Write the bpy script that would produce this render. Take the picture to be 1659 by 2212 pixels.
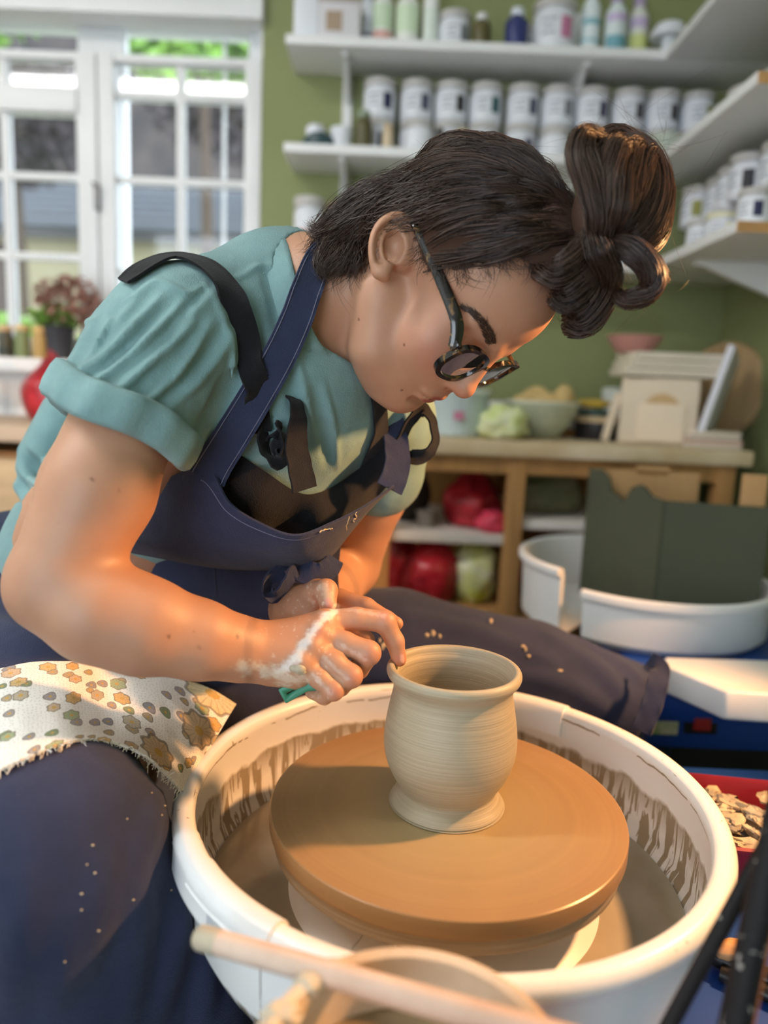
import bpy, bmesh, math, random
import numpy as np
from mathutils import Vector, Matrix
random.seed(7); rng = np.random.default_rng(7)
for o in list(bpy.data.objects): bpy.data.objects.remove(o)
S = bpy.context.scene
COL = S.collection

# ------------------------------------------------------------------ camera
W, H, FPX = 1659, 2212, 1645.0
PITCH, ROLL, ZC = math.radians(9.3), math.radians(2.4), 0.95
FW = np.array([0, math.cos(PITCH), -math.sin(PITCH)])
_r = np.array([1.0, 0, 0]); _u = np.cross(_r, FW)
RT = math.cos(ROLL)*_r + math.sin(ROLL)*_u
UP = -math.sin(ROLL)*_r + math.cos(ROLL)*_u
CP = np.array([0, 0, ZC])
def ray(px, py): return FW + RT*(px-W/2)/FPX - UP*(py-H/2)/FPX
def unp(px, py, d): return CP + d*ray(px, py)                 # pixel + distance along the axis
def ony(px, py, y): r = ray(px, py); return CP + r*(y/r[1])   # pixel on the plane Y = y
def onz(px, py, z): r = ray(px, py); return CP + r*((z-ZC)/r[2])
def onx(px, py, x): r = ray(px, py); return CP + r*(x/r[0])
def proj(P):
    d = np.atleast_2d(P)-CP; z = d@FW
    return np.stack([W/2+FPX*(d@RT)/z, H/2-FPX*(d@UP)/z, z], 1)
cam = bpy.data.cameras.new('camera'); camo = bpy.data.objects.new('camera', cam); COL.objects.link(camo)
cam.sensor_fit = 'VERTICAL'; cam.sensor_height = 36.0; cam.lens = 36.0*FPX/H
camo.matrix_world = Matrix((( RT[0], UP[0], -FW[0], CP[0]), (RT[1], UP[1], -FW[1], CP[1]), (RT[2], UP[2], -FW[2], CP[2]), (0, 0, 0, 1)))
cam.clip_start = 0.02
cam.dof.use_dof = True; cam.dof.focus_distance = 0.735; cam.dof.aperture_fstop = 2.2; cam.dof.aperture_blades = 0
S.camera = camo

# ------------------------------------------------------------------ light and exposure
S.view_settings.view_transform = 'Standard'; S.view_settings.look = 'None'
S.view_settings.gamma = 1.0; S.view_settings.use_curve_mapping = False
S.view_settings.exposure = 0.5
wd = bpy.data.worlds.new('sky'); S.world = wd; wd.use_nodes = True
bg = wd.node_tree.nodes['Background']; bg.inputs[0].default_value = (0.80, 0.90, 1.0, 1); bg.inputs[1].default_value = 3.9
CEIL = 2.42
def area(name, loc, target, sx, sy, power, color):
    l = bpy.data.lights.new(name, 'AREA'); l.shape = 'RECTANGLE'; l.size = sx; l.size_y = sy; l.energy = power; l.color = color
    o = bpy.data.objects.new(name, l); COL.objects.link(o); o.location = loc
    o.rotation_euler = (Vector(target)-Vector(loc)).to_track_quat('-Z', 'Y').to_euler(); return o
area('batten_light_offscreen', (-1.37, 0.47, CEIL-0.1), (-1.37, 0.47, 0), 1.2, 0.10, 10, (1.0, 0.98, 0.95))
LAMP = Vector((0.80, 0.76, 1.26))
def warm():
    l = bpy.data.lights.new('task_lamp_offscreen', 'SPOT'); l.energy = 56; l.color = (1.0, 0.48, 0.19); l.shadow_soft_size = 0.035
    l.spot_size = math.radians(95); l.spot_blend = 0.5
    o = bpy.data.objects.new('task_lamp_offscreen', l); COL.objects.link(o); o.location = LAMP
    o.rotation_euler = (Vector((-0.05, 0.80, 0.75))-LAMP).to_track_quat('-Z', 'Y').to_euler()
warm()

# ------------------------------------------------------------------ helpers
MATS = {}
def nt(m): return m.node_tree.nodes, m.node_tree.links
def mat(name, col, rough=0.6, metal=0.0, var=0.0, vscale=8.0, bump=0.0, bscale=60.0, col2=None, spec=0.5, detail=4.0, trans=0.0, alpha=1.0, emit=None, estr=0.0, sss=0.0, stretch=(1,1,1), attr=None, sheen=0.0, coat=0.0):
    if name in MATS: return MATS[name]
    m = bpy.data.materials.new(name); m.use_nodes = True; N, L = nt(m)
    b = N['Principled BSDF']
    c = (*col, 1) if len(col) == 3 else col
    b.inputs['Base Color'].default_value = c; b.inputs['Roughness'].default_value = rough; b.inputs['Metallic'].default_value = metal
    b.inputs['Specular IOR Level'].default_value = spec
    if trans: b.inputs['Transmission Weight'].default_value = trans
    if alpha < 1: b.inputs['Alpha'].default_value = alpha
    if emit: b.inputs['Emission Color'].default_value = (*emit, 1); b.inputs['Emission Strength'].default_value = estr
    if sss: b.inputs['Subsurface Weight'].default_value = sss; b.inputs['Subsurface Radius'].default_value = (0.012, 0.005, 0.003); b.inputs['Subsurface Scale'].default_value = 1.0
    if sheen: b.inputs['Sheen Weight'].default_value = sheen
    if coat: b.inputs['Coat Weight'].default_value = coat; b.inputs['Coat Roughness'].default_value = 0.15
    tc = N.new('ShaderNodeTexCoord'); mp = N.new('ShaderNodeMapping'); mp.inputs['Scale'].default_value = stretch
    L.new(tc.outputs['Object'], mp.inputs['Vector'])
    src = None
    if attr:
        a = N.new('ShaderNodeVertexColor'); a.layer_name = attr; src = a.outputs['Color']
    if var > 0:
        n = N.new('ShaderNodeTexNoise'); n.inputs['Scale'].default_value = vscale; n.inputs['Detail'].default_value = detail
        L.new(mp.outputs[0], n.inputs['Vector'])
        r = N.new('ShaderNodeValToRGB'); r.color_ramp.elements[0].position = 0.35; r.color_ramp.elements[1].position = 0.68
        L.new(n.outputs['Fac'], r.inputs['Fac'])
        if src is not None:
            r.color_ramp.elements[0].color = (1-var, 1-var, 1-var, 1); r.color_ramp.elements[1].color = (1, 1, 1, 1)
            mx = N.new('ShaderNodeMix'); mx.data_type = 'RGBA'; mx.blend_type = 'MULTIPLY'; mx.inputs['Factor'].default_value = 1
            L.new(src, mx.inputs['A']); L.new(r.outputs[0], mx.inputs['B']); src = mx.outputs['Result']
        else:
            c2 = col2 if col2 else tuple(x*(1-var) for x in col)
            r.color_ramp.elements[0].color = (*c2, 1); r.color_ramp.elements[1].color = c; src = r.outputs[0]
    if src is not None: L.new(src, b.inputs['Base Color'])
    if bump > 0:
        n2 = N.new('ShaderNodeTexNoise'); n2.inputs['Scale'].default_value = bscale; n2.inputs['Detail'].default_value = 5
        L.new(mp.outputs[0], n2.inputs['Vector'])
        bp = N.new('ShaderNodeBump'); bp.inputs['Strength'].default_value = bump; bp.inputs['Distance'].default_value = 0.002
        L.new(n2.outputs['Fac'], bp.inputs['Height']); L.new(bp.outputs[0], b.inputs['Normal'])
    MATS[name] = m; return m
def srgb(h):
    h = h.lstrip('#'); v = [int(h[i:i+2], 16)/255 for i in (0, 2, 4)]
    return tuple(x/12.92 if x <= 0.04045 else ((x+0.055)/1.055)**2.4 for x in v)

def link(name, me, m=None, parent=None, smooth=False):
    o = bpy.data.objects.new(name, me); COL.objects.link(o)
    if m is not None and not me.materials: me.materials.append(m)
    if smooth: me.polygons.foreach_set('use_smooth', [True]*len(me.polygons))
    if parent is not None: o.parent = parent
    return o
def tag(o, label=None, cat=None, group=None, kind=None):
    if label: o['label'] = label
    if cat: o['category'] = cat
    if group: o['group'] = group
    if kind: o['kind'] = kind
    return o
def empty(name, loc=(0, 0, 0), label=None, cat=None, group=None, rotz=0.0):
    o = bpy.data.objects.new(name, None); COL.objects.link(o); o.location = loc; o.empty_display_size = 0.05
    o.rotation_euler = (0, 0, rotz); bpy.context.view_layer.update() if False else None
    return tag(o, label, cat, group)
class MB:
    """collects shapes in world coordinates; build() links them as ONE mesh object"""
    def __init__(s): s.v = []; s.f = []; s.n = 0
    def add(s, v, f):
        v = np.asarray(v, float); s.v.append(v); s.f += [tuple(int(i)+s.n for i in q) for q in f]; s.n += len(v); return s
    def bm(s, b, M=None):
        b.verts.index_update(); v = [tuple((M @ x.co) if M is not None else x.co) for x in b.verts]
        s.add(v, [[x.index for x in f.verts] for f in b.faces]); b.free(); return s
    def box(s, c, size, bev=0.003, rot=None, seg=2):
        b = bmesh.new(); bmesh.ops.create_cube(b, size=1.0)
        bmesh.ops.scale(b, vec=size, verts=b.verts)
        bev = min(bev, min(size)*0.45)
        if bev > 0: bmesh.ops.bevel(b, geom=b.edges[:], offset=bev, segments=seg, profile=0.6, affect='EDGES')
        M = Matrix.Translation(Vector(c)) @ (rot.to_4x4() if rot is not None else Matrix.Identity(4))
        return s.bm(b, M)
    def lathe(s, prof, c=(0, 0, 0), seg=48, rot=None, a0=0.0, a1=2*math.pi):
        prof = np.asarray(prof, float); full = abs(a1-a0-2*math.pi) < 1e-6
        n = seg if full else seg+1; t = np.linspace(a0, a1, seg+1)[:n]
        v = []
        for r, z in prof: v += [(r*math.cos(x), r*math.sin(x), z) for x in t]
        v = np.array(v); k = len(prof); f = []
        for i in range(k-1):
            for j in range(seg):
                j2 = (j+1) % n
                f.append((i*n+j, i*n+j2, (i+1)*n+j2, (i+1)*n+j))
        if full:
            for i, flip in ((0, True), (k-1, False)):
                if prof[i][0] > 1e-6:
                    q = [i*n+j for j in range(n)]; f.append(q[::-1] if flip else q)
        if rot is not None: v = v @ np.array(rot.to_3x3()).T
        return s.add(v+np.array(c), f)
    def tube(s, pts, rad, seg=10, caps=True, closed=False, flat=1.0, up=None):
        P = np.asarray(pts, float); n = len(P); rad = np.broadcast_to(np.asarray(rad, float), (n,))
        T = np.roll(P, -1, 0)-np.roll(P, 1, 0) if closed else np.gradient(P, axis=0)
        T /= np.linalg.norm(T, axis=1)[:, None]+1e-12
        a = np.array(up if up is not None else (0, 0, 1.0)); 
        if up is None and abs(T[0] @ a) > 0.9: a = np.array((1.0, 0, 0))
        N = []; x = a-T[0]*(a@T[0]); x /= np.linalg.norm(x)
        for i in range(n):
            if up is not None: x = np.array(up)-T[i]*(np.array(up)@T[i])
            else: x = x-T[i]*(x@T[i])
            x = x/(np.linalg.norm(x)+1e-12); N.append(x)
        N = np.array(N); B = np.cross(T, N); t = np.linspace(0, 2*math.pi, seg, endpoint=False)
        v = (P[:, None]+rad[:, None, None]*(flat*np.cos(t)[None, :, None]*N[:, None]+np.sin(t)[None, :, None]*B[:, None])).reshape(-1, 3)
        f = []
        for i in range(n if closed else n-1):
            i2 = (i+1) % n
            for j in range(seg): f.append((i*seg+j, i*seg+(j+1) % seg, i2*seg+(j+1) % seg, i2*seg+j))
        if caps and not closed: f += [tuple(range(seg))[::-1], tuple((n-1)*seg+j for j in range(seg))]
        return s.add(v, f)
    def build(s, name, m, parent=None, smooth=True, auto=35):
        me = bpy.data.meshes.new(name); v = np.concatenate(s.v)
        me.from_pydata(v.tolist(), [], s.f); me.update()
        o = link(name, me, m, parent)
        if parent is not None: o.matrix_parent_inverse = parent.matrix_basis.inverted()
        if smooth:
            me.polygons.foreach_set('use_smooth', [True]*len(me.polygons))
            if auto: me.set_sharp_from_angle(angle=math.radians(auto))
        return o
def cr(pts, n, closed=False):
    """Catmull-Rom through the control points, n samples per span"""
    P = np.asarray(pts, float); k = len(P); out = []
    for i in range(k if closed else k-1):
        g = (lambda j: P[j % k]) if closed else (lambda j: P[min(max(j, 0), k-1)])
        p0, p1, p2, p3 = g(i-1), g(i), g(i+1), g(i+2)
        if not closed:
            if i == 0: p0 = 2*p1-p2
            if i == k-2: p3 = 2*p2-p1
        t = np.linspace(0, 1, n, endpoint=False)[:, None]
        out.append(0.5*(2*p1+(p2-p0)*t+(2*p0-5*p1+4*p2-p3)*t*t+(3*p1-p0-3*p2+p3)*t**3))
    if not closed: out.append(P[-1:])
    return np.concatenate(out)
def copy_tree(o, dloc=None, parent=None):
    c = o.copy(); COL.objects.link(c); c.parent = parent
    for ch in o.children: copy_tree(ch, None, c)
    return c
def grid_faces(nu, nv, wrap=False):
    f = []
    for i in range(nu-1):
        for j in range(nv if wrap else nv-1):
            j2 = (j+1) % nv; f.append((i*nv+j, i*nv+j2, (i+1)*nv+j2, (i+1)*nv+j))
    return f
def patch(ctrl, nu, nv):
    """bicubic Catmull-Rom surface through a grid of 3-D control points"""
    C = np.asarray(ctrl, float); A = np.stack([cr(C[i], nv) for i in range(C.shape[0])])
    B = np.stack([cr(A[:, j], nu) for j in range(A.shape[1])], 1)
    return B
def cloth(name, G, thick, m, parent=None, wrap=False):
    """a grid of points given real thickness"""
    nu, nv = G.shape[:2]
    du = np.gradient(G, axis=0); dv = (np.roll(G, -1, 1)-np.roll(G, 1, 1)) if wrap else np.gradient(G, axis=1)
    nrm = np.cross(du, dv); nrm /= np.linalg.norm(nrm, axis=2)[..., None]+1e-12
    a = (G+nrm*thick/2).reshape(-1, 3); b = (G-nrm*thick/2).reshape(-1, 3); n = nu*nv
    f1 = grid_faces(nu, nv, wrap); f = f1+[tuple(n+i for i in q[::-1]) for q in f1]
    loops = [[(0, j) for j in range(nv)], [(nu-1, j) for j in range(nv)]]
    for li, lp in enumerate(loops):
        L = len(lp)
        for k in range(L if wrap else L-1):
            p, q = lp[k], lp[(k+1) % L]; i0, i1 = p[0]*nv+p[1], q[0]*nv+q[1]
            f.append((i1, i0, n+i0, n+i1) if li == 0 else (i0, i1, n+i1, n+i0))
    if not wrap:
        for j, s in ((0, 1), (nv-1, 0)):
            for i in range(nu-1):
                i0, i1 = i*nv+j, (i+1)*nv+j
                f.append((i0, i1, n+i1, n+i0) if s else (i1, i0, n+i0, n+i1))
    return MB().add(np.concatenate([a, b]), f).build(name, m, parent, auto=60)
def vnoise(P, scale, seed=0, octaves=3):
    """cheap smooth value noise for shaping geometry, -1..1"""
    P = np.asarray(P, float)*scale; out = np.zeros(P.shape[0]); amp = 1.0; tot = 0
    for o in range(octaves):
        I = np.floor(P).astype(np.int64); f = P-I; f = f*f*(3-2*f)
        def h(a, b, c):
            x = (a*374761393+b*668265263+c*2147483647+(seed+o)*1274126177) & 0xffffffff
            x = ((x ^ (x >> 13))*1274126177) & 0xffffffff
            return ((x ^ (x >> 16)) & 0xffff)/32767.5-1
        r = 0
        for a in (0, 1):
            for b in (0, 1):
                for c in (0, 1):
                    w = (f[:, 0] if a else 1-f[:, 0])*(f[:, 1] if b else 1-f[:, 1])*(f[:, 2] if c else 1-f[:, 2])
                    r = r+w*h(I[:, 0]+a, I[:, 1]+b, I[:, 2]+c)
        out += amp*r; tot += amp; amp *= 0.5; P = P*2.03
    return out/tot
# ------------------------------------------------------------------ the room
YB, XR, XL, YF = 2.22, 0.93, -2.3, -2.2
M_green = mat('olive_wall_paint', srgb('#8f9666'), 0.75, var=0.10, vscale=3, bump=0.15, bscale=90)
M_white = mat('white_gloss_paint', srgb('#f1f2f3'), 0.38, var=0.05, vscale=5, bump=0.05, bscale=40)
M_ceil = mat('ceiling_paint', srgb('#f2f0ea'), 0.85)
M_floor = mat('dark_floor', srgb('#4a443e'), 0.6, var=0.4, vscale=6, bump=0.3, bscale=20)
def glassmat(name, tint=(1, 1, 1), rough=0.0, ior=1.5, extra=0.0):
    m = bpy.data.materials.new(name); m.use_nodes = True; N, L = nt(m); N.remove(N['Principled BSDF'])
    t = N.new('ShaderNodeBsdfTransparent'); t.inputs[0].default_value = (*tint, 1)
    g = N.new('ShaderNodeBsdfGlossy'); g.inputs['Roughness'].default_value = rough
    fr = N.new('ShaderNodeFresnel'); fr.inputs['IOR'].default_value = ior
    ad = N.new('ShaderNodeMath'); ad.operation = 'ADD'; ad.inputs[1].default_value = extra; L.new(fr.outputs[0], ad.inputs[0])
    mx = N.new('ShaderNodeMixShader'); L.new(ad.outputs[0], mx.inputs[0]); L.new(t.outputs[0], mx.inputs[1]); L.new(g.outputs[0], mx.inputs[2])
    L.new(mx.outputs[0], N['Material Output'].inputs[0]); return m
M_glass = glassmat('window_glass')
def struct(o): o['kind'] = 'structure'; return o
WX0, WX1, WZ0, WZ1 = -1.62, -0.378, 0.965, 1.93       # window opening
def wbox(mb, x0, x1, y0, y1, z0, z1, bev=0.0): return mb.box(((x0+x1)/2, (y0+y1)/2, (z0+z1)/2), (x1-x0, y1-y0, z1-z0), bev)
mb = MB(); T = 0.14
wbox(mb, WX1, XR+T, YB, YB+T, 0, CEIL); wbox(mb, XL-T, WX0, YB, YB+T, 0, CEIL)
wbox(mb, WX0, WX1, YB, YB+T, 0, WZ0); wbox(mb, WX0, WX1, YB, YB+T, WZ1, CEIL)
struct(mb.build('wall_back', M_green, smooth=False))
struct(wbox(MB(), XR, XR+T, YF, YB, 0, CEIL).build('wall_right', M_green, smooth=False))
struct(wbox(MB(), XL-T, XL, YF, YB, 0, CEIL).build('wall_left', mat('left_wall_paint', srgb('#d9d8cf'), 0.8), smooth=False))
struct(wbox(MB(), XL-T, XR+T, YF, YB+T, -0.08, 0).build('floor', M_floor, smooth=False))
struct(wbox(MB(), XL-T, XR+T, YF, YB+T, CEIL, CEIL+0.08).build('ceiling', M_ceil, smooth=False))

mb = MB(); wbox(mb, XL, -2.05, YF-T, YF, 0, CEIL); wbox(mb, -0.35, XR, YF-T, YF, 0, CEIL); wbox(mb, -2.05, -0.35, YF-T, YF, 2.15, CEIL)
struct(mb.build('wall_front', mat('left_wall_paint', srgb('#d9d8cf'), 0.8), smooth=False))
# window: frame, two casements with glazing bars and panes, lintel board, sill
win = struct(empty('window_1', (-0.8, YB, WZ0)))
def wpart(name, boxes, m=M_white, parent=win, bev=0.004):
    b = MB()
    for q in boxes: wbox(b, *q, bev)
    return b.build(name, m, parent)
wpart('lintel', [(WX0-0.02, WX1+0.004, YB-0.035, YB+0.05, 1.893, 1.965)])
wpart('outer_frame', [(WX1-0.012, WX1, YB+0.02, YB+T, WZ0, WZ1), (WX0, WX0+0.03, YB+0.02, YB+T, WZ0, WZ1), (WX0, WX1, YB+0.02, YB+T, WZ1-0.03, WZ1)])
wpart('mullion', [(-0.905, -0.778, YB+0.07, YB+0.12, WZ0, WZ1-0.02)])
wpart('mullion', [(-0.43, -0.385, YB+0.07, YB+0.12, WZ0, WZ1-0.02)])
# right casement (stands a little inside the frame)
def casement(x0, x1, zt, zb, vb, hb, sl, sr, tr, yy):
    c = wpart('casement', [(x0, x0+sl, yy-0.03, yy+0.02, zb, zt), (x1-sr, x1, yy-0.03, yy+0.02, zb, zt),
                          (x0+sl, x1-sr, yy-0.026, yy+0.016, zb, zb+0.06), (x0+sl, x1-sr, yy-0.026, yy+0.016, zt-tr, zt)])
    for x in vb: wpart('glazing_bar', [(x-0.011, x+0.011, yy-0.018, yy+0.010, zb+0.06, zt-tr)], parent=c)
    for z in hb: wpart('glazing_bar', [(x0+sl, x1-sr, yy-0.016, yy+0.008, z-0.010, z+0.010)], parent=c)
    xs = [x0+sl]+list(vb)+[x1-sr]; zs = [zb+0.06]+sorted(hb)+[zt-tr]
    for i in range(len(xs)-1):
        for j in range(len(zs)-1): wpart('pane', [(xs[i], xs[i+1], yy-0.004, yy-0.001, zs[j], zs[j+1])], M_glass, c, 0)
    return c
casement(-0.826, -0.379, 1.81, 0.99, [-0.604], [1.49, 1.712, 1.24], 0.045, 0.046, 0.02, YB+0.03)
casement(-1.40, -0.830, 1.81, 0.99, [-1.089], [1.49, 1.275, 1.715], 0.05, 0.056, 0.02, YB+0.03)
wpart('transom', [(-1.39, -0.88, YB-0.01, YB+0.05, 1.652, 1.712)])
wpart('top_bar', [(-0.78, -0.425, YB+0.02, YB+0.045, 1.70, 1.722)])
wpart('stay_rod', [(-0.506, -0.495, YB+0.09, YB+0.10, 1.0, 1.9)])
wpart('upper_pane', [(WX0+0.03, -0.905, YB+0.095, YB+0.098, 1.72, WZ1-0.03)], M_glass, bev=0)
wpart('upper_pane', [(-0.778, -0.43, YB+0.095, YB+0.098, 1.72, WZ1-0.03)], M_glass, bev=0)
hd = wpart('catch', [(-0.835, -0.822, YB-0.02, YB+0.01, 1.40, 1.47), (-0.832, -0.826, YB-0.04, YB-0.02, 1.46, 1.47)], mat('iron', (0.25, 0.24, 0.24), 0.4, 0.8))
wpart('window_sill', [(WX0-0.03, -0.40, YB-0.16, YB+0.03, 0.952, 0.988)])
# panelled dado below the sill
mb = MB(); wbox(mb, -1.9, -0.45, YB-0.03, YB, 0.0, 0.952, 0.002)
tr1 = struct(mb.build('trim_1', M_white)); bd0 = None
for i in range(18):
    if bd0 is None: bd0 = wbox(MB(), -1.88, -1.81, YB-0.038, YB-0.03, 0.1, 0.93, 0.003).build('board', M_white, tr1)
    else: o_ = bd0.copy(); COL.objects.link(o_); o_.parent = tr1; o_.location.x += i*0.08

# ------------------------------------------------------------------ outside the window
M_brick = mat('far_dark_cladding', srgb('#4b4340'), 0.9, var=0.5, vscale=3, col2=srgb('#2c2a2b'))
M_slate = mat('slate', srgb('#3d444c'), 0.7, var=0.3, vscale=7)
M_cream = mat('cream_render', srgb('#a59c7e'), 0.8, var=0.15, vscale=2)
bl = empty('outbuilding', (-2.2, 6.0, 0), 'low cream outbuilding with a slate roof beyond the window', 'building')
b = MB(); wbox(b, -4.5, -0.4, 6.0, 7.6, 0, 1.98); b.build('wall', M_cream, bl, smooth=False)
b = MB(); wbox(b, -1.28, -0.9, 5.96, 6.0, 0.0, 1.93); b.build('door', mat('outhouse_door', srgb('#5b4a2c'), 0.6), bl)
b = MB(); wbox(b, -4.4, -2.9, 5.96, 6.0, 0.0, 1.9); b.build('door', mat('outhouse_dark_door', srgb('#3c2d25'), 0.6), bl)
b = MB(); wbox(b, -4.7, -0.2, 5.80, 5.86, 1.93, 2.02); b.build('gutter', mat('gutter_black', (0.03, 0.03, 0.03), 0.4), bl)
sl = None
for r in range(6):
    y0 = 5.78+r*0.17; z0 = 2.0+r*0.085; b = MB()
    b.box((-2.45, y0+0.11, z0+0.06), (4.5, 0.25, 0.02), 0.002, Matrix.Rotation(math.atan(0.5), 3, 'X'))
    b.build('slate_course', M_slate, bl)
b = MB(); wbox(b, -5.5, 0.6, 7.7, 7.9, 0, 4.2)
tag(b.build('far_house', M_brick, smooth=False), 'tall dark brown wall of the house behind the outbuilding', 'building')
b = MB(); wbox(b, -7, 3, YB+T, 9, -0.35, -0.3); struct(b.build('garden_ground', mat('garden_soil', srgb('#5d6b3f'), 0.95, var=0.4, vscale=4), smooth=False))
def leaves(n, c, r, size, seed):
    g = np.random.default_rng(seed); u = g.normal(size=(n, 3)); u /= np.linalg.norm(u, axis=1)[:, None]
    rad = g.uniform(0.35, 1.0, n)**0.6; p = np.array(c)+u*np.array(r)*rad[:, None]
    a = g.normal(size=(n, 3)); a /= np.linalg.norm(a, axis=1)[:, None]; w = np.cross(a, g.normal(size=(n, 3))); w /= np.linalg.norm(w, axis=1)[:, None]
    s = size*g.uniform(0.6, 1.3, n)[:, None]; bend = np.cross(a, w)*s*0.15
    v = np.stack([p-a*s, p+w*s*0.45+bend, p+a*s, p-w*s*0.45+bend], 1).reshape(-1, 3)
    return v, [(4*i, 4*i+1, 4*i+2, 4*i+3) for i in range(n)]
def foliage_mat(name, c1, c2):
    m = mat(name, srgb(c1), 0.55, var=0.5, vscale=5, col2=srgb(c2)); b = m.node_tree.nodes['Principled BSDF']
    return m
M_leaf1 = foliage_mat('fresh_leaf', '#a4cc62', '#5d8a35'); M_leaf2 = foliage_mat('dark_leaf', '#54464f', '#2f2b30')
def tree(name, c, r, n, size, m, label, seed, trunk=True, cat='tree', grp=None):
    e = empty(name, (c[0], c[1], -0.3), label, cat, grp); v, f = leaves(n, c, r, size, seed)
    fo = MB().add(v, f).build('foliage', m, e, smooth=False); fo['kind'] = 'stuff'
    g = random.Random(seed); t = MB()
    t.tube(cr([(c[0], c[1], -0.3), (c[0]+0.04, c[1], c[2]*0.4), (c[0], c[1], c[2])], 5), np.linspace(0.06, 0.02, 11), 8)
    for k in range(5):
        a = g.uniform(0, 6.28); t.tube(cr([(c[0], c[1], c[2]-r[2]*0.6), (c[0]+math.cos(a)*r[0]*0.4, c[1]+math.sin(a)*r[1]*0.4, c[2]), (c[0]+math.cos(a)*r[0]*0.8, c[1]+math.sin(a)*r[1]*0.8, c[2]+r[2]*0.3)], 4), np.linspace(0.022, 0.006, 9), 6)
    t.build('branch', mat('bark', srgb('#4a3d33'), 0.9), e)
    return e
tree('garden_tree', (-1.05, 4.3, 2.95), (0.70, 0.4, 0.5), 1800, 0.07, M_leaf1, 'bright green leafy tree arching over the top of the window', 3)
tree('garden_tree', (-2.50, 4.3, 3.0), (0.65, 0.4, 0.52), 1500, 0.07, M_leaf1, 'bright green leafy tree at the top of the hinged casement', 5)
tree('purple_shrub', (-2.5, 5.25, 2.55), (0.6, 0.3, 0.42), 1200, 0.06, M_leaf2, 'dark purple leaved shrub in front of the slate roof', 8, cat='shrub')
tree('purple_shrub', (-0.95, 5.4, 2.75), (0.75, 0.3, 0.40), 1200, 0.06, M_leaf2, 'dark leaved shrub above the cream outbuilding', 9, cat='shrub')
tree('garden_shrub', (-2.95, 4.2, 1.55), (0.28, 0.25, 0.36), 500, 0.06, M_leaf1, 'lime green shrub beside the dark outbuilding door', 11, cat='shrub')
tree('garden_shrub', (-2.0, 3.4, 1.0), (0.75, 0.3, 0.22), 1100, 0.05, M_leaf1, 'low green hedge just outside the sill', 12, cat='hedge')

# ------------------------------------------------------------------ ceiling battens (their tubes show in the panes)
M_tube = mat('lit_tube', (1, 1, 1), 0.5, emit=(1.0, 0.98, 0.95), estr=24.0)
for i, (x, y) in enumerate(((-1.37, 0.47),)):
    e = empty('batten_light_fitting', (x, y, CEIL), 'white fluorescent batten on the ceiling above the potter', 'ceiling light')
    MB().box((x, y, CEIL-0.02), (1.26, 0.07, 0.04), 0.008).build('housing', M_white, e)
    for k in (-0.022, 0.022): MB().tube([(x-0.6, y+k, CEIL-0.06), (x+0.6, y+k, CEIL-0.06)], 0.015, 12).build('tube', M_tube, e)
    for k in (-0.62, 0.62): MB().box((x+k, y, CEIL-0.05), (0.03, 0.08, 0.05), 0.006).build('end_cap', M_white, e)
# warm clip lamp at the right, aimed at the wheel
e = empty('task_lamp', (LAMP.x+0.06, LAMP.y, 0), 'warm task lamp on a floor stand beside the wheel', 'lamp')
d = (Vector((-0.05, 0.80, 0.75))-LAMP).normalized(); q = d.to_track_quat('-Z', 'Y').to_matrix()
M_dk = mat('black_metal', (0.02, 0.02, 0.02), 0.35, 0.3)
MB().lathe([(0.03, 0.09), (0.045, 0.07), (0.10, -0.04), (0.097, -0.04), (0.042, 0.067), (0.028, 0.085)], LAMP-d*0.02, 32, q).build('shade', M_dk, e)
MB().tube(cr([LAMP-d*0.10, LAMP-d*0.16+Vector((0, 0, 0.02)), (LAMP.x+0.09, LAMP.y, 1.36), (LAMP.x+0.08, LAMP.y, 1.1), (LAMP.x+0.06, LAMP.y, 0.02)], 6), 0.009, 8).build('stem', M_dk, e)
MB().lathe([(0, 0.03), (0.05, 0.025), (0.06, 0.0), (0, 0)][::-1], (LAMP.x+0.06, LAMP.y, 0), 24).build('base', M_dk, e)
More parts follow.
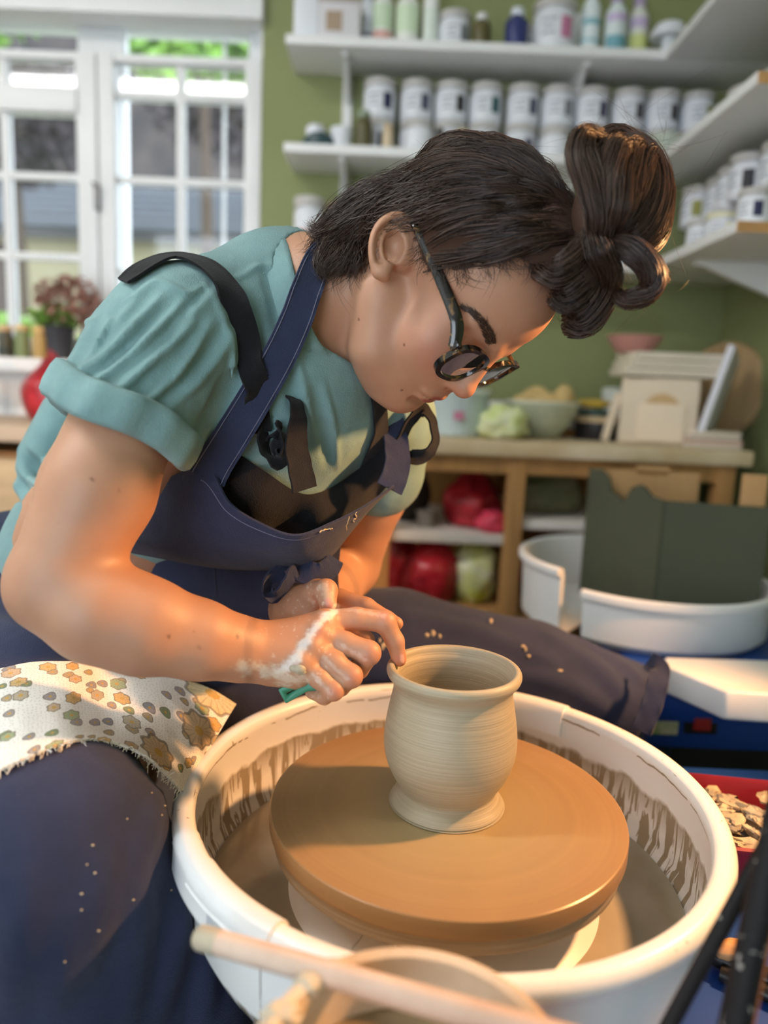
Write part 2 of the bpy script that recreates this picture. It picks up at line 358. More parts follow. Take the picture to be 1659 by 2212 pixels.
# ------------------------------------------------------------------ shelves
M_shelf = mat('white_melamine', srgb('#eceded'), 0.45, var=0.03, vscale=6)
M_ply = mat('raw_board_edge', srgb('#c89a62'), 0.7, var=0.2, vscale=30)
SZ = (1.795, 1.545, 1.290); SY0 = 2.03; SXR = 0.645
bn = ['top', 'middle', 'bottom']
for i, z in enumerate(SZ):
    e = empty('wall_shelf', (0.3, YB, z), f'white melamine {bn[i]} shelf on the olive wall beside the window', 'shelf')
    wbox(MB(), -0.29, 0.93, SY0, YB, z-0.022, z, 0.002).build('board', M_shelf, e)
    for x in (-0.145, 0.46):
        b = MB(); wbox(b, x-0.007, x+0.007, SY0+0.03, YB-0.012, z-0.034, z-0.022, 0.002)
        b.add([(x-.006, YB-.012, z-.03), (x+.006, YB-.012, z-.03), (x+.006, SY0+.05, z-.03), (x-.006, SY0+.05, z-.03), (x-.006, YB-.012, z-.10), (x+.006, YB-.012, z-.10)], [(0, 1, 5, 4), (0, 4, 3), (1, 2, 5), (3, 4, 5, 2), (0, 3, 2, 1)])
        b.build('bracket', M_shelf, e, smooth=False)
    yend = (0.9, 1.50, 1.52)[i]
    e = empty('side_shelf', (XR, 1.8, z), f'white melamine {bn[i]} shelf running along the side wall', 'shelf')
    wbox(MB(), SXR, XR, yend, SY0, z-0.022, z, 0.002).build('board', M_shelf, e)
    wbox(MB(), SXR+0.002, XR-0.002, yend-0.003, yend, z-0.021, z-0.001, 0).build('raw_end', M_ply, e)
    if i < 2: continue
    b = MB(); y = 1.84
    wbox(b, SXR+0.05, XR-0.01, y-0.012, y+0.012, z-0.034, z-0.022, 0.002)
    b.add([(XR-.01, y-.01, z-.03), (XR-.01, y+.01, z-.03), (SXR+.06, y+.01, z-.03), (SXR+.06, y-.01, z-.03), (XR-.01, y-.01, z-.11), (XR-.01, y+.01, z-.11)], [(0, 1, 5, 4), (0, 4, 3), (1, 2, 5), (3, 4, 5, 2), (0, 3, 2, 1)])
    b.build('bracket', M_shelf, e, smooth=False)
for x in (-0.145, 0.46):
    b = MB(); wbox(b, x-0.013, x+0.013, YB-0.012, YB, 1.22, 1.95, 0.002)
    tag(b.build('shelf_upright', M_shelf), 'white slotted upright carrying the shelves ' + ('beside the window' if x < 0 else 'near the room corner'), 'shelf upright')

# ------------------------------------------------------------------ glaze jars and bottles
M_jar = mat('jar_plastic', srgb('#e6e9f0'), 0.4); M_lid = mat('jar_lid', srgb('#c9c6c2'), 0.5, var=0.1, vscale=30)
M_print = mat('label_print', srgb('#9aa0ad'), 0.6)
SW = dict(navy='#2c2f52', black='#26262b', grey='#7e8189', teal='#2f5a5f', slate='#4a4f66', pink='#c77fa0', lilac='#b9a3c9', lime='#cfe0a0', olive='#8f8f45', blue='#6f8fc0', cream='#e7e3c0', brown='#8a6a55', mauve='#8f7a86')
def swm(c): return mat('swatch_'+c, srgb(SW[c]), 0.55)
PROTO = {}
def curved(r, a0, a1, z0, z1, n=8, t=0.0008):
    a = np.linspace(a0, a1, n); v = []; 
    for rr in (r, r+t):
        for z in (z0, z1): v += [(rr*math.cos(x), rr*math.sin(x), z) for x in a]
    f = []
    for j in range(n-1): f += [(2*n+j, 2*n+j+1, 3*n+j+1, 3*n+j), (j, n+j, n+j+1, j+1), (n+j, 3*n+j, 3*n+j+1, n+j+1), (j+1, 2*n+j+1, 2*n+j, j)]
    f += [(0, 2*n, 3*n, n), (n-1, 2*n-1, 4*n-1, 3*n-1)]
    return v, f
def jar(c, loc, label, grp, swa=-0.5, s=1.0, tall=1.0, lidc=None):
    """white screw-lid jar with a colour swatch and print on its label; built once per kind, then copied"""
    key = (c, tall, lidc)
    if key not in PROTO:
        e = bpy.data.objects.new('glaze_jar', None); COL.objects.link(e); e.empty_display_size = 0.03
        r, h = 0.043, 0.098*tall
        MB().lathe([(0, 0), (r-.004, 0), (r, .004), (r, h*.70), (r-.002, h*.75), (r-.007, h*.80), (r-.007, h*.83), (0, h*.83)], seg=28).build('body', M_jar, e)
        MB().lathe([(0, h*.82), (r-.001, h*.82), (r, h*.84), (r, h*.97), (r-.003, h), (r-.009, h), (r-.011, h*.985), (0, h*.985)], seg=28).build('lid', M_lid if not lidc else mat('lid_'+lidc, srgb(SW[lidc]), 0.5), e)
        if c:
            v, f = curved(r, -math.pi/2+0.15, -math.pi/2+0.72, h*.22, h*.62); MB().add(v, f).build('colour_swatch', swm(c), e)
            lb = MB()
            for k, (w0, w1) in enumerate(((-.75, -.05), (-.7, -.2), (-.75, -.1))):
                v, f = curved(r, -math.pi/2+w0, -math.pi/2+w1, h*(.54-.13*k), h*(.58-.13*k)); lb.add(v, f)
            lb.build('label_print', M_print, e)
        PROTO[key] = e; o = e
    else: o = copy_tree(PROTO[key])
    o.location = loc; o.rotation_euler = (0, 0, swa); o.scale = (s, s, s)
    tag(o, label, 'jar', grp); return o
jx = [(820, 'navy'), (900, 'slate'), (975, 'black'), (1050, 'teal'), (1130, 'slate'), (1205, 'grey'), (1280, 'navy'), (1358, 'black'), (1432, 'black'), (1508, 'olive')]
cnt = {}
for px, c in jx: cnt[c] = cnt.get(c, 0)+1
for ji, (px, c) in enumerate(jx):
    p = ony(px, 225, 2.16); nb = 'at the window end' if ji == 0 else ('in the corner' if ji == len(jx)-1 else f'between the {jx[ji-1][1]} and {jx[ji+1][1]} stacks')
    jar(c, (p[0], 2.16, SZ[1]+0.0985), f'white glaze jar with {c} swatch, upper one {nb}, middle shelf', 'stacked glaze jars on the middle shelf', 0.1)
    jar(c, (p[0]+random.uniform(-.003, .003), 2.16, SZ[1]), f'white glaze jar with {c} swatch, lower one {nb}, middle shelf', 'stacked glaze jars on the middle shelf', random.uniform(-.2, .3))
# right-hand shelf jars
for row, (sz, ys) in enumerate(((SZ[1], (1.56, 1.655, 1.75, 1.845, 1.94)), (SZ[2], (1.60, 1.695, 1.79, 1.885, 1.98, 2.07)))):
    for k, y in enumerate(ys):
        for lev in ((0, 1) if row else (0,)):
            c = ['grey', 'teal', 'olive', 'navy', 'slate', 'black'][(k+2*lev+row) % 6]
            jar(c, (0.79+0.012*((k*7+lev) % 3-1), y, sz+0.0985*lev), f'white glaze jar with {c} swatch on the {bn[row+1]} side shelf' + (', upper jar of its stack' if lev else (', lower jar of its stack' if row else '')), f'glaze jars on the {bn[row+1]} side shelf', -0.9)
jar('navy', (0.70, 1.575, SZ[2]), 'small white jar with navy swatch at the open end of the bottom side shelf', None, -0.6, 0.72)
jar('cream', (0.70, 1.72, SZ[2]), 'short pale jar with cream swatch on the bottom side shelf', None, -0.3, 0.8, 0.7, 'cream')
jar('blue', (0.705, 1.85, SZ[2]), 'small white jar with blue swatch on the bottom side shelf', None, -0.3, 0.7)
jar('grey', (0.60, 2.13, SZ[2]), 'white jar with grey swatch in the corner of the bottom shelf', None, 0.0, 0.9)
jar('pink', (0.50, 2.12, SZ[2]), 'white jar with pink swatch on the bottom shelf behind the hair bun', None, 0.0, 0.9)
# left end of the lowest back shelf
jar(None, (ony(668, 460, 2.10)[0], 2.10, SZ[2]), 'tall plain white jar at the window end of the bottom shelf', None, 0, 0.92, 1.55)
jar('brown', (ony(735, 460, 2.13)[0], 2.13, SZ[2]), 'white jar with brown swatch behind the potter, bottom shelf', None, 0.2, 0.9, 1.5, 'brown')
for x, c in ((-0.03, 'grey'), (0.07, 'mauve'), (0.17, 'slate')): jar(c, (x, 2.13, SZ[2]), f'white glaze jar with {c} swatch on the bottom shelf', None, 0.2)
pk = MB().lathe([(0, 0), (.020, 0), (.026, .006), (.027, .030), (.022, .045), (.015, .052), (0, .053)], (ony(655, 500, 2.06)[0], 2.06, SZ[2]), 24).build('clay_pot', mat('pink_clay', srgb('#c9968a'), 0.7, var=0.1))
tag(pk, 'small rounded pink clay pot at the window end of the bottom shelf', 'pot')

def bottle(loc, r, h, cb, cc, label, neck=0.4, bands=(), name='glaze_bottle', cat='bottle'):
    e = empty(name, loc, label, cat)
    MB().lathe([(0, 0), (r*.92, 0), (r, .004), (r, h*.62), (r*.96, h*.68), (r*neck*1.1, h*.80), (r*neck, h*.82), (0, h*.82)], loc, 24).build('body', mat('bottle_'+cb, srgb(cb), 0.4), e)
    MB().lathe([(0, h*.81), (r*neck*1.25, h*.81), (r*neck*1.3, h*.83), (r*neck*1.2, h*.98), (0, h)], loc, 20).build('cap', mat('bottle_'+cc, srgb(cc), 0.45), e)
    for z0, z1, c in bands:
        v, f = curved(r, -2.7, -0.5, h*z0, h*z1, 10); MB().add(np.array(v)+np.array(loc), f).build('label_band', mat('bottle_'+c, srgb(c), 0.5), e)
    return e
def sp(px, y, z): p = ony(px, 60, y); return (float(p[0]), y, z)
z1 = SZ[0]
e = empty('white_carton', sp(665, 2.11, z1), 'plain tall white carton at the window end of the top shelf', 'box')
q = sp(665, 2.11, z1); MB().box((q[0], q[1], z1+.09), (.06, .10, .18), .003).build('carton_body', M_jar, e); MB().box((q[0], q[1], z1+.183), (.062, .102, .006), .002).build('carton_flap', M_jar, e)
q = sp(735, 2.11, z1); e = empty('sample_box', q, 'white box with a beige square on its front, top shelf', 'box')
MB().box((q[0], q[1], z1+.045), (.105, .10, .09), .004).build('box_body', mat('sample_box', srgb('#d9d6da'), 0.6), e)
MB().box((q[0]-.012, q[1]-.051, z1+.046), (.04, .002, .045), 0).build('beige_square', mat('beige_sq', srgb('#a8927c'), 0.6), e)
MB().box((q[0], q[1], z1+.093), (.108, .103, .008), .002).build('box_lid', mat('sample_lid', srgb('#b9aead'), 0.6), e)
for px, y, r, h, cb, cc, lab, bands in [
    (793, 2.15, .024, .17, '#dfe3ea', '#c8c8d4', 'slim white bottle between the sample box and the green labelled bottles, top shelf', ((.1, .3, '#a5a8b5'),)),
    (826, 2.12, .027, .17, '#e6ebe2', '#b7a6c9', 'white bottle with pale green label and rosy base beside the sample box', ((.3, .62, '#cfe3c4'), (.02, .26, '#d8a9a0'))),
    (880, 2.12, .030, .17, '#e9ede4', '#b7a6c9', 'white bottle with pale green label and olive side on the top shelf', ((.25, .62, '#d5e8c8'), (.02, .1, '#e8efe2'))),
    (930, 2.10, .019, .19, '#eef0ee', '#dfe6df', 'narrow white bottle on the top shelf', ((.1, .5, '#dfe9df'),)),
    (1040, 2.08, .024, .085, '#5d5632', '#e4e4e4', 'small olive bottle with white cap on the top shelf', ()),
    (1116, 2.08, .029, .10, '#2b356f', '#dfe5ee', 'navy blue bottle with white cap on the top shelf', ()),
    (1275, 2.11, .024, .18, '#e4eef0', '#9fc7cf', 'white bottle with turquoise print on the top shelf', ((.2, .24, '#8fc0c9'), (.42, .5, '#8fc0c9'))),
    (1330, 2.10, .027, .16, '#dbe6e6', '#b3a1c4', 'white bottle with teal base and lilac cap on the top shelf', ((.02, .30, '#6fa6b3'), (.5, .62, '#c9b9d9'))),
    (1378, 2.13, .026, .17, '#e2e4dc', '#b3a1c4', 'white bottle with lime label and lilac cap on the top shelf', ((.1, .38, '#cfd98a'), (.48, .62, '#c9b9d9')))]:
    bottle(sp(px, y, z1), r, h, cb, cc, lab, 0.45, bands)
jar('grey', sp(982, 2.11, z1), 'white glaze jar with grey swatch on the top shelf', None, 0.2, 0.95)
jar('pink', sp(1197, 2.10, z1), 'large white glaze jar with pink swatch on the top shelf', None, 0.0, 1.25)
jar('slate', sp(1152, 2.17, z1), 'white glaze jar with slate swatch behind the navy bottle', None, 0.0, 0.9)
q = sp(1447, 2.08, z1); e = empty('white_mushroom_jar', q, 'white jar with a wide domed lid at the corner of the top shelf', 'jar')
MB().lathe([(0, 0), (.018, 0), (.017, .03), (.014, .05), (0, .05)], q, 20).build('stem', M_jar, e)
MB().lathe([(0, .045), (.046, .045), (.046, .055), (.034, .075), (.012, .083), (0, .084)], q, 24).build('dome', M_jar, e)
# small things in front on the middle shelf
z2 = SZ[1]
def sp2(px, y): p = ony(px, 290, y); return (float(p[0]), y, z2)
q = sp2(692, 2.08); e = empty('lidded_jar', q, 'squat dark green jar with a white lid at the end of the middle shelf', 'jar')
MB().lathe([(0, 0), (.040, 0), (.046, .006), (.046, .018), (.030, .034), (0, .034)], q, 24).build('body', mat('dark_green_glaze', srgb('#2f4a50'), 0.3), e)
MB().lathe([(0, .03), (.024, .03), (.025, .05), (.02, .056), (0, .057)], (q[0]-.012, q[1], q[2]), 20).build('lid', M_jar, e)
q = sp2(738, 2.07); tag(MB().lathe([(0, 0), (.018, 0), (.024, .010), (.030, .048), (.0285, .048), (.022, .010), (0, .006)], q, 24).build('white_cup', M_jar), 'small white flared cup on the middle shelf', 'cup')
bottle(sp2(785, 2.075), .022, .095, '#5b5635', '#8d9a84', 'small olive bottle with a grey green stopper on the middle shelf', .6)
bottle(sp2(838, 2.06), .014, .060, '#d2bf9f', '#c9b48f', 'tiny beige bottle in front of the navy swatch stack', .7)
jar(None, sp2(905, 2.068), 'plain white lidded jar in front of the stacks, middle shelf', None, 0, 0.85, 0.8)
bottle(sp2(950, 2.055), .012, .055, '#4a4a50', '#55504a', 'tiny dark bottle beside the plain white jar', .7)
for px, c, lab in ((1000, '#cdbf98', 'beige glazed bowl upside down on the middle shelf'), (1290, '#a9a878', 'olive glazed bowl upside down on the middle shelf behind the bun')):
    q = sp2(px, 2.075); tag(MB().lathe([(.045, 0), (.044, .012), (.034, .040), (.016, .052), (.016, .058), (0, .058), (0, .050), (.014, .047), (.031, .037), (.041, .010), (.042, 0)], q, 28).build('glazed_bowl', mat('bowl_'+c, srgb(c), 0.35)), lab, 'bowl')
jar(None, sp2(1200, 2.07), 'plain white jar directly behind the top of the bun', None, 0, 0.8, 0.8)
q = sp2(1360, 2.075); tag(MB().lathe([(0, 0), (.020, 0), (.028, .02), (.030, .05), (.022, .056), (0, .057)], q, 24).build('test_pot', mat('pink_grey', srgb('#c3a7a0'), 0.6)), 'small pinkish grey pot beside the bun on the middle shelf', 'pot')
q = sp2(1440, 2.072); tag(MB().lathe([(0, 0), (.026, 0), (.030, .008), (.050, .060), (.047, .060), (.026, .010), (0, .008)], q, 28).build('sage_bowl', mat('sage_glaze', srgb('#b9c4b6'), 0.3)), 'pale sage green bowl at the corner of the middle shelf', 'bowl')
# ------------------------------------------------------------------ workbench and what it carries
M_wood = mat('pine', srgb('#b98a52'), 0.6, var=0.25, vscale=4, stretch=(12, 12, 1), bump=0.2, bscale=30)
M_top = mat('worn_pale_top', srgb('#e2d3b6'), 0.6, var=0.25, vscale=7, col2=srgb('#cbb48c'))
M_whiteboard = mat('white_board', srgb('#e5dfd8'), 0.6, var=0.1, vscale=10)
M_bag_red = mat('red_plastic', srgb('#c02735'), 0.32, var=0.35, vscale=14, col2=srgb('#8f1522'))
M_bag_pale = mat('pale_plastic', srgb('#dcdcc4'), 0.35, var=0.8, vscale=16, col2=srgb('#c9cf46'))
def blob(c, r, amp, seed, sc=14, neck=0.0, flat=True, nu=40, nv=28, crease=0.0):
    """crumpled sack: a sphere pushed in and out by noise, flat underneath, optional gathered neck"""
    u = np.linspace(0, 2*math.pi, nu, endpoint=False); v = np.linspace(0.02, math.pi-0.02, nv)
    V, U = np.meshgrid(v, u, indexing='ij'); d = np.stack([np.sin(V)*np.cos(U), np.sin(V)*np.sin(U), np.cos(V)], -1).reshape(-1, 3)
    k = 1+amp*vnoise(d+seed*3.1, 2.2, seed)-crease*np.abs(vnoise(d+seed, 5.0, seed+5, 2))
    P = d*k[:, None]
    if neck: 
        t = np.clip((P[:, 2]-0.45)/0.55, 0, 1); s = 1-neck*t; P[:, 0] *= s; P[:, 1] *= s; P[:, 2] += t*t*0.55*neck
    if flat: P[:, 2] = np.where(P[:, 2] < -0.72, -0.72+0.1*(P[:, 2]+0.72), P[:, 2])
    P = P*np.array(r); P[:, 2] -= P[:, 2].min(); P += np.array(c)
    f = grid_faces(nv, nu, True); f += [tuple(range(nu)), tuple((nv-1)*nu+j for j in range(nu))[::-1]]
    return P, [q[::-1] for q in f]
BZ = 0.842; BY = 1.70
wb = empty('workbench', (0.4, 1.95, 0), 'pine workbench with a pale worn top under the shelves', 'workbench')
MB().box((0.38, (BY+2.2)/2, BZ-0.017), (0.88, 2.2-BY, 0.034), 0.005).build('bench_top', M_top, wb)
wbox(MB(), -0.03, 0.79, BY+0.02, BY+0.045, BZ-0.075, BZ-0.034, 0.003).build('apron_rail', M_wood, wb)
for x in (-0.004, 0.298, 0.77):
    for y in (BY+0.035, 2.17): wbox(MB(), x-0.02, x+0.02, y-0.02, y+0.02, 0, BZ-0.034, 0.003).build('post', M_wood, wb)
wbox(MB(), -0.02, 0.31, BY+0.03, 2.17, 0.600, 0.624, 0.003).build('lower_shelf', M_whiteboard, wb)
wbox(MB(), 0.30, 0.78, BY+0.03, 2.17, 0.640, 0.662, 0.003).build('lower_shelf', M_whiteboard, wb)
wbox(MB(), -0.02, 0.78, BY+0.03, 2.17, 0.425, 0.445, 0.003).build('lower_shelf', M_wood, wb)
wbox(MB(), -0.03, 0.80, 2.185, 2.2, 0.2, BZ-0.04, 0.0).build('back_panel', M_wood, wb)
def sack(name, c, r, amp, seed, m, label, cat='bag', neck=0.0, crease=0.15, **k):
    return tag(MB().add(*blob(c, r, amp, seed, neck=neck, crease=crease, **k)).build(name, m, auto=80), label, cat)
sack('clay_bag', (0.215, 1.86, 0.624), (0.075, 0.085, 0.075), .25, 1, M_bag_red, 'big red clay bag standing on the white lower shelf', neck=.5)
sack('clay_bag', (0.255, 1.775, 0.624), (0.042, 0.04, 0.03), .25, 2, mat('pink_red_plastic', srgb('#d8405c'), 0.35), 'small bright pink bag at the front of the white lower shelf')
sack('clay_bag', (0.125, 1.80, 0.445), (0.072, 0.06, 0.085), .22, 3, M_bag_red, 'bright red clay bag bulging out below the white lower shelf', neck=.3)
sack('clay_bag', (0.045, 1.86, 0.445), (0.05, 0.06, 0.09), .2, 4, M_bag_red, 'narrow red clay bag next to the end post of the bench')
sack('clay_bag', (0.225, 1.81, 0.445), (0.062, 0.06, 0.095), .25, 6, M_bag_pale, 'white and lime printed clay bag below the white lower shelf', neck=.3)
sack('clay_bag', (0.41, 1.85, 0.445), (0.07, 0.06, 0.09), .2, 7, mat('crimson_plastic', srgb('#a31d3c'), 0.35), 'crimson bag on the lowest shelf behind the white splash pan')
sack('clay_lump', (0.40, 1.86, 0.662), (0.085, 0.08, 0.07), .2, 8, mat('grey_brown_clay', srgb('#7d6e55'), 0.6, var=.5, vscale=12, col2=srgb('#56603f')), 'grey brown lump of wrapped clay on the second lower shelf', 'clay')
sack('dark_sack', (0.06, 1.90, 0.624), (0.055, 0.06, 0.09), .2, 9, mat('dark_sacking', srgb('#3a322c'), 0.8, var=.4), 'dark brown sack in the shadow of the bench')
q = (0.10, 1.80, 0.624); e = empty('tool_pot', q, 'small grey pot in the shadow on the white lower shelf', 'pot')
MB().lathe([(0, 0), (.018, 0), (.022, .01), (.020, .035), (.018, .035), (.018, .008), (0, .006)], q, 20).build('pot_body', mat('grey_pot', srgb('#8d8882'), 0.6), e)
MB().lathe([(.022, .033), (.024, .036), (.022, .040), (.018, .038)], q, 20).build('pot_rim', mat('grey_pot', srgb('#8d8882'), 0.6), e)

# on the bench
def ob(px, y): p = ony(px, 930, y); return (float(p[0]), y, BZ)
M_clear = glassmat('clear_plastic', (0.86, 0.93, 0.95), 0.15, 1.4, 0.18)
M_film = mat('pale_blue_plastic', srgb('#cfe3ea'), 0.25, trans=0.0, var=0.15, vscale=9)
q = ob(985, 1.86); e = empty('plastic_tub', q, 'pale blue translucent tub beside the potters face', 'tub')
MB().lathe([(0, 0), (.062, 0), (.066, .004), (.076, .10), (.078, .104), (.075, .106), (.072, .10), (.062, .006), (0, .005)], q, 32).build('tub_wall', M_film, e)
MB().lathe([(.078, .100), (.082, .104), (.082, .110), (.074, .112), (.074, .106)], q, 32).build('tub_rim', mat('tub_rim', srgb('#e3eff3'), 0.3), e)
q = ob(975, 1.78); v, f = curved(.0785, -1.75, -1.45, .04, .06, 6); MB().add(np.array(v)+np.array(ob(985, 1.86)), f).build('pink_print', swm('pink'), e)
sack('produce_bag', ob(1085, 1.80), (0.062, 0.05, 0.045), .3, 12, mat('lime_film', srgb('#cfe07a'), 0.3, var=.6, vscale=18, col2=srgb('#e8eed0')), 'crumpled lime green plastic bag in front of the glass bowl', 'bag')
q = ob(1165, 1.90); e = empty('glass_bowl', q, 'big pale glass bowl on the bench', 'bowl')
prof = [(0, 0), (.040, 0), (.046, .004), (.075, .035), (.094, .085), (.090, .086), (.071, .038), (.044, .010), (0, .008)]
MB().lathe(prof, q, 40).build('bowl_body', mat('bowl_glass', srgb('#c6cdb6'), 0.12, var=.2, vscale=15), e)
MB().lathe([(.090, .084), (.094, .084), (.096, .088), (.092, .091), (.089, .088)], q, 40).build('bowl_rim', mat('bowl_rim', srgb('#dfe3d2'), 0.12), e)
M_sponge = mat('sponge', srgb('#dcbf83'), 0.9, var=.25, vscale=25, bump=.6, bscale=120)
for k, (dx, dy, r) in enumerate(((-.045, -.02, .036), (.01, -.035, .040), (.05, .01, .034), (-.01, .03, .040), (.045, -.045, .025))):
    sack('sponge', (q[0]+dx, q[1]+dy, BZ+.058+.006*k), (r, r*.85, .028), .22, 20+k, M_sponge, 'tan sponge ' + ['at the window side of the glass bowl', 'at the front of the glass bowl', 'at the wall side of the glass bowl', 'at the back of the glass bowl', 'small one by the bowl rim'][k], 'sponge', nu=20, nv=14)
# stack of papers and tins behind
for k, (c, h) in enumerate((('#cdd8dc', .018), ('#dfe6ea', .016), ('#b9c6cc', .014), ('#e6eaee', .016))):
    tag(MB().box((0.40+.008*(k % 2), 2.09, BZ+.02+sum((.018, .016, .014, .016)[:k])+h/2), (.26, .17, h*.96), .003).build('notebook', mat('book_'+c, srgb(c), 0.6)), ['grey blue notebook, lowest', 'white notebook, second', 'slate notebook, third', 'white notebook, topmost'][k]+' of the pile behind the glass bowl', 'notebook')
tag(wbox(MB(), .27, .55, 2.0, 2.18, BZ, BZ+.02, .002).build('wooden_tray', M_wood), 'flat wooden tray under the notebooks on the bench', 'tray')
q = ob(1285, 1.92); e = empty('round_tin', q, 'round dark tin with a tan lid beside the glass bowl', 'tin')
MB().lathe([(0, 0), (.050, 0), (.052, .003), (.052, .045), (0, .045)], q, 32).build('tin_body', mat('dark_tin', srgb('#2c2a30'), 0.35, .2), e)
MB().lathe([(0, .044), (.054, .044), (.055, .048), (.053, .058), (0, .060)], q, 32).build('tin_lid', mat('tan_lid', srgb('#c4ab86'), 0.5), e)
q2 = (q[0]-.004, q[1], BZ+.0605); tag(MB().lathe([(0, 0), (.042, 0), (.044, .006), (.042, .014), (0, .016)], q2, 28).build('green_lid', mat('dark_green_lid', srgb('#2e4a44'), 0.4)), 'dark green lid lying on the round tin', 'lid')
q3 = (q[0]-.012, q[1], BZ+.077); sack('mustard_cloth', q3, (.045, .035, .014), .3, 31, mat('mustard', srgb('#c2a545'), 0.8), 'folded mustard cloth on the dark green lid', 'cloth', nu=24, nv=14)
q = ob(1325, 2.04); e = empty('white_canister', q, 'tall white canister behind the plaster block', 'canister')
MB().lathe([(0, 0), (.035, 0), (.036, .004), (.036, .115), (0, .115)], q, 28).build('canister_body', mat('canister', srgb('#d6dbd4'), 0.45), e)
MB().lathe([(0, .112), (.038, .112), (.038, .128), (.034, .132), (0, .133)], q, 28).build('canister_lid', mat('canister_lid', srgb('#c7cfc6'), 0.45), e)
# plaster mould block with inlaid panel, propped at an angle
M_plaster = mat('plaster', srgb('#e9d9c2'), 0.8, var=.12, vscale=8)
pm = empty('plaster_block', ob(1420, 1.90), 'cream plaster block with an arched panel on its face', 'mould'); c0 = np.array(ob(1415, 1.88)); rot = Matrix.Rotation(-.28, 3, 'Z')
def pl(v): return c0+np.array(rot @ Vector(v))
MB().box(pl((0, 0, .078)), (.175, .13, .156), .008, rot).build('block', M_plaster, pm)
MB().box(pl((.006, -.067, .052)), (.105, .008, .090), .003, rot).build('raised_panel', mat('pale_panel', srgb('#eedcc4'), 0.8), pm)
MB().lathe([(0, 0), (.042, 0), (.042, .012), (0, .012)], pl((.006, -.058, .078)), 36, rot @ Matrix.Rotation(math.pi/2, 3, 'X')).build('round_inlay', mat('tan_inlay', srgb('#cfae7f'), 0.8), pm)
MB().box(pl((-.105, .01, .06)), (.02, .12, .12), .006, rot @ Matrix.Rotation(.22, 3, 'Y')).build('side_slab', M_plaster, pm)
for k in range(3):
    tag(MB().box(c0+np.array((.02+.006*(k-1), .02, .160+.019*k+.009)), (.225-.006*k, .165, .018), .003, Matrix.Rotation(-.05+.03*k, 3, 'Z')).build('ware_board', mat('ware_board', srgb('#e4dac6'), 0.7, var=.08, vscale=12)), ['white ware board, lowest on the plaster block', 'white ware board, middle one on the plaster block', 'white ware board, top one under the pink bowl'][k], 'board')
q = (c0[0]-.055, c0[1]+.05, BZ+.2175); tag(MB().lathe([(0, 0), (.040, 0), (.045, .004), (.068, .040), (.064, .040), (.042, .008), (0, .006)], q, 36).build('pink_bowl', mat('pink_glaze', srgb('#c99088'), 0.4, var=.2)), 'pink glazed bowl on top of the ware boards', 'bowl')
# round wooden bat leaning on the wall, white sheet, spoon, tiles
c = np.array(ony(1572, 800, 2.03)); rot = Matrix.Rotation(-1.05, 3, 'Z') @ Matrix.Rotation(math.pi/2-.14, 3, 'X')
rr = .130; cc = (c[0]+.005, 2.05, BZ+.004+rr*math.cos(.14))
tag(MB().lathe([(0, 0), (rr-.004, 0), (rr, .004), (rr, .018), (rr-.004, .022), (0, .022)], cc, 56, rot).build('round_bat', mat('tan_plywood', srgb('#b3946a'), 0.65, var=.2, vscale=5, stretch=(1, 14, 1))), 'round tan wooden bat leaning against the side wall', 'bat')
b = MB().box((0.792, 1.86, BZ+.115), (.016, .20, .225), .003, Matrix.Rotation(.25, 3, 'Y') @ Matrix.Rotation(-.5, 3, 'Z'))
tag(b.build('white_sheet_board', mat('cool_white_board', srgb('#dcdce6'), 0.5)), 'white board propped up at the end of the bench', 'board')
for k in range(4):
    p = ob(1535, 1.80); tag(MB().box((p[0]+.004*(k % 2)-.002, p[1]+.003*k, BZ+.005+.0095*k), (.125-.004*k, .085, .009), .002, Matrix.Rotation(-.12+.05*k, 3, 'Z')).build('test_tile', mat('tile_%d' % k, srgb(('#d9cdbd', '#c9a995', '#cfc4b6', '#e3d5c3')[k]), 0.6)), ['grey tile, lowest', 'terracotta tile, second', 'grey beige tile, third', 'cream tile, topmost'][k]+' of the short pile by the plaster block', 'tile')
e = empty('wooden_spoon', ob(1530, 1.93), 'pale wooden spoon standing behind the plaster block', 'spoon'); p0 = np.array(ob(1540, 1.97)); 
MB().tube([p0+(0, 0, .0), p0+(-.03, .02, .11)], .006, 8).build('spoon_handle', mat('pale_wood', srgb('#d9b98b'), .6), e)
P, f = blob(p0+np.array((-.036, .024, .10)), (.02, .009, .032), 0, 0, flat=False, crease=0, nu=18, nv=12); MB().add(P, f).build('spoon_bowl', mat('pale_wood', srgb('#d9b98b'), .6), e)

# ------------------------------------------------------------------ second wheel: blue body, splash-pan halves, green crate
M_blue = mat('blue_enamel', srgb('#1f4a9e'), 0.35, var=.12, vscale=5, bump=.05, bscale=200)
M_pan = mat('white_abs', srgb('#eceff0'), 0.32, var=.05, vscale=6)
M_black = mat('black_rubber', (0.012, 0.012, 0.014), 0.5)
w2 = empty('second_wheel', (0.6, 1.35, 0), 'blue enamelled potters wheel standing in front of the bench', 'potters wheel')
MB().box((0.665, 1.36, 0.488), (0.49, 0.52, 0.055), .012).build('deck', M_blue, w2)
MB().box((0.625, 1.125, 0.458), (0.41, 0.03, 0.085), .008).build('front_panel', M_blue, w2)
pn = MB().box((0.446, 1.107, 0.470), (0.040, .004, 0.060), .001).build('instruction_label', mat('label_green', srgb('#7fae52'), 0.5, var=.6, vscale=40, col2=srgb('#d8d2b8')), w2)
MB().box((0.500, 1.106, 0.462), (0.05, .006, 0.036), .002).build('switch_plate', M_black, w2); MB().box((0.500, 1.101, 0.462), (0.026, .008, 0.020), .002).build('red_switch', mat('red_switch', srgb('#a32a2a'), .4), w2)
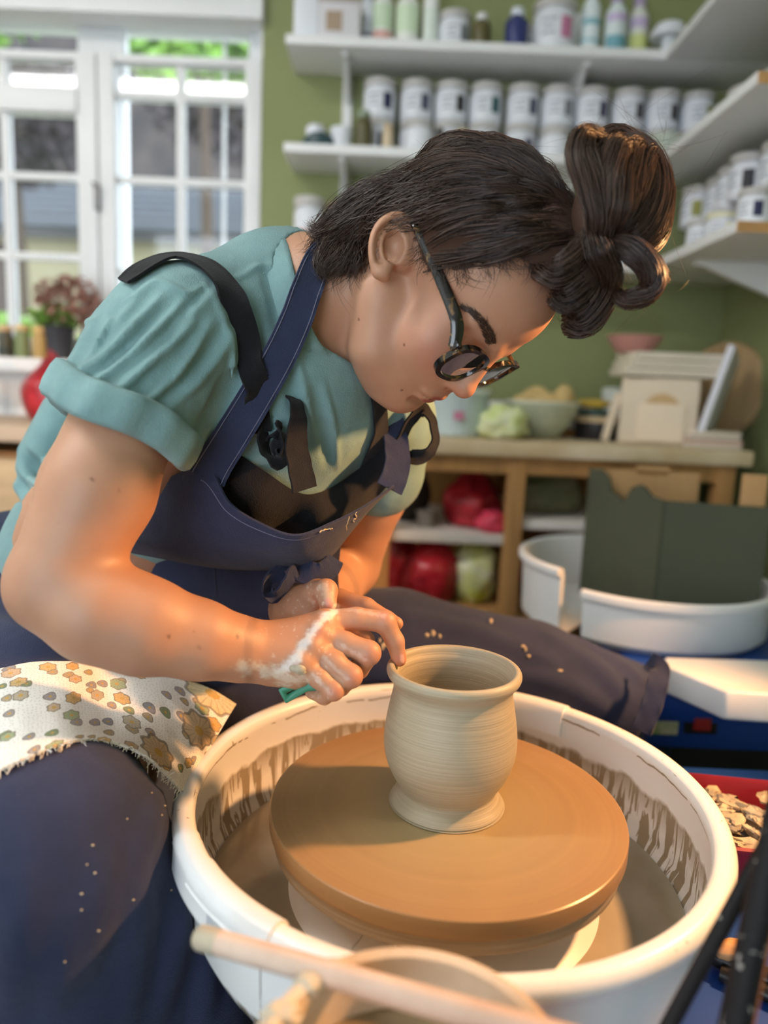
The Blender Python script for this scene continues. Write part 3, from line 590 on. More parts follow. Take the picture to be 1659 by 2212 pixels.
for x, y in ((.46, 1.16), (.46, 1.56), (.86, 1.16), (.86, 1.56)): MB().tube([(x, y, 0), (x, y, .47)], .02, 12).build('leg', mat('dark_blue_leg', srgb('#16284f'), .4), w2)
MB().box((0.63, 1.36, 0.30), (0.36, 0.34, 0.30), .02).build('motor_box', mat('motor_black', (.02, .02, .022), .5), w2)
def pan_arc(R, h, a0, a1, c, floor=True, t=.004, seg=40):
    """half of a splash pan: wall, rolled rim and floor, made of sheet"""
    b = MB(); prof = [(R-.012, 0), (R, .012), (R+.004, h), (R+.013, h), (R+.013, h+.010), (R+.006, h+.014), (R-.002, h+.011), (R-.006, h-.004), (R-.006, .016), (R-.016, .005)]
    prof = prof + [prof[0]]; b.lathe(prof, c, seg, None, a0, a1)
    for a, fl in ((a0, 0), (a1, 1)):
        n = len(prof)-1; v = [(c[0]+r*math.cos(a), c[1]+r*math.sin(a), c[2]+z) for r, z in prof[:-1]]; q = list(range(n)); b.add(v, [q if fl else q[::-1]])
    if floor:
        t_ = np.linspace(a0, a1, seg+1); v = [(c[0]+(R-.012)*math.cos(x), c[1]+(R-.012)*math.sin(x), c[2]+z) for z in (.005, 0) for x in t_]; n = len(t_)
        f = [tuple(range(n)), tuple(range(n, 2*n))[::-1]]+[(j, n+j, n+j+1, j+1) for j in range(n-1)]+[(n-1, 2*n-1, n, 0)]; b.add(v, f)
    return b
tag(pan_arc(.215, .085, math.pi*1.23, math.pi*2.02, (0.52, 1.445, 0.517)).build('splash_pan_half', M_pan), 'white splash pan half with its curved wall in front of the green crate', 'splash pan')
tag(pan_arc(.215, .115, math.pi*.40, math.pi*1.20, (0.497, 1.452, 0.5175)).build('splash_pan_half', M_pan), 'white splash pan half lying open between bench post and crate', 'splash pan')
# green fruit crate of card, trapezoid in plan
M_cgreen = mat('green_card', srgb('#4c5140'), 0.7, var=.12, vscale=7); M_card = mat('brown_card', srgb('#c39a68'), 0.75, var=.12, vscale=9, stretch=(14, 14, 1))
cr_ = empty('card_crate', (.6, 1.5, .53), 'dark green printed card crate with a torn side', 'crate')
A = np.array((.520, 1.40)); B = np.array((.432, 1.605)); Cc = np.array((.705, 1.378)); D = np.array((.655, 1.585)); z0 = .530
def wall(p, q, tops, m, name, t=.006, zb=z0):
    """card wall p->q with a ragged top given as (fraction, z)"""
    p, q = np.array(p), np.array(q); d = (q-p)/np.linalg.norm(q-p); nrm = np.array((-d[1], d[0]))*t/2; k = len(tops); v = []
    for s in (1, -1):
        for fr, z in tops: w = p+(q-p)*fr+nrm*s; v.append((*w, z))
        for fr, z in tops: w = p+(q-p)*fr+nrm*s; v.append((*w, zb))
    f = []
    for j in range(k-1):
        f += [(j, j+1, k+j+1, k+j), (2*k+j, 3*k+j, 3*k+j+1, 2*k+j+1), (j, 2*k+j, 2*k+j+1, j+1), (k+j, k+j+1, 3*k+j+1, 3*k+j)]
    f += [(0, k, 3*k, 2*k), (k-1, 3*k-1, 4*k-1, 2*k-1)]
    return MB().add(v, f).build(name, m, cr_, smooth=False)
wall(A, Cc, [(0, .764), (.5, .763), (1, .762)], M_cgreen, 'front_wall')
wall(B, A, [(0, .800), (.16, .801), (.27, .789), (.33, .760), (.52, .746), (.60, .776), (.70, .785), (.76, .781), (.85, .767), (1, .764)], M_cgreen, 'side_wall')
for n, a in enumerate(((0, .42), (.42, .72), (.72, 1))): 
    t0, t1 = a; wall(B+(D-B)*t0, B+(D-B)*t1, [(0, .80 if n != 1 else .792), (1, .80 if n != 1 else .792)], M_card, 'back_wall')
wall(B+(D-B)*.42, B+(D-B)*.72, [(0, .81), (1, .81)], M_card, 'handle_bridge', zb=.80)
MB().box((.680, 1.398, .775), (.045, .005, .09), .001, Matrix.Rotation(-.1, 3, 'Z')).build('card_flap', M_card, cr_)
MB().add([(*A, z0+.003), (*B, z0+.003), (*D, z0+.003), (*Cc, z0+.003), (*A, z0-.003), (*B, z0-.003), (*D, z0-.003), (*Cc, z0-.003)], [(3, 2, 1, 0), (4, 5, 6, 7), (0, 1, 5, 4), (1, 2, 6, 5), (2, 3, 7, 6), (3, 0, 4, 7)]).build('crate_floor', M_card, cr_, smooth=False)
# white slab table beside the second wheel
v = [(.442, 1.13), (.432, 1.09), (.455, 1.05), (.483, 1.0), (.54, .995), (.70, .995), (.72, 1.14)]
vv = [(x, y, z) for z in (.557, .513) for x, y in v]; n = len(v)
b = bmesh.new(); bv = [b.verts.new(x) for x in vv]; b.faces.new(bv[:n][::-1]) ; b.faces.new(bv[n:])
for j in range(n): b.faces.new((bv[j], bv[(j+1) % n], bv[n+(j+1) % n], bv[n+j]))
bmesh.ops.recalc_face_normals(b, faces=b.faces[:]); bmesh.ops.bevel(b, geom=b.edges[:], offset=.006, segments=3, profile=.5, affect='EDGES')
sl = empty('side_table', (.6, 1.05, 0), 'white plastic side table with a chamfered corner beside the blue wheel', 'table'); MB().bm(b).build('table_slab', M_pan, sl)
MB().tube([(.66, 1.07, 0), (.66, 1.07, .513)], .018, 12).build('table_leg', M_black, sl); MB().lathe([(0, .02), (.09, .012), (.1, 0), (0, 0)][::-1], (.66, 1.07, 0), 24).build('table_foot', M_black, sl)

# ------------------------------------------------------------------ left side: table, red bag, sill things
lt = empty('pine_table', (-1.3, 1.9, 0), 'pine table with drawers under the window', 'table')
MB().box((-1.30, 1.93, .812), (1.45, .46, .036), .005).build('table_top', mat('table_pine', srgb('#cdb9a0'), .6, var=.2, vscale=4, stretch=(1, 14, 14)), lt)
wbox(MB(), -2.0, -.60, 1.76, 2.14, .50, .765, .002).build('drawer_case', M_wood, lt)
for k in range(4):
    x0 = -1.99+k*.348; dr = wbox(MB(), x0+.006, x0+.338, 1.738, 1.762, .62, .755, .004).build('drawer', mat('drawer_pine', srgb('#d3b78f'), .6, var=.2, vscale=4, stretch=(1, 14, 14)), lt)
    MB().lathe([(0, 0), (.007, 0), (.007, .008), (.014, .014), (.013, .022), (0, .025)], (x0+.172, 1.738, .69), 16, Matrix.Rotation(math.pi/2, 3, 'X')).build('knob', M_wood, dr)
for x in (-1.96, -.63):
    for y in (1.78, 2.1): wbox(MB(), x-.025, x+.025, y-.025, y+.025, 0, .795, .004).build('leg', M_wood, lt)
P, f = blob((-.845, 1.93, .830), (.075, .07, .085), .12, 41, neck=.72, crease=.12); rb = empty('gathered_bag', (-.845, 1.93, .83), 'red plastic bag gathered at the neck on the pine table', 'bag')
MB().add(P, f).build('bag_body', M_bag_red, rb, auto=80)
MB().lathe([(.018, -.004), (.022, 0), (.022, .006), (.018, .010), (.015, .003), (.018, -.004)], (-.845, 1.93, .976), 18).build('bag_tie', mat('bag_tie', srgb('#8f1522'), .4), rb)
tag(MB().add(*blob((-.98, 1.86, .830), (.03, .02, .012), .2, 43)).build('red_rag', M_bag_red), 'little dark red rag near the gathered bag', 'rag')
def so(px, y): p = ony(px, 740, y); return (float(p[0]), y, .988)
for px, cb, cc, h, lab in ((12, '#4b4a3c', '#d8b58a', .085, 'small dark bottle with a tan stopper at the end of the sill'), (48, '#7d8a5e', '#dcc08c', .088, 'small green bottle with a cork stopper on the sill'), (86, '#b9995c', '#dcb878', .086, 'small amber bottle with a cork stopper on the sill')):
    bottle(so(px, 2.10), .020, h, cb, cc, lab, .75, ((.1, .3, '#2f3a34'),) if px == 12 else ())
q = so(125, 2.13); e = empty('dark_planter', q, 'dark planter of rusty flowers on the window sill', 'planter')
MB().lathe([(0, 0), (.035, 0), (.045, .08), (.048, .085), (.044, .088), (.040, .08), (0, .075)], q, 24).build('planter_pot', mat('dark_pot', srgb('#3a3d44'), .5), e)
v, f = leaves(420, (q[0]+.03, q[1], q[2]+.16), (.10, .045, .07), .014, 51); MB().add(v, f).build('blossom', mat('rusty_blossom', srgb('#b98d7f'), .7, var=.5, vscale=30, col2=srgb('#8a5a4c')), e, smooth=False)['kind'] = 'stuff'
v, f = leaves(160, (q[0], q[1], q[2]+.11), (.07, .045, .04), .018, 52); MB().add(v, f).build('leafage', M_leaf1, e, smooth=False)['kind'] = 'stuff'
q = so(158, 2.12); tag(MB().lathe([(0, 0), (.024, 0), (.026, .004), (.026, .09), (.020, .10), (0, .10)], (q[0]+.075, q[1], q[2]), 20).build('dark_canister', mat('slate_canister', srgb('#4c5358'), .5)), 'dark slate canister behind the potters sleeve', 'canister')
q = so(30, 2.16); tag(MB().lathe([(0, 0), (.03, 0), (.034, .05), (.030, .052), (.027, .006), (0, .005)], q, 24).build('pale_pot', mat('pale_pot', srgb('#d8d8d2'), .5)), 'pale flower pot at the back of the sill', 'pot')
# ------------------------------------------------------------------ the potter's wheel
BC = np.array((0.0727, 0.689)); BZT = 0.554      # bat centre and its top
M_slip = mat('grey_slip', srgb('#b3ac99'), 0.14, var=.25, vscale=7, bump=.5, bscale=11, col2=srgb('#9a927f'))
def pan_mat():
    """white plastic, with clay splashes and runs on the inside of the wall"""
    m = mat('splashed_plastic', srgb('#eceeed'), 0.34); N, L = nt(m); b = N['Principled BSDF']
    tc = N.new('ShaderNodeTexCoord'); sep = N.new('ShaderNodeSeparateXYZ'); L.new(tc.outputs['Object'], sep.inputs[0])
    at = N.new('ShaderNodeMath'); at.operation = 'ARCTAN2'; L.new(sep.outputs['Y'], at.inputs[0]); L.new(sep.outputs['X'], at.inputs[1])
    def mul(a, k): x = N.new('ShaderNodeMath'); x.operation = 'MULTIPLY'; L.new(a, x.inputs[0]); x.inputs[1].default_value = k; return x.outputs[0]
    cb = N.new('ShaderNodeCombineXYZ'); L.new(mul(at.outputs[0], 1.0), cb.inputs[0]); L.new(mul(sep.outputs['Z'], 4.0), cb.inputs[1])
    def noise(sc, det, vec, dist=0.0):
        n = N.new('ShaderNodeTexNoise'); n.inputs['Scale'].default_value = sc; n.inputs['Detail'].default_value = det; n.inputs['Distortion'].default_value = dist; L.new(vec, n.inputs['Vector']); return n.outputs['Fac']
    def ramp(x, a, c):
        r = N.new('ShaderNodeMapRange'); r.inputs['From Min'].default_value = a; r.inputs['From Max'].default_value = c; L.new(x, r.inputs['Value']); return r.outputs['Result']
    def math2(op, a, c):
        x = N.new('ShaderNodeMath'); x.operation = op
        for i, y in enumerate((a, c)):
            if isinstance(y, (int, float)): x.inputs[i].default_value = y
            else: L.new(y, x.inputs[i])
        return x.outputs[0]
    cb2 = N.new('ShaderNodeCombineXYZ'); L.new(mul(at.outputs[0], 14.0), cb2.inputs[0]); L.new(mul(sep.outputs['Z'], 9.0), cb2.inputs[1])
    run = noise(1.6, 2, cb2.outputs[0], 1.2); stripes = math2('GREATER_THAN', run, .50)
    z = sep.outputs['Z']; edge = math2('ADD', z, mul(noise(7, 4, cb.outputs[0]), .028))        # wavy upper limit of the runs
    low = ramp(edge, BZT-.008, BZT-.014); lower = ramp(z, BZT-.020, BZT-.062)
    a1 = math2('MULTIPLY', low, math2('MAXIMUM', stripes, math2('SUBTRACT', 1.0, lower)))

    ln = math2('ABSOLUTE', math2('SUBTRACT', math2('ADD', z, mul(noise(5, 6, cb.outputs[0]), .012)), BZT+.0245), 0); ln = math2('LESS_THAN', ln, .0011)
    ln2 = math2('ABSOLUTE', math2('SUBTRACT', math2('ADD', z, mul(noise(6, 6, cb.outputs[0]), .014)), BZT+.0135), 0); ln2 = math2('LESS_THAN', ln2, .0012)
    br = math2('GREATER_THAN', noise(3.2, 3, cb.outputs[0]), .46)
    a2 = math2('MULTIPLY', math2('MAXIMUM', ln, ln2), br)
    spk = math2('GREATER_THAN', noise(130, 2, tc.outputs['Object']), .735); sp2 = math2('MULTIPLY', spk, .8)
    # only the inside of the wall carries runs
    rad = N.new('ShaderNodeMath'); rad.operation = 'POWER'; xx = math2('ADD', math2('MULTIPLY', sep.outputs['X'], sep.outputs['X']), math2('MULTIPLY', sep.outputs['Y'], sep.outputs['Y'])); L.new(xx, rad.inputs[0]); rad.inputs[1].default_value = .5
    inside = math2('LESS_THAN', rad.outputs[0], .2405); a1 = math2('MULTIPLY', a1, math2('GREATER_THAN', rad.outputs[0], .2))
    allm = math2('MAXIMUM', math2('MULTIPLY', math2('MAXIMUM', a1, a2), inside), math2('MULTIPLY', sp2, ramp(z, BZT-.02, BZT+.01)))
    dust = mul(noise(6, 5, tc.outputs['Object']), .30); allm2 = math2('MAXIMUM', allm, math2('MULTIPLY', dust, inside))
    mx = N.new('ShaderNodeMix'); mx.data_type = 'RGBA'; L.new(allm2, mx.inputs['Factor']); mx.inputs['A'].default_value = (*srgb('#eef0ee'), 1); mx.inputs['B'].default_value = (*srgb('#978b75'), 1)
    L.new(mx.outputs['Result'], b.inputs['Base Color'])
    bp = N.new('ShaderNodeBump'); bp.inputs['Strength'].default_value = .5; bp.inputs['Distance'].default_value = .0012; L.new(allm, bp.inputs['Height']); L.new(bp.outputs[0], b.inputs['Normal'])
    return m
M_splash = pan_mat()
pw = empty('potters_wheel', (BC[0], BC[1], 0), 'blue potters wheel with a white clay splashed pan', 'potters wheel')
def wobj(name, b, m, par=pw, **k):
    """part whose mesh sits in wheel coordinates (axis at the origin)"""
    for i in range(len(b.v)): b.v[i] = np.asarray(b.v[i], float)
    o = b.build(name, m, None, **k); o.parent = par; return o
RB = .238; ZR = BZT+.020                          # wall radius, rim height
rim = []
for t in np.linspace(-.5*math.pi, 1.25*math.pi, 14): rim.append((RB+.0105+.0095*math.cos(-t+math.pi*.0)+.0, ZR-.010+.0095*math.sin(t)))
wallp = [(RB-.020, BZT-.092), (RB-.006, BZT-.086), (RB, BZT-.072), (RB+.001, BZT-.02), (RB+.002, ZR-.018)]
outp = [(RB+.0055, ZR-.022), (RB+.0045, BZT-.02), (RB+.0035, BZT-.074), (RB-.004, BZT-.090), (RB-.020, BZT-.096)]
rimp = [(RB+.0105+.0105*math.cos(t), ZR-.0105+.0105*math.sin(t)) for t in np.linspace(math.pi*1.05, -.55*math.pi, 14)]
prof = wallp+rimp+outp
gap = .004
halves = ((math.radians(-128), math.radians(62)), (math.radians(62)+gap, math.radians(232)-gap))
for a0, a1 in halves:
    b = MB(); b.lathe(prof, (0, 0, 0), 120, None, a0, a1)
    fl = [(.070, BZT-.100), (.070, BZT-.0965), (RB-.02, BZT-.092)]
    b.lathe([(RB-.020, BZT-.096), (.085, BZT-.099), (.075, BZT-.096), (.085, BZT-.0935), (RB-.020, BZT-.092)], (0, 0, 0), 120, None, a0, a1)
    b.lathe([(.160, BZT-.0925), (.156, BZT-.088), (.150, BZT-.084), (.120, BZT-.072), (.100, BZT-.064), (.075, BZT-.062), (.075, BZT-.066), (.098, BZT-.068), (.118, BZT-.076), (.148, BZT-.088), (.154, BZT-.0925)], (0, 0, 0), 120, None, a0, a1)
    wobj('basin_half', b, M_splash, auto=50)
# joint collars and clips of the two halves
def rimband(a0, a1, lift, name, par=pw, inner=.0, drop=.030):
    pr = [(RB-.002-lift, ZR-.034), (RB-.002-lift, ZR-.014)]+[(RB+.0105+(.0105+lift)*math.cos(t), ZR-.0105+(.0105+lift)*math.sin(t)) for t in np.linspace(math.pi, -.1*math.pi, 10)]+[(RB+.0215+lift, ZR-.012-drop), (RB+.0165, ZR-.012-drop), (RB+.0185, ZR-.010), (RB+.0105, ZR-.001), (RB+.001, ZR-.012), (RB+.001, ZR-.034)]
    pr.append(pr[0]); b = MB().lathe(pr, (0, 0, 0), 20, None, a0, a1)
    for a, fl in ((a0, 0), (a1, 1)):
        q = list(range(len(pr)-1)); b.add([(r*math.cos(a), r*math.sin(a), z) for r, z in pr[:-1]], [q if fl else q[::-1]])
    return wobj(name, b, M_pan, par, auto=40)
rimband(math.radians(50), math.radians(73), .0018, 'joint_collar', drop=.012)
rimband(math.radians(-146), math.radians(-123), .0025, 'joint_clip', drop=.004)
rimband(math.radians(-157), math.radians(-138), .0012, 'joint_clip', drop=.022)
b = MB().lathe([(.0, BZT-.0855), (.232, BZT-.0855), (.234, BZT-.090), (0, BZT-.0905)][::-1], (0, 0, 0), 96)
b = MB().lathe([(.150, BZT-.0915), (.150, BZT-.0850), (.17, BZT-.0848), (.20, BZT-.0838), (.2305, BZT-.0828), (.2305, BZT-.0915), (.150, BZT-.0915)], (0, 0, 0), 120)
wobj('slurry', b, M_slip)
M_head = mat('clay_coated_metal', srgb('#b3a48c'), .35, var=.3, vscale=40, stretch=(.3, .3, 30), col2=srgb('#8f8069'))
wobj('wheel_head', MB().lathe([(0, BZT-.060), (.055, BZT-.060), (.070, BZT-.056), (.125, BZT-.050), (.150, BZT-.043), (.161, BZT-.037), (.1665, BZT-.032), (.1675, BZT-.024), (.166, BZT-.0195), (.164, BZT-.0182), (0, BZT-.0182)], (0, 0, 0), 120), M_head)
wobj('shaft', MB().lathe([(0, .30), (.03, .30), (.03, BZT-.058), (0, BZT-.058)], (0, 0, 0), 32), M_dk)
dk = MB().box((0.175, -.10, BZT-.128), (.65, .80, .05), .012); wobj('deck', dk, M_blue)
for x, y in ((-.1, -.42), (-.1, .24), (.46, -.42), (.46, .24)): wobj('leg', MB().tube([(x, y, 0), (x, y, BZT-.15)], .02, 12), mat('dark_blue_leg', srgb('#16284f'), .4))
wobj('motor_housing', MB().box((.17, -.06, .26), (.42, .40, .28), .03), mat('motor_black', (.02, .02, .022), .5))
# bat: terracotta-stained disc lying on the wheel head
def bat_mat():
    m = mat('spinning_clay_bat', srgb('#c08a52'), .30); N, L = nt(m); b = N['Principled BSDF']
    tc = N.new('ShaderNodeTexCoord'); sep = N.new('ShaderNodeSeparateXYZ'); L.new(tc.outputs['Object'], sep.inputs[0])
    ln = N.new('ShaderNodeVectorMath'); ln.operation = 'LENGTH'; cb = N.new('ShaderNodeCombineXYZ'); L.new(sep.outputs['X'], cb.inputs[0]); L.new(sep.outputs['Y'], cb.inputs[1]); L.new(cb.outputs[0], ln.inputs[0])
    cr2 = N.new('ShaderNodeCombineXYZ'); L.new(ln.outputs['Value'], cr2.inputs[0]); L.new(sep.outputs['Z'], cr2.inputs[1])
    n = N.new('ShaderNodeTexNoise'); n.inputs['Scale'].default_value = 90; n.inputs['Detail'].default_value = 5; L.new(cr2.outputs[0], n.inputs['Vector'])
    r = N.new('ShaderNodeValToRGB'); E = r.color_ramp.elements; E[0].position = .3; E[0].color = (*srgb('#957650'), 1); E[1].position = .72; E[1].color = (*srgb('#a5835a'), 1); L.new(n.outputs['Fac'], r.inputs[0])
    rr = N.new('ShaderNodeMapRange'); rr.inputs['From Min'].default_value = .05; rr.inputs['From Max'].default_value = .165; L.new(ln.outputs['Value'], rr.inputs['Value'])
    mx = N.new('ShaderNodeMix'); mx.data_type = 'RGBA'; L.new(rr.outputs[0], mx.inputs['Factor']); mx.inputs['A'].default_value = (*srgb('#a39068'), 1); L.new(r.outputs[0], mx.inputs['B'])
    L.new(mx.outputs['Result'], b.inputs['Base Color'])
    bp = N.new('ShaderNodeBump'); bp.inputs['Strength'].default_value = .12; bp.inputs['Distance'].default_value = .001; L.new(n.outputs['Fac'], bp.inputs['Height']); L.new(bp.outputs[0], b.inputs['Normal'])
    return m
R_ = .171
bt = MB().lathe([(0, -.018), (R_-.004, -.018), (R_-.0005, -.0165), (R_, -.0155), (R_, -.0018), (R_-.0005, -.0006), (R_-.0016, 0), (R_-.005, .0), (R_*.5, .0), (0, 0)], (0, 0, 0), 160).build('throwing_bat', bat_mat(), auto=25)
bt.location = (BC[0], BC[1], BZT); tag(bt, 'wide orange brown throwing bat on the wheel head', 'bat')

# ------------------------------------------------------------------ the pot
def clay_mat():
    m = mat('wet_stoneware', srgb('#c3b99e'), .42); N, L = nt(m); b = N['Principled BSDF']
    tc = N.new('ShaderNodeTexCoord'); mp = N.new('ShaderNodeMapping'); mp.inputs['Scale'].default_value = (4, 4, 520); L.new(tc.outputs['Object'], mp.inputs[0])
    n = N.new('ShaderNodeTexNoise'); n.inputs['Scale'].default_value = 1.6; n.inputs['Detail'].default_value = 5; n.inputs['Roughness'].default_value = .6; L.new(mp.outputs[0], n.inputs['Vector'])
    r = N.new('ShaderNodeValToRGB'); E = r.color_ramp.elements; E[0].position = .32; E[0].color = (*srgb('#a29a83'), 1); E[1].position = .66; E[1].color = (*srgb('#b3aa93'), 1); L.new(n.outputs['Fac'], r.inputs[0]); L.new(r.outputs[0], b.inputs['Base Color'])
    bp = N.new('ShaderNodeBump'); bp.inputs['Strength'].default_value = .55; bp.inputs['Distance'].default_value = .0012; L.new(n.outputs['Fac'], bp.inputs['Height']); L.new(bp.outputs[0], b.inputs['Normal'])
    return m
M_clay = clay_mat()
pp = [(0, .0005), (.052, .0005), (.0545, .0012), (.0550, .0028), (.0530, .0060), (.0495, .0105), (.0475, .0150), (.0472, .0175), (.0490, .0215), (.0535, .0290), (.0585, .0390), (.0622, .0500), (.0637, .0610), (.0636, .0720), (.0622, .0840), (.0602, .0960), (.0583, .1060), (.0570, .1130), (.0568, .1180), (.0578, .1222), (.0602, .1258), (.0626, .1288), (.0639, .1320), (.0637, .1352), (.0622, .1375), (.0598, .1383), (.0576, .1374), (.0562, .1352), (.0553, .1320), (.0540, .1290), (.0530, .1265), (.0524, .1220), (.0522, .1180), (.0526, .1130), (.0540, .1040), (.0560, .0930), (.0578, .0820), (.0586, .0700), (.0580, .0560), (.0555, .0420), (.0500, .0290), (.0420, .0200), (.0250, .0140), (0, .0125)]
pot = MB().lathe(cr(pp, 4), (0, 0, 0), 128).build('clay_pot', M_clay, auto=70)
pot.location = (BC[0], BC[1], BZT); tag(pot, 'freshly thrown grey clay pot with a flared rim on the bat', 'pot')

# ------------------------------------------------------------------ foreground: tub, dowel, tray of scraps, tool handles
M_tub = mat('dirty_tub', srgb('#e4d8c4'), .5, var=.35, vscale=10, col2=srgb('#b79c7a'), bump=.2, bscale=30)
TR = .080; _b = ony(890, 2052, .430); TZ = float(_b[2]); tc_ = np.array((_b[0]-.002, .430-TR))
dz0 = BZT-.103
tb = empty('water_tub', (tc_[0], tc_[1], dz0), 'clay smeared plastic water tub in front of the wheel', 'tub')
h = TZ-dz0
MB().lathe([(0, 0), (TR-.014, 0), (TR-.010, .004), (TR-.002, h-.008), (TR+.004, h-.008), (TR+.005, h-.002), (TR+.001, h), (TR-.004, h-.002), (TR-.007, h-.012), (TR-.013, .008), (0, .006)], (*tc_, dz0), 72).build('tub_wall', M_tub, tb)
MB().lathe([(0, h-.034), (TR-.008, h-.034), (TR-.008, h-.038), (0, h-.038)][::-1], (*tc_, dz0), 48).build('clay_water', mat('clay_water', srgb('#8f7f62'), .12, var=.15, vscale=8), tb)
for k, a in enumerate((2.2, 2.42, 2.75, 2.95)):
    p = tc_+np.array((math.cos(a), math.sin(a)))*TR; MB().add(*blob((p[0], p[1], TZ-.010), (.012-.002*(k % 2), .008, .007), .3, 60+k, nu=20, nv=14, crease=.2)).build('clay_lump', mat('pale_clay', srgb('#d9cdb4'), .55, var=.2, vscale=30), tb)
# dowel resting across the tub rim
p0 = unp(428, 2024, .505); p1 = unp(1165, 2232, .405)
DR = .0078
dw = empty('wooden_dowel', p0, 'pale clay dusted wooden dowel lying across the water tub', 'dowel')
ax_ = (p1-p0)/np.linalg.norm(p1-p0)
def shift(p): return p
MB().tube([p0+ax_*.012, p0+ax_*.1, p1, p1+ax_*.10], DR, 24).build('shaft', mat('dusty_dowel', srgb('#d9c2b0'), .7, var=.25, vscale=18, col2=srgb('#c4a793'), stretch=(1, 1, 1), bump=.25, bscale=160), dw)
MB().tube([p0, p0+ax_*.002, p0+ax_*.018], [DR-.001, DR+.0003, DR+.0003], 24).build('clay_tip', mat('wet_tip', srgb('#b9b09a'), .4), dw)
# red tray of clay scraps standing on the deck
M_tray = mat('red_tray', srgb('#8f2436'), .28, var=.2, vscale=20, col2=srgb('#7e1a2b'))
ty = empty('scrap_tray', (.43, .76, dz0), 'red plastic tray with clay scraps beside the wheel', 'tray')
c = np.array((.455, .765)); hx, hy = .115, .075; rt = Matrix.Rotation(-.12, 3, 'Z')
def trp(x, y, z): w = rt @ Vector((x, y, 0)); return (c[0]+w.x, c[1]+w.y, z)
ringz = [(0.86, dz0+.002), (0.90, dz0), (1.0, dz0+.052), (1.035, dz0+.054), (1.04, dz0+.058), (1.0, dz0+.060), (.965, dz0+.056), (.87, dz0+.006)]
def rrect(k, n=10):
    o = []; r = .03*k; X, Y = hx*k-r, hy*k-r
    for qx, qy, a in ((1, 1, 0), (-1, 1, 1), (-1, -1, 2), (1, -1, 3)):
        for t in np.linspace(0, math.pi/2, n): o.append((qx*X+r*math.cos(t+a*math.pi/2), qy*Y+r*math.sin(t+a*math.pi/2)))
    return o
G = np.array([[trp(x, y, z) for x, y in rrect(k)] for k, z in ringz]); n = G.shape[1]
f = grid_faces(len(ringz), n, True)+[tuple(range(n))[::-1], tuple((len(ringz)-1)*n+j for j in range(n))]
MB().add(G.reshape(-1, 3), f).build('tray_body', M_tray, ty)
M_scrap = mat('clay_scraps', srgb('#cdbd9f'), .7, var=.35, vscale=30, col2=srgb('#98907f')); M_scrap2 = mat('grey_scraps', srgb('#8e8b82'), .5, var=.3, vscale=30)
g = random.Random(5)
for k in range(84):
    x, y = g.uniform(-.9, .9)*hx*.85, g.uniform(-.9, .9)*hy*.82; s = g.uniform(.006, .013); z = dz0+.036+.012*g.random()
    P, f = blob((0, 0, 0), (s*1.5, s, s*.42), .7, 100+k, nu=12, nv=8, crease=.8, flat=False); a = g.uniform(0, 6.28); Rm = np.array(Matrix.Rotation(a, 3, 'Z') @ Matrix.Rotation(g.uniform(-.7, .7), 3, 'X')); P = P@Rm.T+np.array(trp(x, y, z))
    o = MB().add(P, f).build('clay_scrap', M_scrap if g.random() < .75 else M_scrap2, auto=25)
    tag(o, ('buff' if o.data.materials[0] is M_scrap else 'grey')+' scrap of trimmed clay in the red tray', 'clay scrap', 'clay scraps in the red tray')
MB().box(trp(0, 0, dz0+.02), (hx*1.66, hy*1.62, .026), .01, rt).build('clay_bed', M_scrap, ty)
# black rail along the deck with a clay crust
rl = empty('deck_rail', (.35, .62, dz0), 'black steel rail bolted along the blue deck', 'rail')
a, b2 = np.array(onz(1540, 2062, dz0+.012)), np.array(onz(1720, 2140, dz0+.012))
MB().tube([a, b2], .009, 14).build('rail_bar', mat('black_steel', (.015, .015, .016), .3, .3), rl)
MB().tube([a+(0, -.017, -.004), b2+(0, -.017, -.004)], .007, 14).build('rail_bar', mat('black_steel', (.015, .015, .016), .3, .3), rl)
MB().add(*blob(a+(b2-a)*.28+(.002, .004, .004), (.024, .010, .008), .25, 77, nu=18, nv=12)).build('clay_crust', mat('tan_clay', srgb('#c99a6c'), .7), rl)
# two dark handles leaning in a jug at the front corner of the deck
M_ebony = mat('speckled_black_paint', (.018, .018, .020), .6, bump=.3, bscale=60, spec=.2)
N, L = nt(M_ebony); tcn = N.new('ShaderNodeTexCoord'); vn = N.new('ShaderNodeTexNoise'); vn.inputs['Scale'].default_value = 120; L.new(tcn.outputs['Object'], vn.inputs['Vector'])
rp = N.new('ShaderNodeValToRGB'); rp.color_ramp.elements[0].position = .66; rp.color_ramp.elements[0].color = (.012, .012, .014, 1); rp.color_ramp.elements[1].position = .71; rp.color_ramp.elements[1].color = (.34, .34, .32, 1); L.new(vn.outputs['Fac'], rp.inputs[0]); L.new(rp.outputs[0], N['Principled BSDF'].inputs['Base Color'])
s0, s1 = unp(1440, 2225, .46), unp(1675, 1790, .50); e = empty('trimming_tool', s0, 'slim black paint speckled tool handle leaning over the blue deck', 'tool'); d_ = s1-s0
MB().tube([s0-d_*.32, s0, s1, s1+d_*.3], [.0045, .0050, .0052, .005], 16).build('handle', M_ebony, e); MB().tube([s1+d_*.3, s1+d_*.36], .0056, 12).build('ferrule', mat('steel', (.5, .5, .5), .3, 1), e)
s0, s1 = unp(1585, 2225, .44), unp(1690, 1720, .47); e = empty('trimming_tool', s0, 'thick black speckled tool handle with a bare wood edge', 'tool'); d_ = s1-s0
MB().tube([s0-d_*.30, s0, s1, s1+d_*.2], [.0082, .0090, .0080, .007], 18).build('handle', M_ebony, e)
sd = np.array((.0078, -.002, 0)); MB().tube([s0-d_*.28+sd, s0+sd, s1+sd*.9], [.0022, .0024, .0020], 8).build('bare_wood_edge', mat('orange_wood', srgb('#a86a3c'), .6), e)
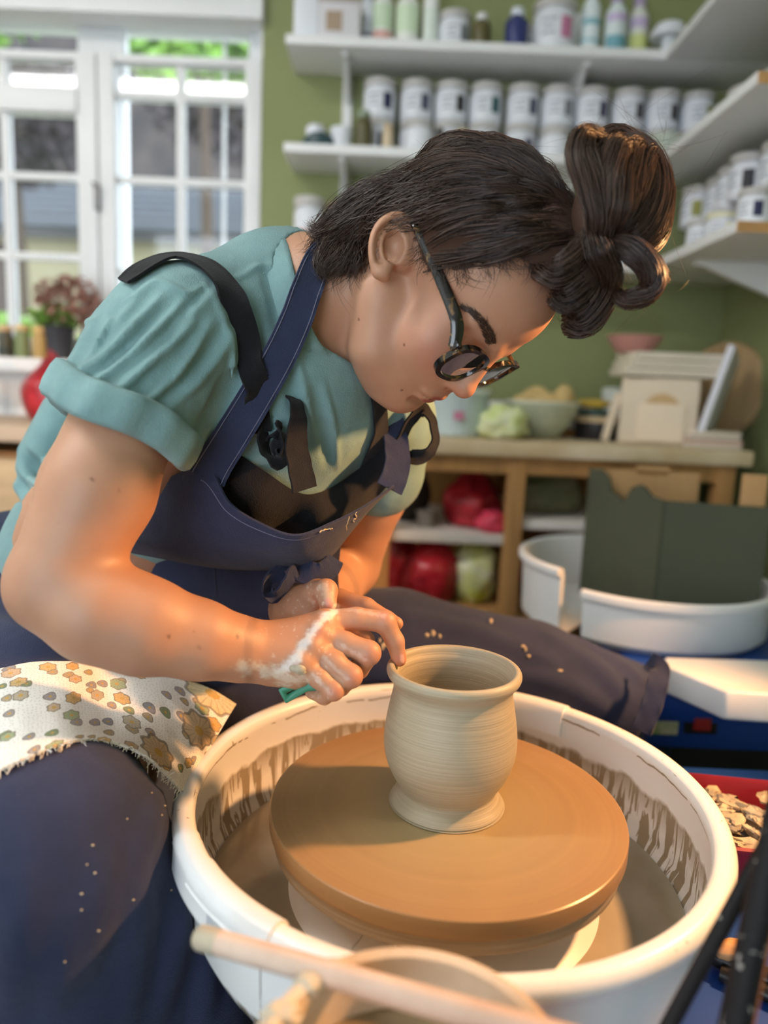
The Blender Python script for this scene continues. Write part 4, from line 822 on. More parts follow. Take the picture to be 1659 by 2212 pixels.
# ------------------------------------------------------------------ signed-distance modelling (for body and cloth)
def V3(*p): return np.array(p, np.float64)
def nrm3(q): return np.sqrt(np.einsum('...i,...i->...', q, q))
def rc(a, b, ra, rb):
    a, b = np.asarray(a, np.float32), np.asarray(b, np.float32); ab = b-a; L2 = np.float32(ab@ab+1e-12); ra, rb = np.float32(ra), np.float32(rb)
    def f(P):
        t = np.clip(((P-a)@ab)/L2, 0, 1); return nrm3(P-a-t[..., None]*ab)-(ra+(rb-ra)*t)
    return (f, (a+b)/2, np.linalg.norm(ab)/2+max(ra, rb))
def ell(c, r, R=None):
    c, r = np.asarray(c, np.float32), np.asarray(r, np.float32)
    if R is not None: R = np.asarray(R, np.float32)
    ir, ir2 = 1/r, 1/(r*r)
    def f(P):
        q = P-c
        if R is not None: q = q@R
        k0 = nrm3(q*ir); k1 = nrm3(q*ir2)+np.float32(1e-9)
        return k0*(k0-1)/k1
    return (f, c, float(max(r)))
def halfspace(p, n):
    p, n = np.asarray(p, float), np.asarray(n, float); n = n/np.linalg.norm(n)
    return (lambda P: (P-p)@n, None, None)
def smin(a, b, k):
    if k <= 0: return np.minimum(a, b)
    k = np.float32(k); h = np.clip(0.5+0.5*(b-a)/k, 0, 1); return b+(a-b)*h-k*h*(1-h)
def chain(pts, rad, k=0.0):
    segs = [rc(pts[i], pts[i+1], rad[i], rad[i+1]) for i in range(len(pts)-1)]
    def f(P):
        d = segs[0][0](P)
        for s in segs[1:]: d = smin(d, s[0](P), k)
        return d
    A = np.asarray(pts, float); c = (A.min(0)+A.max(0))/2; return (f, c, np.linalg.norm(A-c, axis=1).max()+max(rad))
def group(ops):
    def f(P):
        d = None
        for mode, k, s in ops:
            v = s[0](P)
            if d is None: d = v
            elif mode == 'u': d = smin(d, v, k)
            elif mode == 's': d = -smin(-d, v, k)
            elif mode == 'i': d = -smin(-d, -v, k)
        return d
    cs = np.array([s[1] for m, k, s in ops if m == 'u']); rs = np.array([s[2] for m, k, s in ops if m == 'u'])
    c = cs.mean(0); return (f, c, float((np.linalg.norm(cs-c, axis=1)+rs).max()))
def offset(s, o): return ((lambda P: s[0](P)-o), s[1], None if s[2] is None else s[2]+o)
def eval_ops(ops, P, C=None, rad=0.0):
    """P (nb, m, 3); blocks far from a primitive are skipped when C (block centres) is given"""
    P = P.astype(np.float32); d = np.full(P.shape[:-1], 0.2, np.float32)
    for oi, (mode, k, s) in enumerate(ops):
        f, c, r = s
        if C is not None and c is not None:
            m = np.linalg.norm(C-c, axis=1) < r+rad+max(o[1] for o in ops[oi:])*1.15+0.004
            if not m.any(): continue
            v = f(P[m]); x = d[m]
        else: m = slice(None); v = f(P); x = d
        if mode == 'u': x = smin(x, v, k)
        elif mode == 's': x = -smin(-x, v, k)
        elif mode == 'i': x = -smin(-x, -v, k)
        elif mode == 'd': x = x+v
        d[m] = x
    return d
def sdf_mesh(ops, h, lo, hi, smooth=2, B=8, slack=1.25):
    """narrow-band surface nets over blocks of B cells"""
    lo = np.floor(np.asarray(lo)/h)*h; nb = np.maximum(1, np.ceil((np.asarray(hi)-lo)/(h*B))).astype(int)
    bi = np.stack(np.meshgrid(*[np.arange(n) for n in nb], indexing='ij'), -1).reshape(-1, 3)
    hd = h*B*math.sqrt(3)/2; keep = []
    for s in range(0, len(bi), 20000):
        q = bi[s:s+20000]; C = lo+(q+.5)*h*B; d = eval_ops(ops, C[:, None, :])[:, 0]; keep.append(q[np.abs(d) < hd*slack+h])
    bi = np.concatenate(keep); g = np.stack(np.meshgrid(*[np.arange(B+1)]*3, indexing='ij'), -1).reshape(-1, 3)
    keys, pos, qx = [], [], []
    corner = np.array([(i, j, k) for i in (0, 1) for j in (0, 1) for k in (0, 1)])
    edges = [(a, b) for a in range(8) for b in range(a+1, 8) if np.abs(corner[a]-corner[b]).sum() == 1]
    for s in range(0, len(bi), 1500):
        q = bi[s:s+1500]; C = lo+(q+.5)*h*B; P = lo+(q[:, None, :]*B+g[None])*h
        d = eval_ops(ops, P, C, hd).reshape(len(q), B+1, B+1, B+1); neg = d < 0
        cn = np.stack([neg[:, i:i+B, j:j+B, k:k+B] for i, j, k in corner], -1); cnt = cn.sum(-1); act = (cnt > 0) & (cnt < 8)
        w = np.argwhere(act)
        if not len(w): continue
        dv = np.stack([d[w[:, 0], w[:, 1]+i, w[:, 2]+j, w[:, 3]+k] for i, j, k in corner], -1)
        acc = np.zeros((len(w), 3)); n = np.zeros(len(w))
        for a, b in edges:
            m = (dv[:, a] < 0) != (dv[:, b] < 0); t = dv[:, a]/(dv[:, a]-dv[:, b]+1e-15); t = np.where(m, t, 0)
            p = corner[a]+t[:, None]*(corner[b]-corner[a]); acc += np.where(m[:, None], p, 0); n += m
        acc /= n[:, None]; cell = q[w[:, 0]]*B+w[:, 1:]
        keys.append(cell); pos.append(lo+(cell+acc)*h); qx.append(dv < 0)
    cell = np.concatenate(keys); pos = np.concatenate(pos); sg = np.concatenate(qx)
    K = lambda c: (c[:, 0].astype(np.int64)*4096+c[:, 1])*4096+c[:, 2]
    k = K(cell); k, ix = np.unique(k, return_index=True); cell, pos, sg = cell[ix], pos[ix], sg[ix]
    faces = []
    for ax in range(3):
        e = [0, 0, 0]; e[ax] = 1; c1 = int(np.where((corner == e).all(1))[0][0]); m = sg[:, 0] != sg[:, c1]
        base = cell[m]; flip = sg[m, 0]; o1 = np.zeros(3, int); o2 = np.zeros(3, int); o1[(ax+1) % 3] = 1; o2[(ax+2) % 3] = 1
        idx = []
        ok = np.ones(len(base), bool)
        for off in (0*o1, o1, o1+o2, o2):
            kk = K(base-off); j = np.searchsorted(k, kk); j = np.clip(j, 0, len(k)-1); ok &= k[j] == kk; idx.append(j)
        F = np.stack(idx, 1); F = np.where(flip[:, None], F[:, ::-1], F)[ok]; faces.append(F)
    F = np.concatenate(faces)[:, ::-1]
    if smooth:
        E = np.concatenate([F[:, [0, 1]], F[:, [1, 2]], F[:, [2, 3]], F[:, [3, 0]]]); E = np.concatenate([E, E[:, ::-1]])
        deg = np.bincount(E[:, 0], minlength=len(pos))[:, None]+1e-9
        for it in range(smooth):
            for lam in (.5, -.52):
                a = np.stack([np.bincount(E[:, 0], pos[E[:, 1], i], len(pos)) for i in range(3)], 1)/deg; pos = pos+lam*(a-pos)
    return pos, F
def vnormals(v, F):
    n = np.cross(v[F[:, 2]]-v[F[:, 0]], v[F[:, 3]]-v[F[:, 1]]); o = np.zeros_like(v)
    for j in range(4):
        for i in range(3): o[:, i] += np.bincount(F[:, j], n[:, i], len(v))
    return o/(np.linalg.norm(o, axis=1)[:, None]+1e-12)
def np_mesh(name, v, F, m, parent=None, col=None, smooth=True):
    me = bpy.data.meshes.new(name); F = np.asarray(F); nf, k = F.shape
    me.vertices.add(len(v)); me.vertices.foreach_set('co', np.ascontiguousarray(v, np.float32).ravel())
    me.loops.add(nf*k); me.loops.foreach_set('vertex_index', np.ascontiguousarray(F, np.int32).ravel())
    me.polygons.add(nf); me.polygons.foreach_set('loop_start', np.arange(0, nf*k, k, dtype=np.int32))
    me.polygons.foreach_set('use_smooth', np.full(nf, smooth)); me.update(calc_edges=True)
    if col is not None:
        a = me.attributes.new('Col', 'FLOAT_COLOR', 'POINT'); c = np.ones((len(v), 4), np.float32); c[:, :3] = col; a.data.foreach_set('color', c.ravel())
    o = link(name, me, m, parent)
    if parent is not None: o.matrix_parent_inverse = parent.matrix_basis.inverted()
    return o
def polydist(q, line):
    """2-D distance from points q to a polyline"""
    line = np.asarray(line, float); d = np.full(len(q), 1e9)
    for a, b in zip(line[:-1], line[1:]):
        ab = b-a; t = np.clip(((q-a)@ab)/(ab@ab+1e-9), 0, 1); d = np.minimum(d, np.linalg.norm(q-a-t[:, None]*ab, axis=1))
    return d
def inpoly(q, poly):
    poly = np.asarray(poly, float); x, y = q[:, 0], q[:, 1]; r = np.zeros(len(q), bool); n = len(poly)
    for i in range(n):
        x1, y1 = poly[i]; x2, y2 = poly[(i+1) % n]
        c = ((y1 > y) != (y2 > y)) & (x < (x2-x1)*(y-y1)/(y2-y1+1e-12)+x1); r ^= c
    return r
def sst(x, a, b): t = np.clip((x-a)/(b-a), 0, 1); return t*t*(3-2*t)
# ------------------------------------------------------------------ the potter: body
HR = np.array([[-0.5353, 0.3895, 0.7496], [-0.8397, -0.3425, -0.4215], [0.0925, -0.855, 0.5104]])   # columns: her right, face forward, crown
_u_, _s_, _v_ = np.linalg.svd(HR); HR = _u_@_v_
HT = np.array([0.0491, 0.7835, 1.0596])
def hw(x, y, z): return HT+HR@np.array((x, y, z), float)
def hell(c, r, rot=None):
    R = HR if rot is None else HR@np.array(rot); return ell(hw(*c), r, R)
def hrc(a, b, ra, rb): return rc(hw(*a), hw(*b), ra, rb)
ops = []
def U(s, k=0.0): ops.append(('u', k, s))
def Sb(s, k=0.0): ops.append(('s', k, s))
# torso (below the clothes)
J = dict(rsh=unp(340, 742, .705), lsh=unp(825, 905, .915), relb=unp(112, 1262, .645), rwr=unp(572, 1408, .700),
         lelb=unp(748, 1222, 1.03), lwr=unp(640, 1322, .835), c7=unp(640, 620, .80), pel=unp(60, 1420, 1.00), waist=unp(262, 1150, .93))
shc = (J['rsh']+J['lsh'])/2
spine = (J['c7']-J['waist'])/np.linalg.norm(J['c7']-J['waist'])
lat = J['lsh']-J['rsh']; lat = lat-spine*(lat@spine); lat /= np.linalg.norm(lat)
frt = np.cross(spine, lat); frt = frt/np.linalg.norm(frt)
if frt[0] < 0: frt = -frt
TRt = np.stack([lat, frt, spine], 1)
chest = shc*.72+J['waist']*.28
U(ell(chest+frt*.0, (.125, .080, .145), TRt)); U(ell(J['waist']+frt*.01, (.125, .09, .14), TRt), .06)
U(ell(J['pel']+frt*.02, (.165, .12, .13), TRt), .08)
U(rc(J['rsh'], J['lsh'], .038, .040), .05)
U(rc(shc+spine*.0, J['c7'], .055, .052), .05)
# neck and head
U(chain([J['c7']+spine*-.02, unp(690, 640, .775), hw(0, -.028, -.03)], [.056, .0535, .056]), .03)
U(chain([J['c7']+frt*.03, unp(745, 735, .80), hw(0, .012, -.062)], [.033, .033, .036]), .03)
hd = [('u', 0, hell((0, -.004, .040), (.0725, .092, .084))),
      ('u', .03, hell((0, .046, .046), (.058, .049, .048))),
      ('u', .03, hell((0, .040, -.038), (.056, .052, .050))),
      ('u', .02, hell((.034, .064, -.022), (.030, .028, .034))), ('u', .02, hell((-.034, .064, -.022), (.030, .028, .034))),
      ('u', .025, hell((0, .072, -.042), (.034, .030, .032))),
      ('u', .02, hrc((.054, .010, -.050), (.014, .074, -.091), .022, .017)), ('u', .02, hrc((-.054, .010, -.050), (-.014, .074, -.091), .022, .017)),
      ('u', .015, hell((0, .083, -.092), (.020, .015, .016))),
      ('u', .03, hell((0, .036, -.076), (.050, .048, .030))), ('u', .02, hell((.026, .046, -.080), (.026, .034, .022))),
      ('u', .012, hrc((.012, .092, .024), (.046, .076, .026), .007, .006)), ('u', .012, hrc((-.012, .092, .024), (-.046, .076, .026), .007, .006)),
      ('s', .012, hell((.031, .101, .004), (.019, .013, .011))), ('s', .012, hell((-.031, .101, .004), (.019, .013, .011))),
      ('u', .004, hell((.031, .0765, .003), (.0150, .0135, .0112))), ('u', .004, hell((-.031, .0765, .003), (.0150, .0135, .0112))),
      ('u', .012, hrc((0, .094, .014), (0, .108, -.022), .0075, .0095)),
      ('u', .008, hell((0, .1105, -.0255), (.0105, .0095, .0090))),
      ('u', .006, hell((.0115, .100, -.0295), (.0065, .0090, .0065))), ('u', .006, hell((-.0115, .100, -.0295), (.0065, .0090, .0065))),
      ('s', .003, hell((.0058, .1035, -.0365), (.0030, .0048, .0030))), ('s', .003, hell((-.0058, .1035, -.0365), (.0030, .0048, .0030))),
      ('u', .006, hell((.008, .0975, -.0553), (.0145, .0085, .0056))), ('u', .006, hell((-.008, .0975, -.0553), (.0145, .0085, .0056))),
      ('u', .006, hell((0, .0955, -.0658), (.0170, .0085, .0062))),
      ('s', .002, chain([hw(.0215, .0930, -.0597), hw(.012, .0995, -.0605), hw(0, .1030, -.0600), hw(-.012, .0995, -.0605), hw(-.0215, .0930, -.0597)], [.0006, .0015, .0016, .0015, .0006])),
      ('s', .006, hrc((-.012, .098, -.0755), (.012, .098, -.0755), .0035, .0035))]
hd.append(('u', .016, chain([hw(.060, .004, -.040), unp(806, 752, .742), hw(.020, .062, -.096)], [.020, .023, .017])))
U(group(hd), .012)
# near ear, drawn through the photograph's outline at the distance of the side of the head
ED = float(proj(hw(.070, -.012, 0))[0, 2])-.014; print('ED', ED)
def ep(px, py, d=0.0): return unp(px, py, ED+d)
U(chain([ep(868, 556, .016), ep(855, 520, .016), ep(850, 490, .014)], [.013, .015, .011], .01), .008)
helix = cr([ep(872, 528, .012), ep(887, 505, .008), ep(889, 484, .005), ep(874, 469, .001), ep(850, 467, -.002), ep(826, 482, -.004), ep(810, 508, -.005), ep(804, 538, -.004), ep(807, 566, -.001), ep(815, 588, .003)], 3)
U(chain(list(helix), [.0042+.0004*math.sin(i*.5) for i in range(len(helix))]), .004)
anti = cr([ep(866, 490, .006), ep(846, 497, .003), ep(830, 515, .001), ep(826, 542, .001), ep(834, 564, .003)], 3)
U(chain(list(anti), [.0036]*len(anti)), .004)
U(chain([ep(838, 568, .004), ep(828, 588, .004), ep(831, 597, .006)], [.0058, .0072, .0055]), .007)
U(chain([ep(866, 548, .006), ep(862, 560, .007)], [.0048, .0042]), .004)
Sb(ell(ep(851, 530, .0005), (.0092, .0105, .0128)), .005); Sb(ell(ep(846, 553, .001), (.0055, .007, .0055)), .004)
Sb(chain(list(cr([ep(870, 482, -.001), ep(846, 482, -.005), ep(822, 502, -.007), ep(815, 535, -.007), ep(819, 560, -.004)], 3)), [.0026]*13), .003)
# right arm
ra = [J['rsh'], unp(280, 885, .674), unp(212, 1060, .652), unp(146, 1212, .642)]
U(chain(ra, [.038, .0440, .0475, .042], .008), .03)
fa = [unp(130, 1264, .642), unp(212, 1318, .642), unp(310, 1352, .650), unp(430, 1382, .668), unp(520, 1402, .688), unp(578, 1410, .700)]
U(chain(fa, [.041, .0420, .0395, .0325, .0265, .0240], .015), .012)
U(ell(unp(102, 1268, .638), (.029, .029, .029)), .02)
# right hand
def finger(P, r): return chain([unp(*p) for p in P], r, .003)
U(chain([unp(575, 1410, .700), unp(625, 1402, .703), unp(672, 1392, .705)], [.0240, .0235, .0215]), .012)
U(rc(unp(585, 1398, .705), unp(700, 1352, .718), .018, .0150), .014)
U(rc(unp(590, 1425, .694), unp(652, 1437, .688), .017, .0145), .014)
U(rc(unp(600, 1405, .698), unp(690, 1372, .706), .018, .0140), .014)
U(rc(unp(610, 1440, .705), unp(640, 1458, .700), .016, .0130), .014)
FR = dict(index=([(704, 1346, .716), (770, 1336, .720), (830, 1343, .724)], [.0125, .0105, .0104], [(832, 1345, .724), (853, 1385, .727), (862, 1424, .731)], [.0100, .0088, .0072]),
          middle=([(694, 1372, .703), (745, 1390, .700), (796, 1410, .698)], [.0120, .0108, .0108], [(796, 1412, .699), (775, 1445, .712), (745, 1448, .727)], [.0104, .0092, .0080]),
          ring=([(678, 1402, .692), (722, 1432, .688), (757, 1460, .687)], [.0115, .0104, .0104], [(757, 1461, .688), (735, 1483, .702), (705, 1478, .715)], [.0100, .0088, .0078]),
          little=([(654, 1432, .684), (690, 1465, .681), (720, 1490, .681)], [.0105, .0094, .0092], [(720, 1491, .682), (700, 1503, .694), (675, 1494, .706)], [.0088, .0078, .0070]))
for n, (a, ra_, b, rb_) in FR.items():
    U(group([('u', 0, finger(a, ra_)), ('u', .003, finger(b, rb_)), ('u', .003, rc(unp(*a[2]), unp(*a[2]), ra_[2]+.0004, ra_[2]+.0004))]), .0042)
for p, r in (((703, 1338, .706), .0075), ((690, 1366, .692), .0075), ((674, 1398, .682), .007), ((650, 1430, .675), .0065)): U(rc(unp(*p), unp(*p), r, r), .010)
U(chain([unp(628, 1400, .718), unp(668, 1390, .742), unp(712, 1392, .750), unp(745, 1400, .748)], [.016, .0130, .0110, .0085], .004), .010)     # thumb on the far side
# left arm and hand, steadying the right one
U(chain([J['lsh'], unp(795, 1060, .97), unp(752, 1212, 1.02)], [.052, .047, .043], .02), .03)
U(chain([unp(745, 1225, 1.02), unp(705, 1270, .95), unp(668, 1308, .875), J['lwr']], [.044, .041, .032, .0255], .015), .012)
U(chain([J['lwr'], unp(640, 1315, .795), unp(655, 1312, .780)], [.0255, .0260, .0225]), .012)
U(rc(unp(630, 1318, .80), unp(668, 1330, .765), .022, .017), .012)
U(chain([unp(660, 1296, .785), unp(686, 1278, .768), unp(704, 1276, .752), unp(708, 1304, .741)], [.0150, .0125, .0115, .0088], .003), .006)
U(chain([unp(660, 1322, .785), unp(735, 1296, .785), unp(790, 1312, .772), unp(835, 1338, .764), unp(856, 1347, .760)], [.0135, .0112, .0100, .0086, .0070], .003), .005)
U(chain([unp(655, 1335, .785), unp(730, 1345, .778), unp(770, 1368, .768), unp(793, 1382, .762)], [.0130, .0110, .0098, .0080], .003), .005)
U(chain([unp(650, 1345, .79), unp(715, 1385, .785), unp(750, 1400, .780)], [.0125, .0100, .0082], .003), .005)
BODY_OPS = list(ops)
person = empty('person', (-.42, .85, 0), 'person in teal shirt and navy apron bent over the wheel, hands at the pot', 'person')
def skin_mat():
    m = mat('skin', (1, 1, 1), .48, attr='Col', bump=.12, bscale=900, sss=.22); return m
M_skin = skin_mat()
def build_body():
    # fine cells on head and hands, coarser on the rest; the pieces overlap by a cell and lie on one surface
    regions = [(.0013, unp(560, 1250, .60), None), ]
    hlo = np.minimum.reduce([hw(x, y, z) for x in (-.1, .1) for y in (-.12, .13) for z in (-.13, .14)]); hhi = np.maximum.reduce([hw(x, y, z) for x in (-.1, .1) for y in (-.12, .13) for z in (-.13, .14)])
    V, FF, n = [], [], 0
    hx0 = unp(545, 1400, .70)[0]
    hand = (np.array([hx0, .55, .58]), np.array([.10, .90, .80]))
    head = (hlo, hhi)
    def inside(P, b, e=0.0): return ((P > b[0]+e) & (P < b[1]-e)).all(1)
    for b in (hand, head):
        v, F = sdf_mesh(ops_used, .0014, b[0], b[1]); V.append(v); FF.append(F+n); n += len(v)
    v, F = sdf_mesh(ops_used, .0030, (-.62, .45, .55), (.22, 1.15, 1.15))
    ins = inside(v, hand, .006) | inside(v, head, .006); F = F[~ins[F].all(1)]; V.append(v); FF.append(F+n)
    return np.concatenate(V), np.concatenate(FF)
ops_used = BODY_OPS
bv, bF = build_body(); bn_ = vnormals(bv, bF)
def body_colour(v, nrm):
    q = proj(v)[:, :2]; hl = (v-HT)@HR
    base = np.array(srgb('#bf9175')); col = np.tile(base, (len(v), 1))
    def mixc(m, c): nonlocal col; m = np.clip(m, 0, 1)[:, None]; col = col*(1-m)+np.array(srgb(c))*m
    mixc(.30*np.clip(vnoise(v, 45, 3)+.2, 0, 1), '#b27a5e')
    face = (np.abs(hl) < .14).all(1)
    def bl(c, r): return np.exp(-(((hl-np.array(c))/np.array(r))**2).sum(1))*face
    mixc(.7*bl((.042, .070, -.020), (.020, .03, .020)), '#c67d6e'); mixc(.45*bl((0, .112, -.026), (.012, .014, .012)), '#c07463')
    mixc(.35*bl((0, .085, -.095), (.02, .03, .014)), '#cf8b74')
    lip = np.maximum(bl((0, .100, -.0555), (.015, .012, .0042)), bl((0, .098, -.0655), (.014, .012, .0048))); mixc(1.1*sst(lip, .30, .62), '#a85a52')
    ear = polydist(q, [(860, 480), (815, 500), (808, 560), (828, 595)]); mixc(.75*sst(-ear, -40, -8)*(q[:, 0] < 900)*(q[:, 1] < 612)*(v[:, 1] < .70), '#c9604e')
    # knuckles redder, then slip on the hands
    for p in ((833, 1330), (800, 1418), (765, 1466), (724, 1496), (705, 1335), (690, 1365), (866, 1425)): mixc(.45*np.exp(-((q-np.array(p))**2).sum(1)/230.)*(v[:, 2] < .82), '#cc7b66')
    hnd = v[:, 2] < .80
    ns = vnoise(v, 160, 9); nb = vnoise(v, 420, 4, 2)
    fac = nrm@(-FW) > -.1
    d = polydist(q, [(722, 1318), (705, 1330), (672, 1372), (645, 1410), (625, 1440), (598, 1452)]); mixc(.9*sst(-d+9*ns+6*nb, -16, -2)*hnd*fac, '#ece9e4')
    d = polydist(q, [(520, 1440), (560, 1440), (590, 1458), (625, 1470), (655, 1462)]); mixc(.85*sst(-d+16*ns+12*nb, -22, 2)*hnd*fac, '#d6cbb8')
    d = polydist(q, [(720, 1325), (722, 1312), (728, 1310)]); mixc(.9*sst(-d+3*ns, -9, -4)*hnd*fac, '#f0ece6')
    for a, b2, w in (((735, 1312), (830, 1330), 5), ((740, 1395), (790, 1425), 5), ((700, 1420), (750, 1468), 5), ((675, 1455), (715, 1500), 5)): mixc(.35*sst(-polydist(q, [a, b2])+5*nb, -7, 0)*hnd*fac, '#e9d6c8')
    mixc(.55*sst(nb+ns*.6, .35, .8)*hnd*(q[:, 0] > 560)*(q[:, 0] < 720)*fac, '#e4d8c8')
    d = polydist(q, [(700, 1268), (708, 1285), (712, 1300)]); mixc(.6*sst(-d+8*nb, -16, -4)*hnd*(v[:, 1] > .70), '#dcc9b2')
    d = polydist(q, [(790, 1372), (797, 1385)]); mixc(.6*sst(-d, -14, -8)*(v[:, 1] > .745)*hnd, '#d9c09a')
    nail = polydist(q, [(868, 1418), (869, 1428)]); mixc(.75*sst(-nail, -5.5, -4)*hnd*(q[:, 0] > 862), '#e0b7a6')
    nail = polydist(q, [(709, 1299), (712, 1306)]); mixc(.8*sst(-nail, -8.5, -6.5)*hnd, '#dba69c')
    for p in ((125, 1130), (200, 1035), (255, 1060), (420, 1362), (513, 1376), (428, 1398), (365, 1377), (95, 1185), (873, 745), (868, 843), (775, 690)): mixc(.85*sst(-np.linalg.norm(q-np.array(p), axis=1), -3.4, -1.8)*fac, '#6b4230')
    return col
body = np_mesh('body', bv, bF, M_skin, person, body_colour(bv, bn_))
print('body', len(bv), len(bF))
# ------------------------------------------------------------------ clothes
def trace(ops, pts, d0=.35, d1=1.6, lift=0.0):
    """march camera rays through pixels pts onto the surface of ops; returns points and outward normals"""
    R = np.array([ray(x, y) for x, y in pts]); Ln = np.linalg.norm(R, axis=1); t = np.full(len(R), d0); hit = np.zeros(len(R), bool)
    for i in range(160):
        d = eval_ops(ops, (CP+R*t[:, None])[:, None, :])[:, 0]; hit |= d < .0004
        t = np.where(hit | (t > d1), t, t+np.clip(d, .0003, .05)*.75/Ln)
    P = CP+R*t[:, None]; e = .0015
    g = np.stack([eval_ops(ops, (P+e*a)[:, None, :])[:, 0]-eval_ops(ops, (P-e*a)[:, None, :])[:, 0] for a in np.eye(3)], 1); g /= np.linalg.norm(g, axis=1)[:, None]+1e-12
    return P+g*lift, g, hit
def ridge(ops, line, r=.006, sink=.004, n=5):
    q = cr(np.array(line, float), n); P, g, h = trace(ops, q); P = P-g*sink
    k = len(P); w = np.sin(np.linspace(.12, math.pi-.12, k))**.6; return chain(list(P), list(r*w))
def ribbon(name, C, Nn, width, thick, m, parent, wave=0.0, stitch=False):
    """flat strap along points C with normals Nn"""
    C = np.asarray(C); T = np.gradient(C, axis=0); T /= np.linalg.norm(T, axis=1)[:, None]; B = np.cross(T, Nn); B /= np.linalg.norm(B, axis=1)[:, None]
    N2 = np.cross(B, T); w = np.broadcast_to(np.asarray(width, float), (len(C),)); k = 9; s = np.linspace(-1, 1, k)
    G = C[:, None]+B[:, None]*s[None, :, None]*w[:, None, None]/2
    pad = (np.abs(s) > .80).astype(float)*.0006
    if wave: G = G+N2[:, None]*(wave*np.sin(np.arange(len(C))*.9)[:, None]*(s[None]**2))[..., None]
    G = G+N2[:, None]*pad[None, :, None]
    return cloth(name, G, thick, m, parent)
def fabric(name, c, c2, rough=.85, weave=900, var=.25, vscale=12, bump=.55):
    m = mat(name, srgb(c), rough, var=var, vscale=vscale, col2=srgb(c2), spec=.25, sheen=.12); N, L = nt(m); b = N['Principled BSDF']
    tc = N.new('ShaderNodeTexCoord'); n1 = N.new('ShaderNodeTexNoise'); n1.inputs['Scale'].default_value = weave; n1.inputs['Detail'].default_value = 2; L.new(tc.outputs['Object'], n1.inputs['Vector'])
    n2 = N.new('ShaderNodeTexNoise'); n2.inputs['Scale'].default_value = 55; n2.inputs['Detail'].default_value = 6; L.new(tc.outputs['Object'], n2.inputs['Vector'])
    ad = N.new('ShaderNodeMath'); ad.operation = 'MULTIPLY_ADD'; L.new(n2.outputs['Fac'], ad.inputs[0]); ad.inputs[1].default_value = 1.6; L.new(n1.outputs['Fac'], ad.inputs[2])
    bp = N.new('ShaderNodeBump'); bp.inputs['Strength'].default_value = bump; bp.inputs['Distance'].default_value = .0016; L.new(ad.outputs[0], bp.inputs['Height']); L.new(bp.outputs[0], b.inputs['Normal'])
    return m
M_teal = fabric('teal_jersey', '#8aafb0', '#769798'); M_navy = fabric('navy_canvas', '#363d5a', '#293049', vscale=7, var=.4); M_blackc = fabric('black_canvas', '#17181d', '#101115'); M_navyd = M_navy

so_ = []
def SU(s, k=0.0): so_.append(('u', k, s))
SU(ell(chest+frt*.004, (.150, .098, .165), TRt)); SU(ell(J['waist']-spine*.02, (.125, .092, .16), TRt), .06)
SU(ell(chest+frt*.055-lat*.055-spine*.035, (.062, .050, .062), TRt), .05); SU(ell(chest+frt*.055+lat*.055-spine*.035, (.062, .050, .062), TRt), .05)
SU(rc(J['rsh'], J['lsh'], .050, .055), .05); SU(rc(shc, J['c7']-spine*.012, .078, .066), .05)
SU(chain([unp(372, 742, .715), unp(312, 825, .690), unp(258, 918, .678)], [.058, .0630, .0650]), .035)
SU(chain([unp(410, 690, .735), unp(560, 640, .80)], [.049, .054]), .04)          # near sleeve
SU(chain([J['lsh'], unp(812, 1015, .95)], [.060, .061]), .03)
SU(chain([unp(150, 900, .96), unp(92, 985, .965), unp(70, 1040, .965), unp(95, 1075, .96)], [.035, .030, .024, .022]), .04)
base_shirt = list(so_)
for ln, r in (([(470, 622), (340, 738), (215, 850)], .007), ([(405, 640), (275, 765), (180, 838)], .006), ([(300, 640), (205, 765), (150, 825)], .006), ([(520, 700), (440, 800), (335, 905)], .007),
              ([(530, 780), (482, 885), (425, 965)], .008), ([(395, 740), (330, 830), (260, 900)], .006), ([(455, 700), (385, 800), (300, 880)], .005), ([(505, 640), (548, 740), (520, 860), (455, 960)], .008),
              ([(640, 760), (655, 860), (690, 960)], .006), ([(700, 830), (720, 930), (730, 1010)], .005), ([(590, 560), (620, 680), (650, 780)], .005), ([(60, 960), (95, 1000), (130, 1050)], .010), ([(40, 1010), (70, 1050), (110, 1075)], .009),
              ([(235, 690), (190, 770), (165, 820)], .004), ([(345, 640), (250, 740), (190, 800)], .004), ([(420, 700), (300, 800), (230, 862)], .004)):
    SU(ridge(base_shirt, ln, r*1.15, r*.45), .005)
    l2 = np.array(ln, float); tg_ = np.gradient(l2, axis=0); tg_ /= np.linalg.norm(tg_, axis=1)[:, None]; l2 = l2+np.stack([tg_[:, 1], -tg_[:, 0]], 1)*np.array((-1, -1))*20
    so_.append(('s', .007, ridge(base_shirt, l2.tolist(), r*1.3, -r*.55)))
SU(ridge(base_shirt, [(268, 648), (300, 632), (335, 606), (372, 618), (408, 634), (446, 612)], .0035, .001), .003)      # raw seam edges
SU(ridge(base_shirt, [(505, 602), (535, 590), (560, 572), (590, 578)], .0035, .001), .003)
SU(ridge(base_shirt, [(445, 612), (480, 680), (505, 760), (500, 830)], .0028, .001), .003)
SU(ridge(base_shirt, [(168, 705), (190, 695), (205, 690)], .003, .001), .003)
so_.append(('d', 0, ((lambda P: .0016*vnoise(P.reshape(-1, 3), 34, 5, 3).reshape(P.shape[:-1])), None, None)))
# openings: neck, near sleeve
so_.append(('s', .004, chain([unp(655, 640, .80), unp(715, 640, .775), hw(0, -.01, -.06)], [.060, .069, .075])))
sa, sb = unp(350, 745, .705), unp(243, 965, .668); sdir = (sb-sa)/np.linalg.norm(sb-sa)
cuff_c = unp(247, 938, .673)
so_.append(('s', .003, chain([unp(254, 926, .673), unp(222, 1010, .665)], [.048, .0560])))
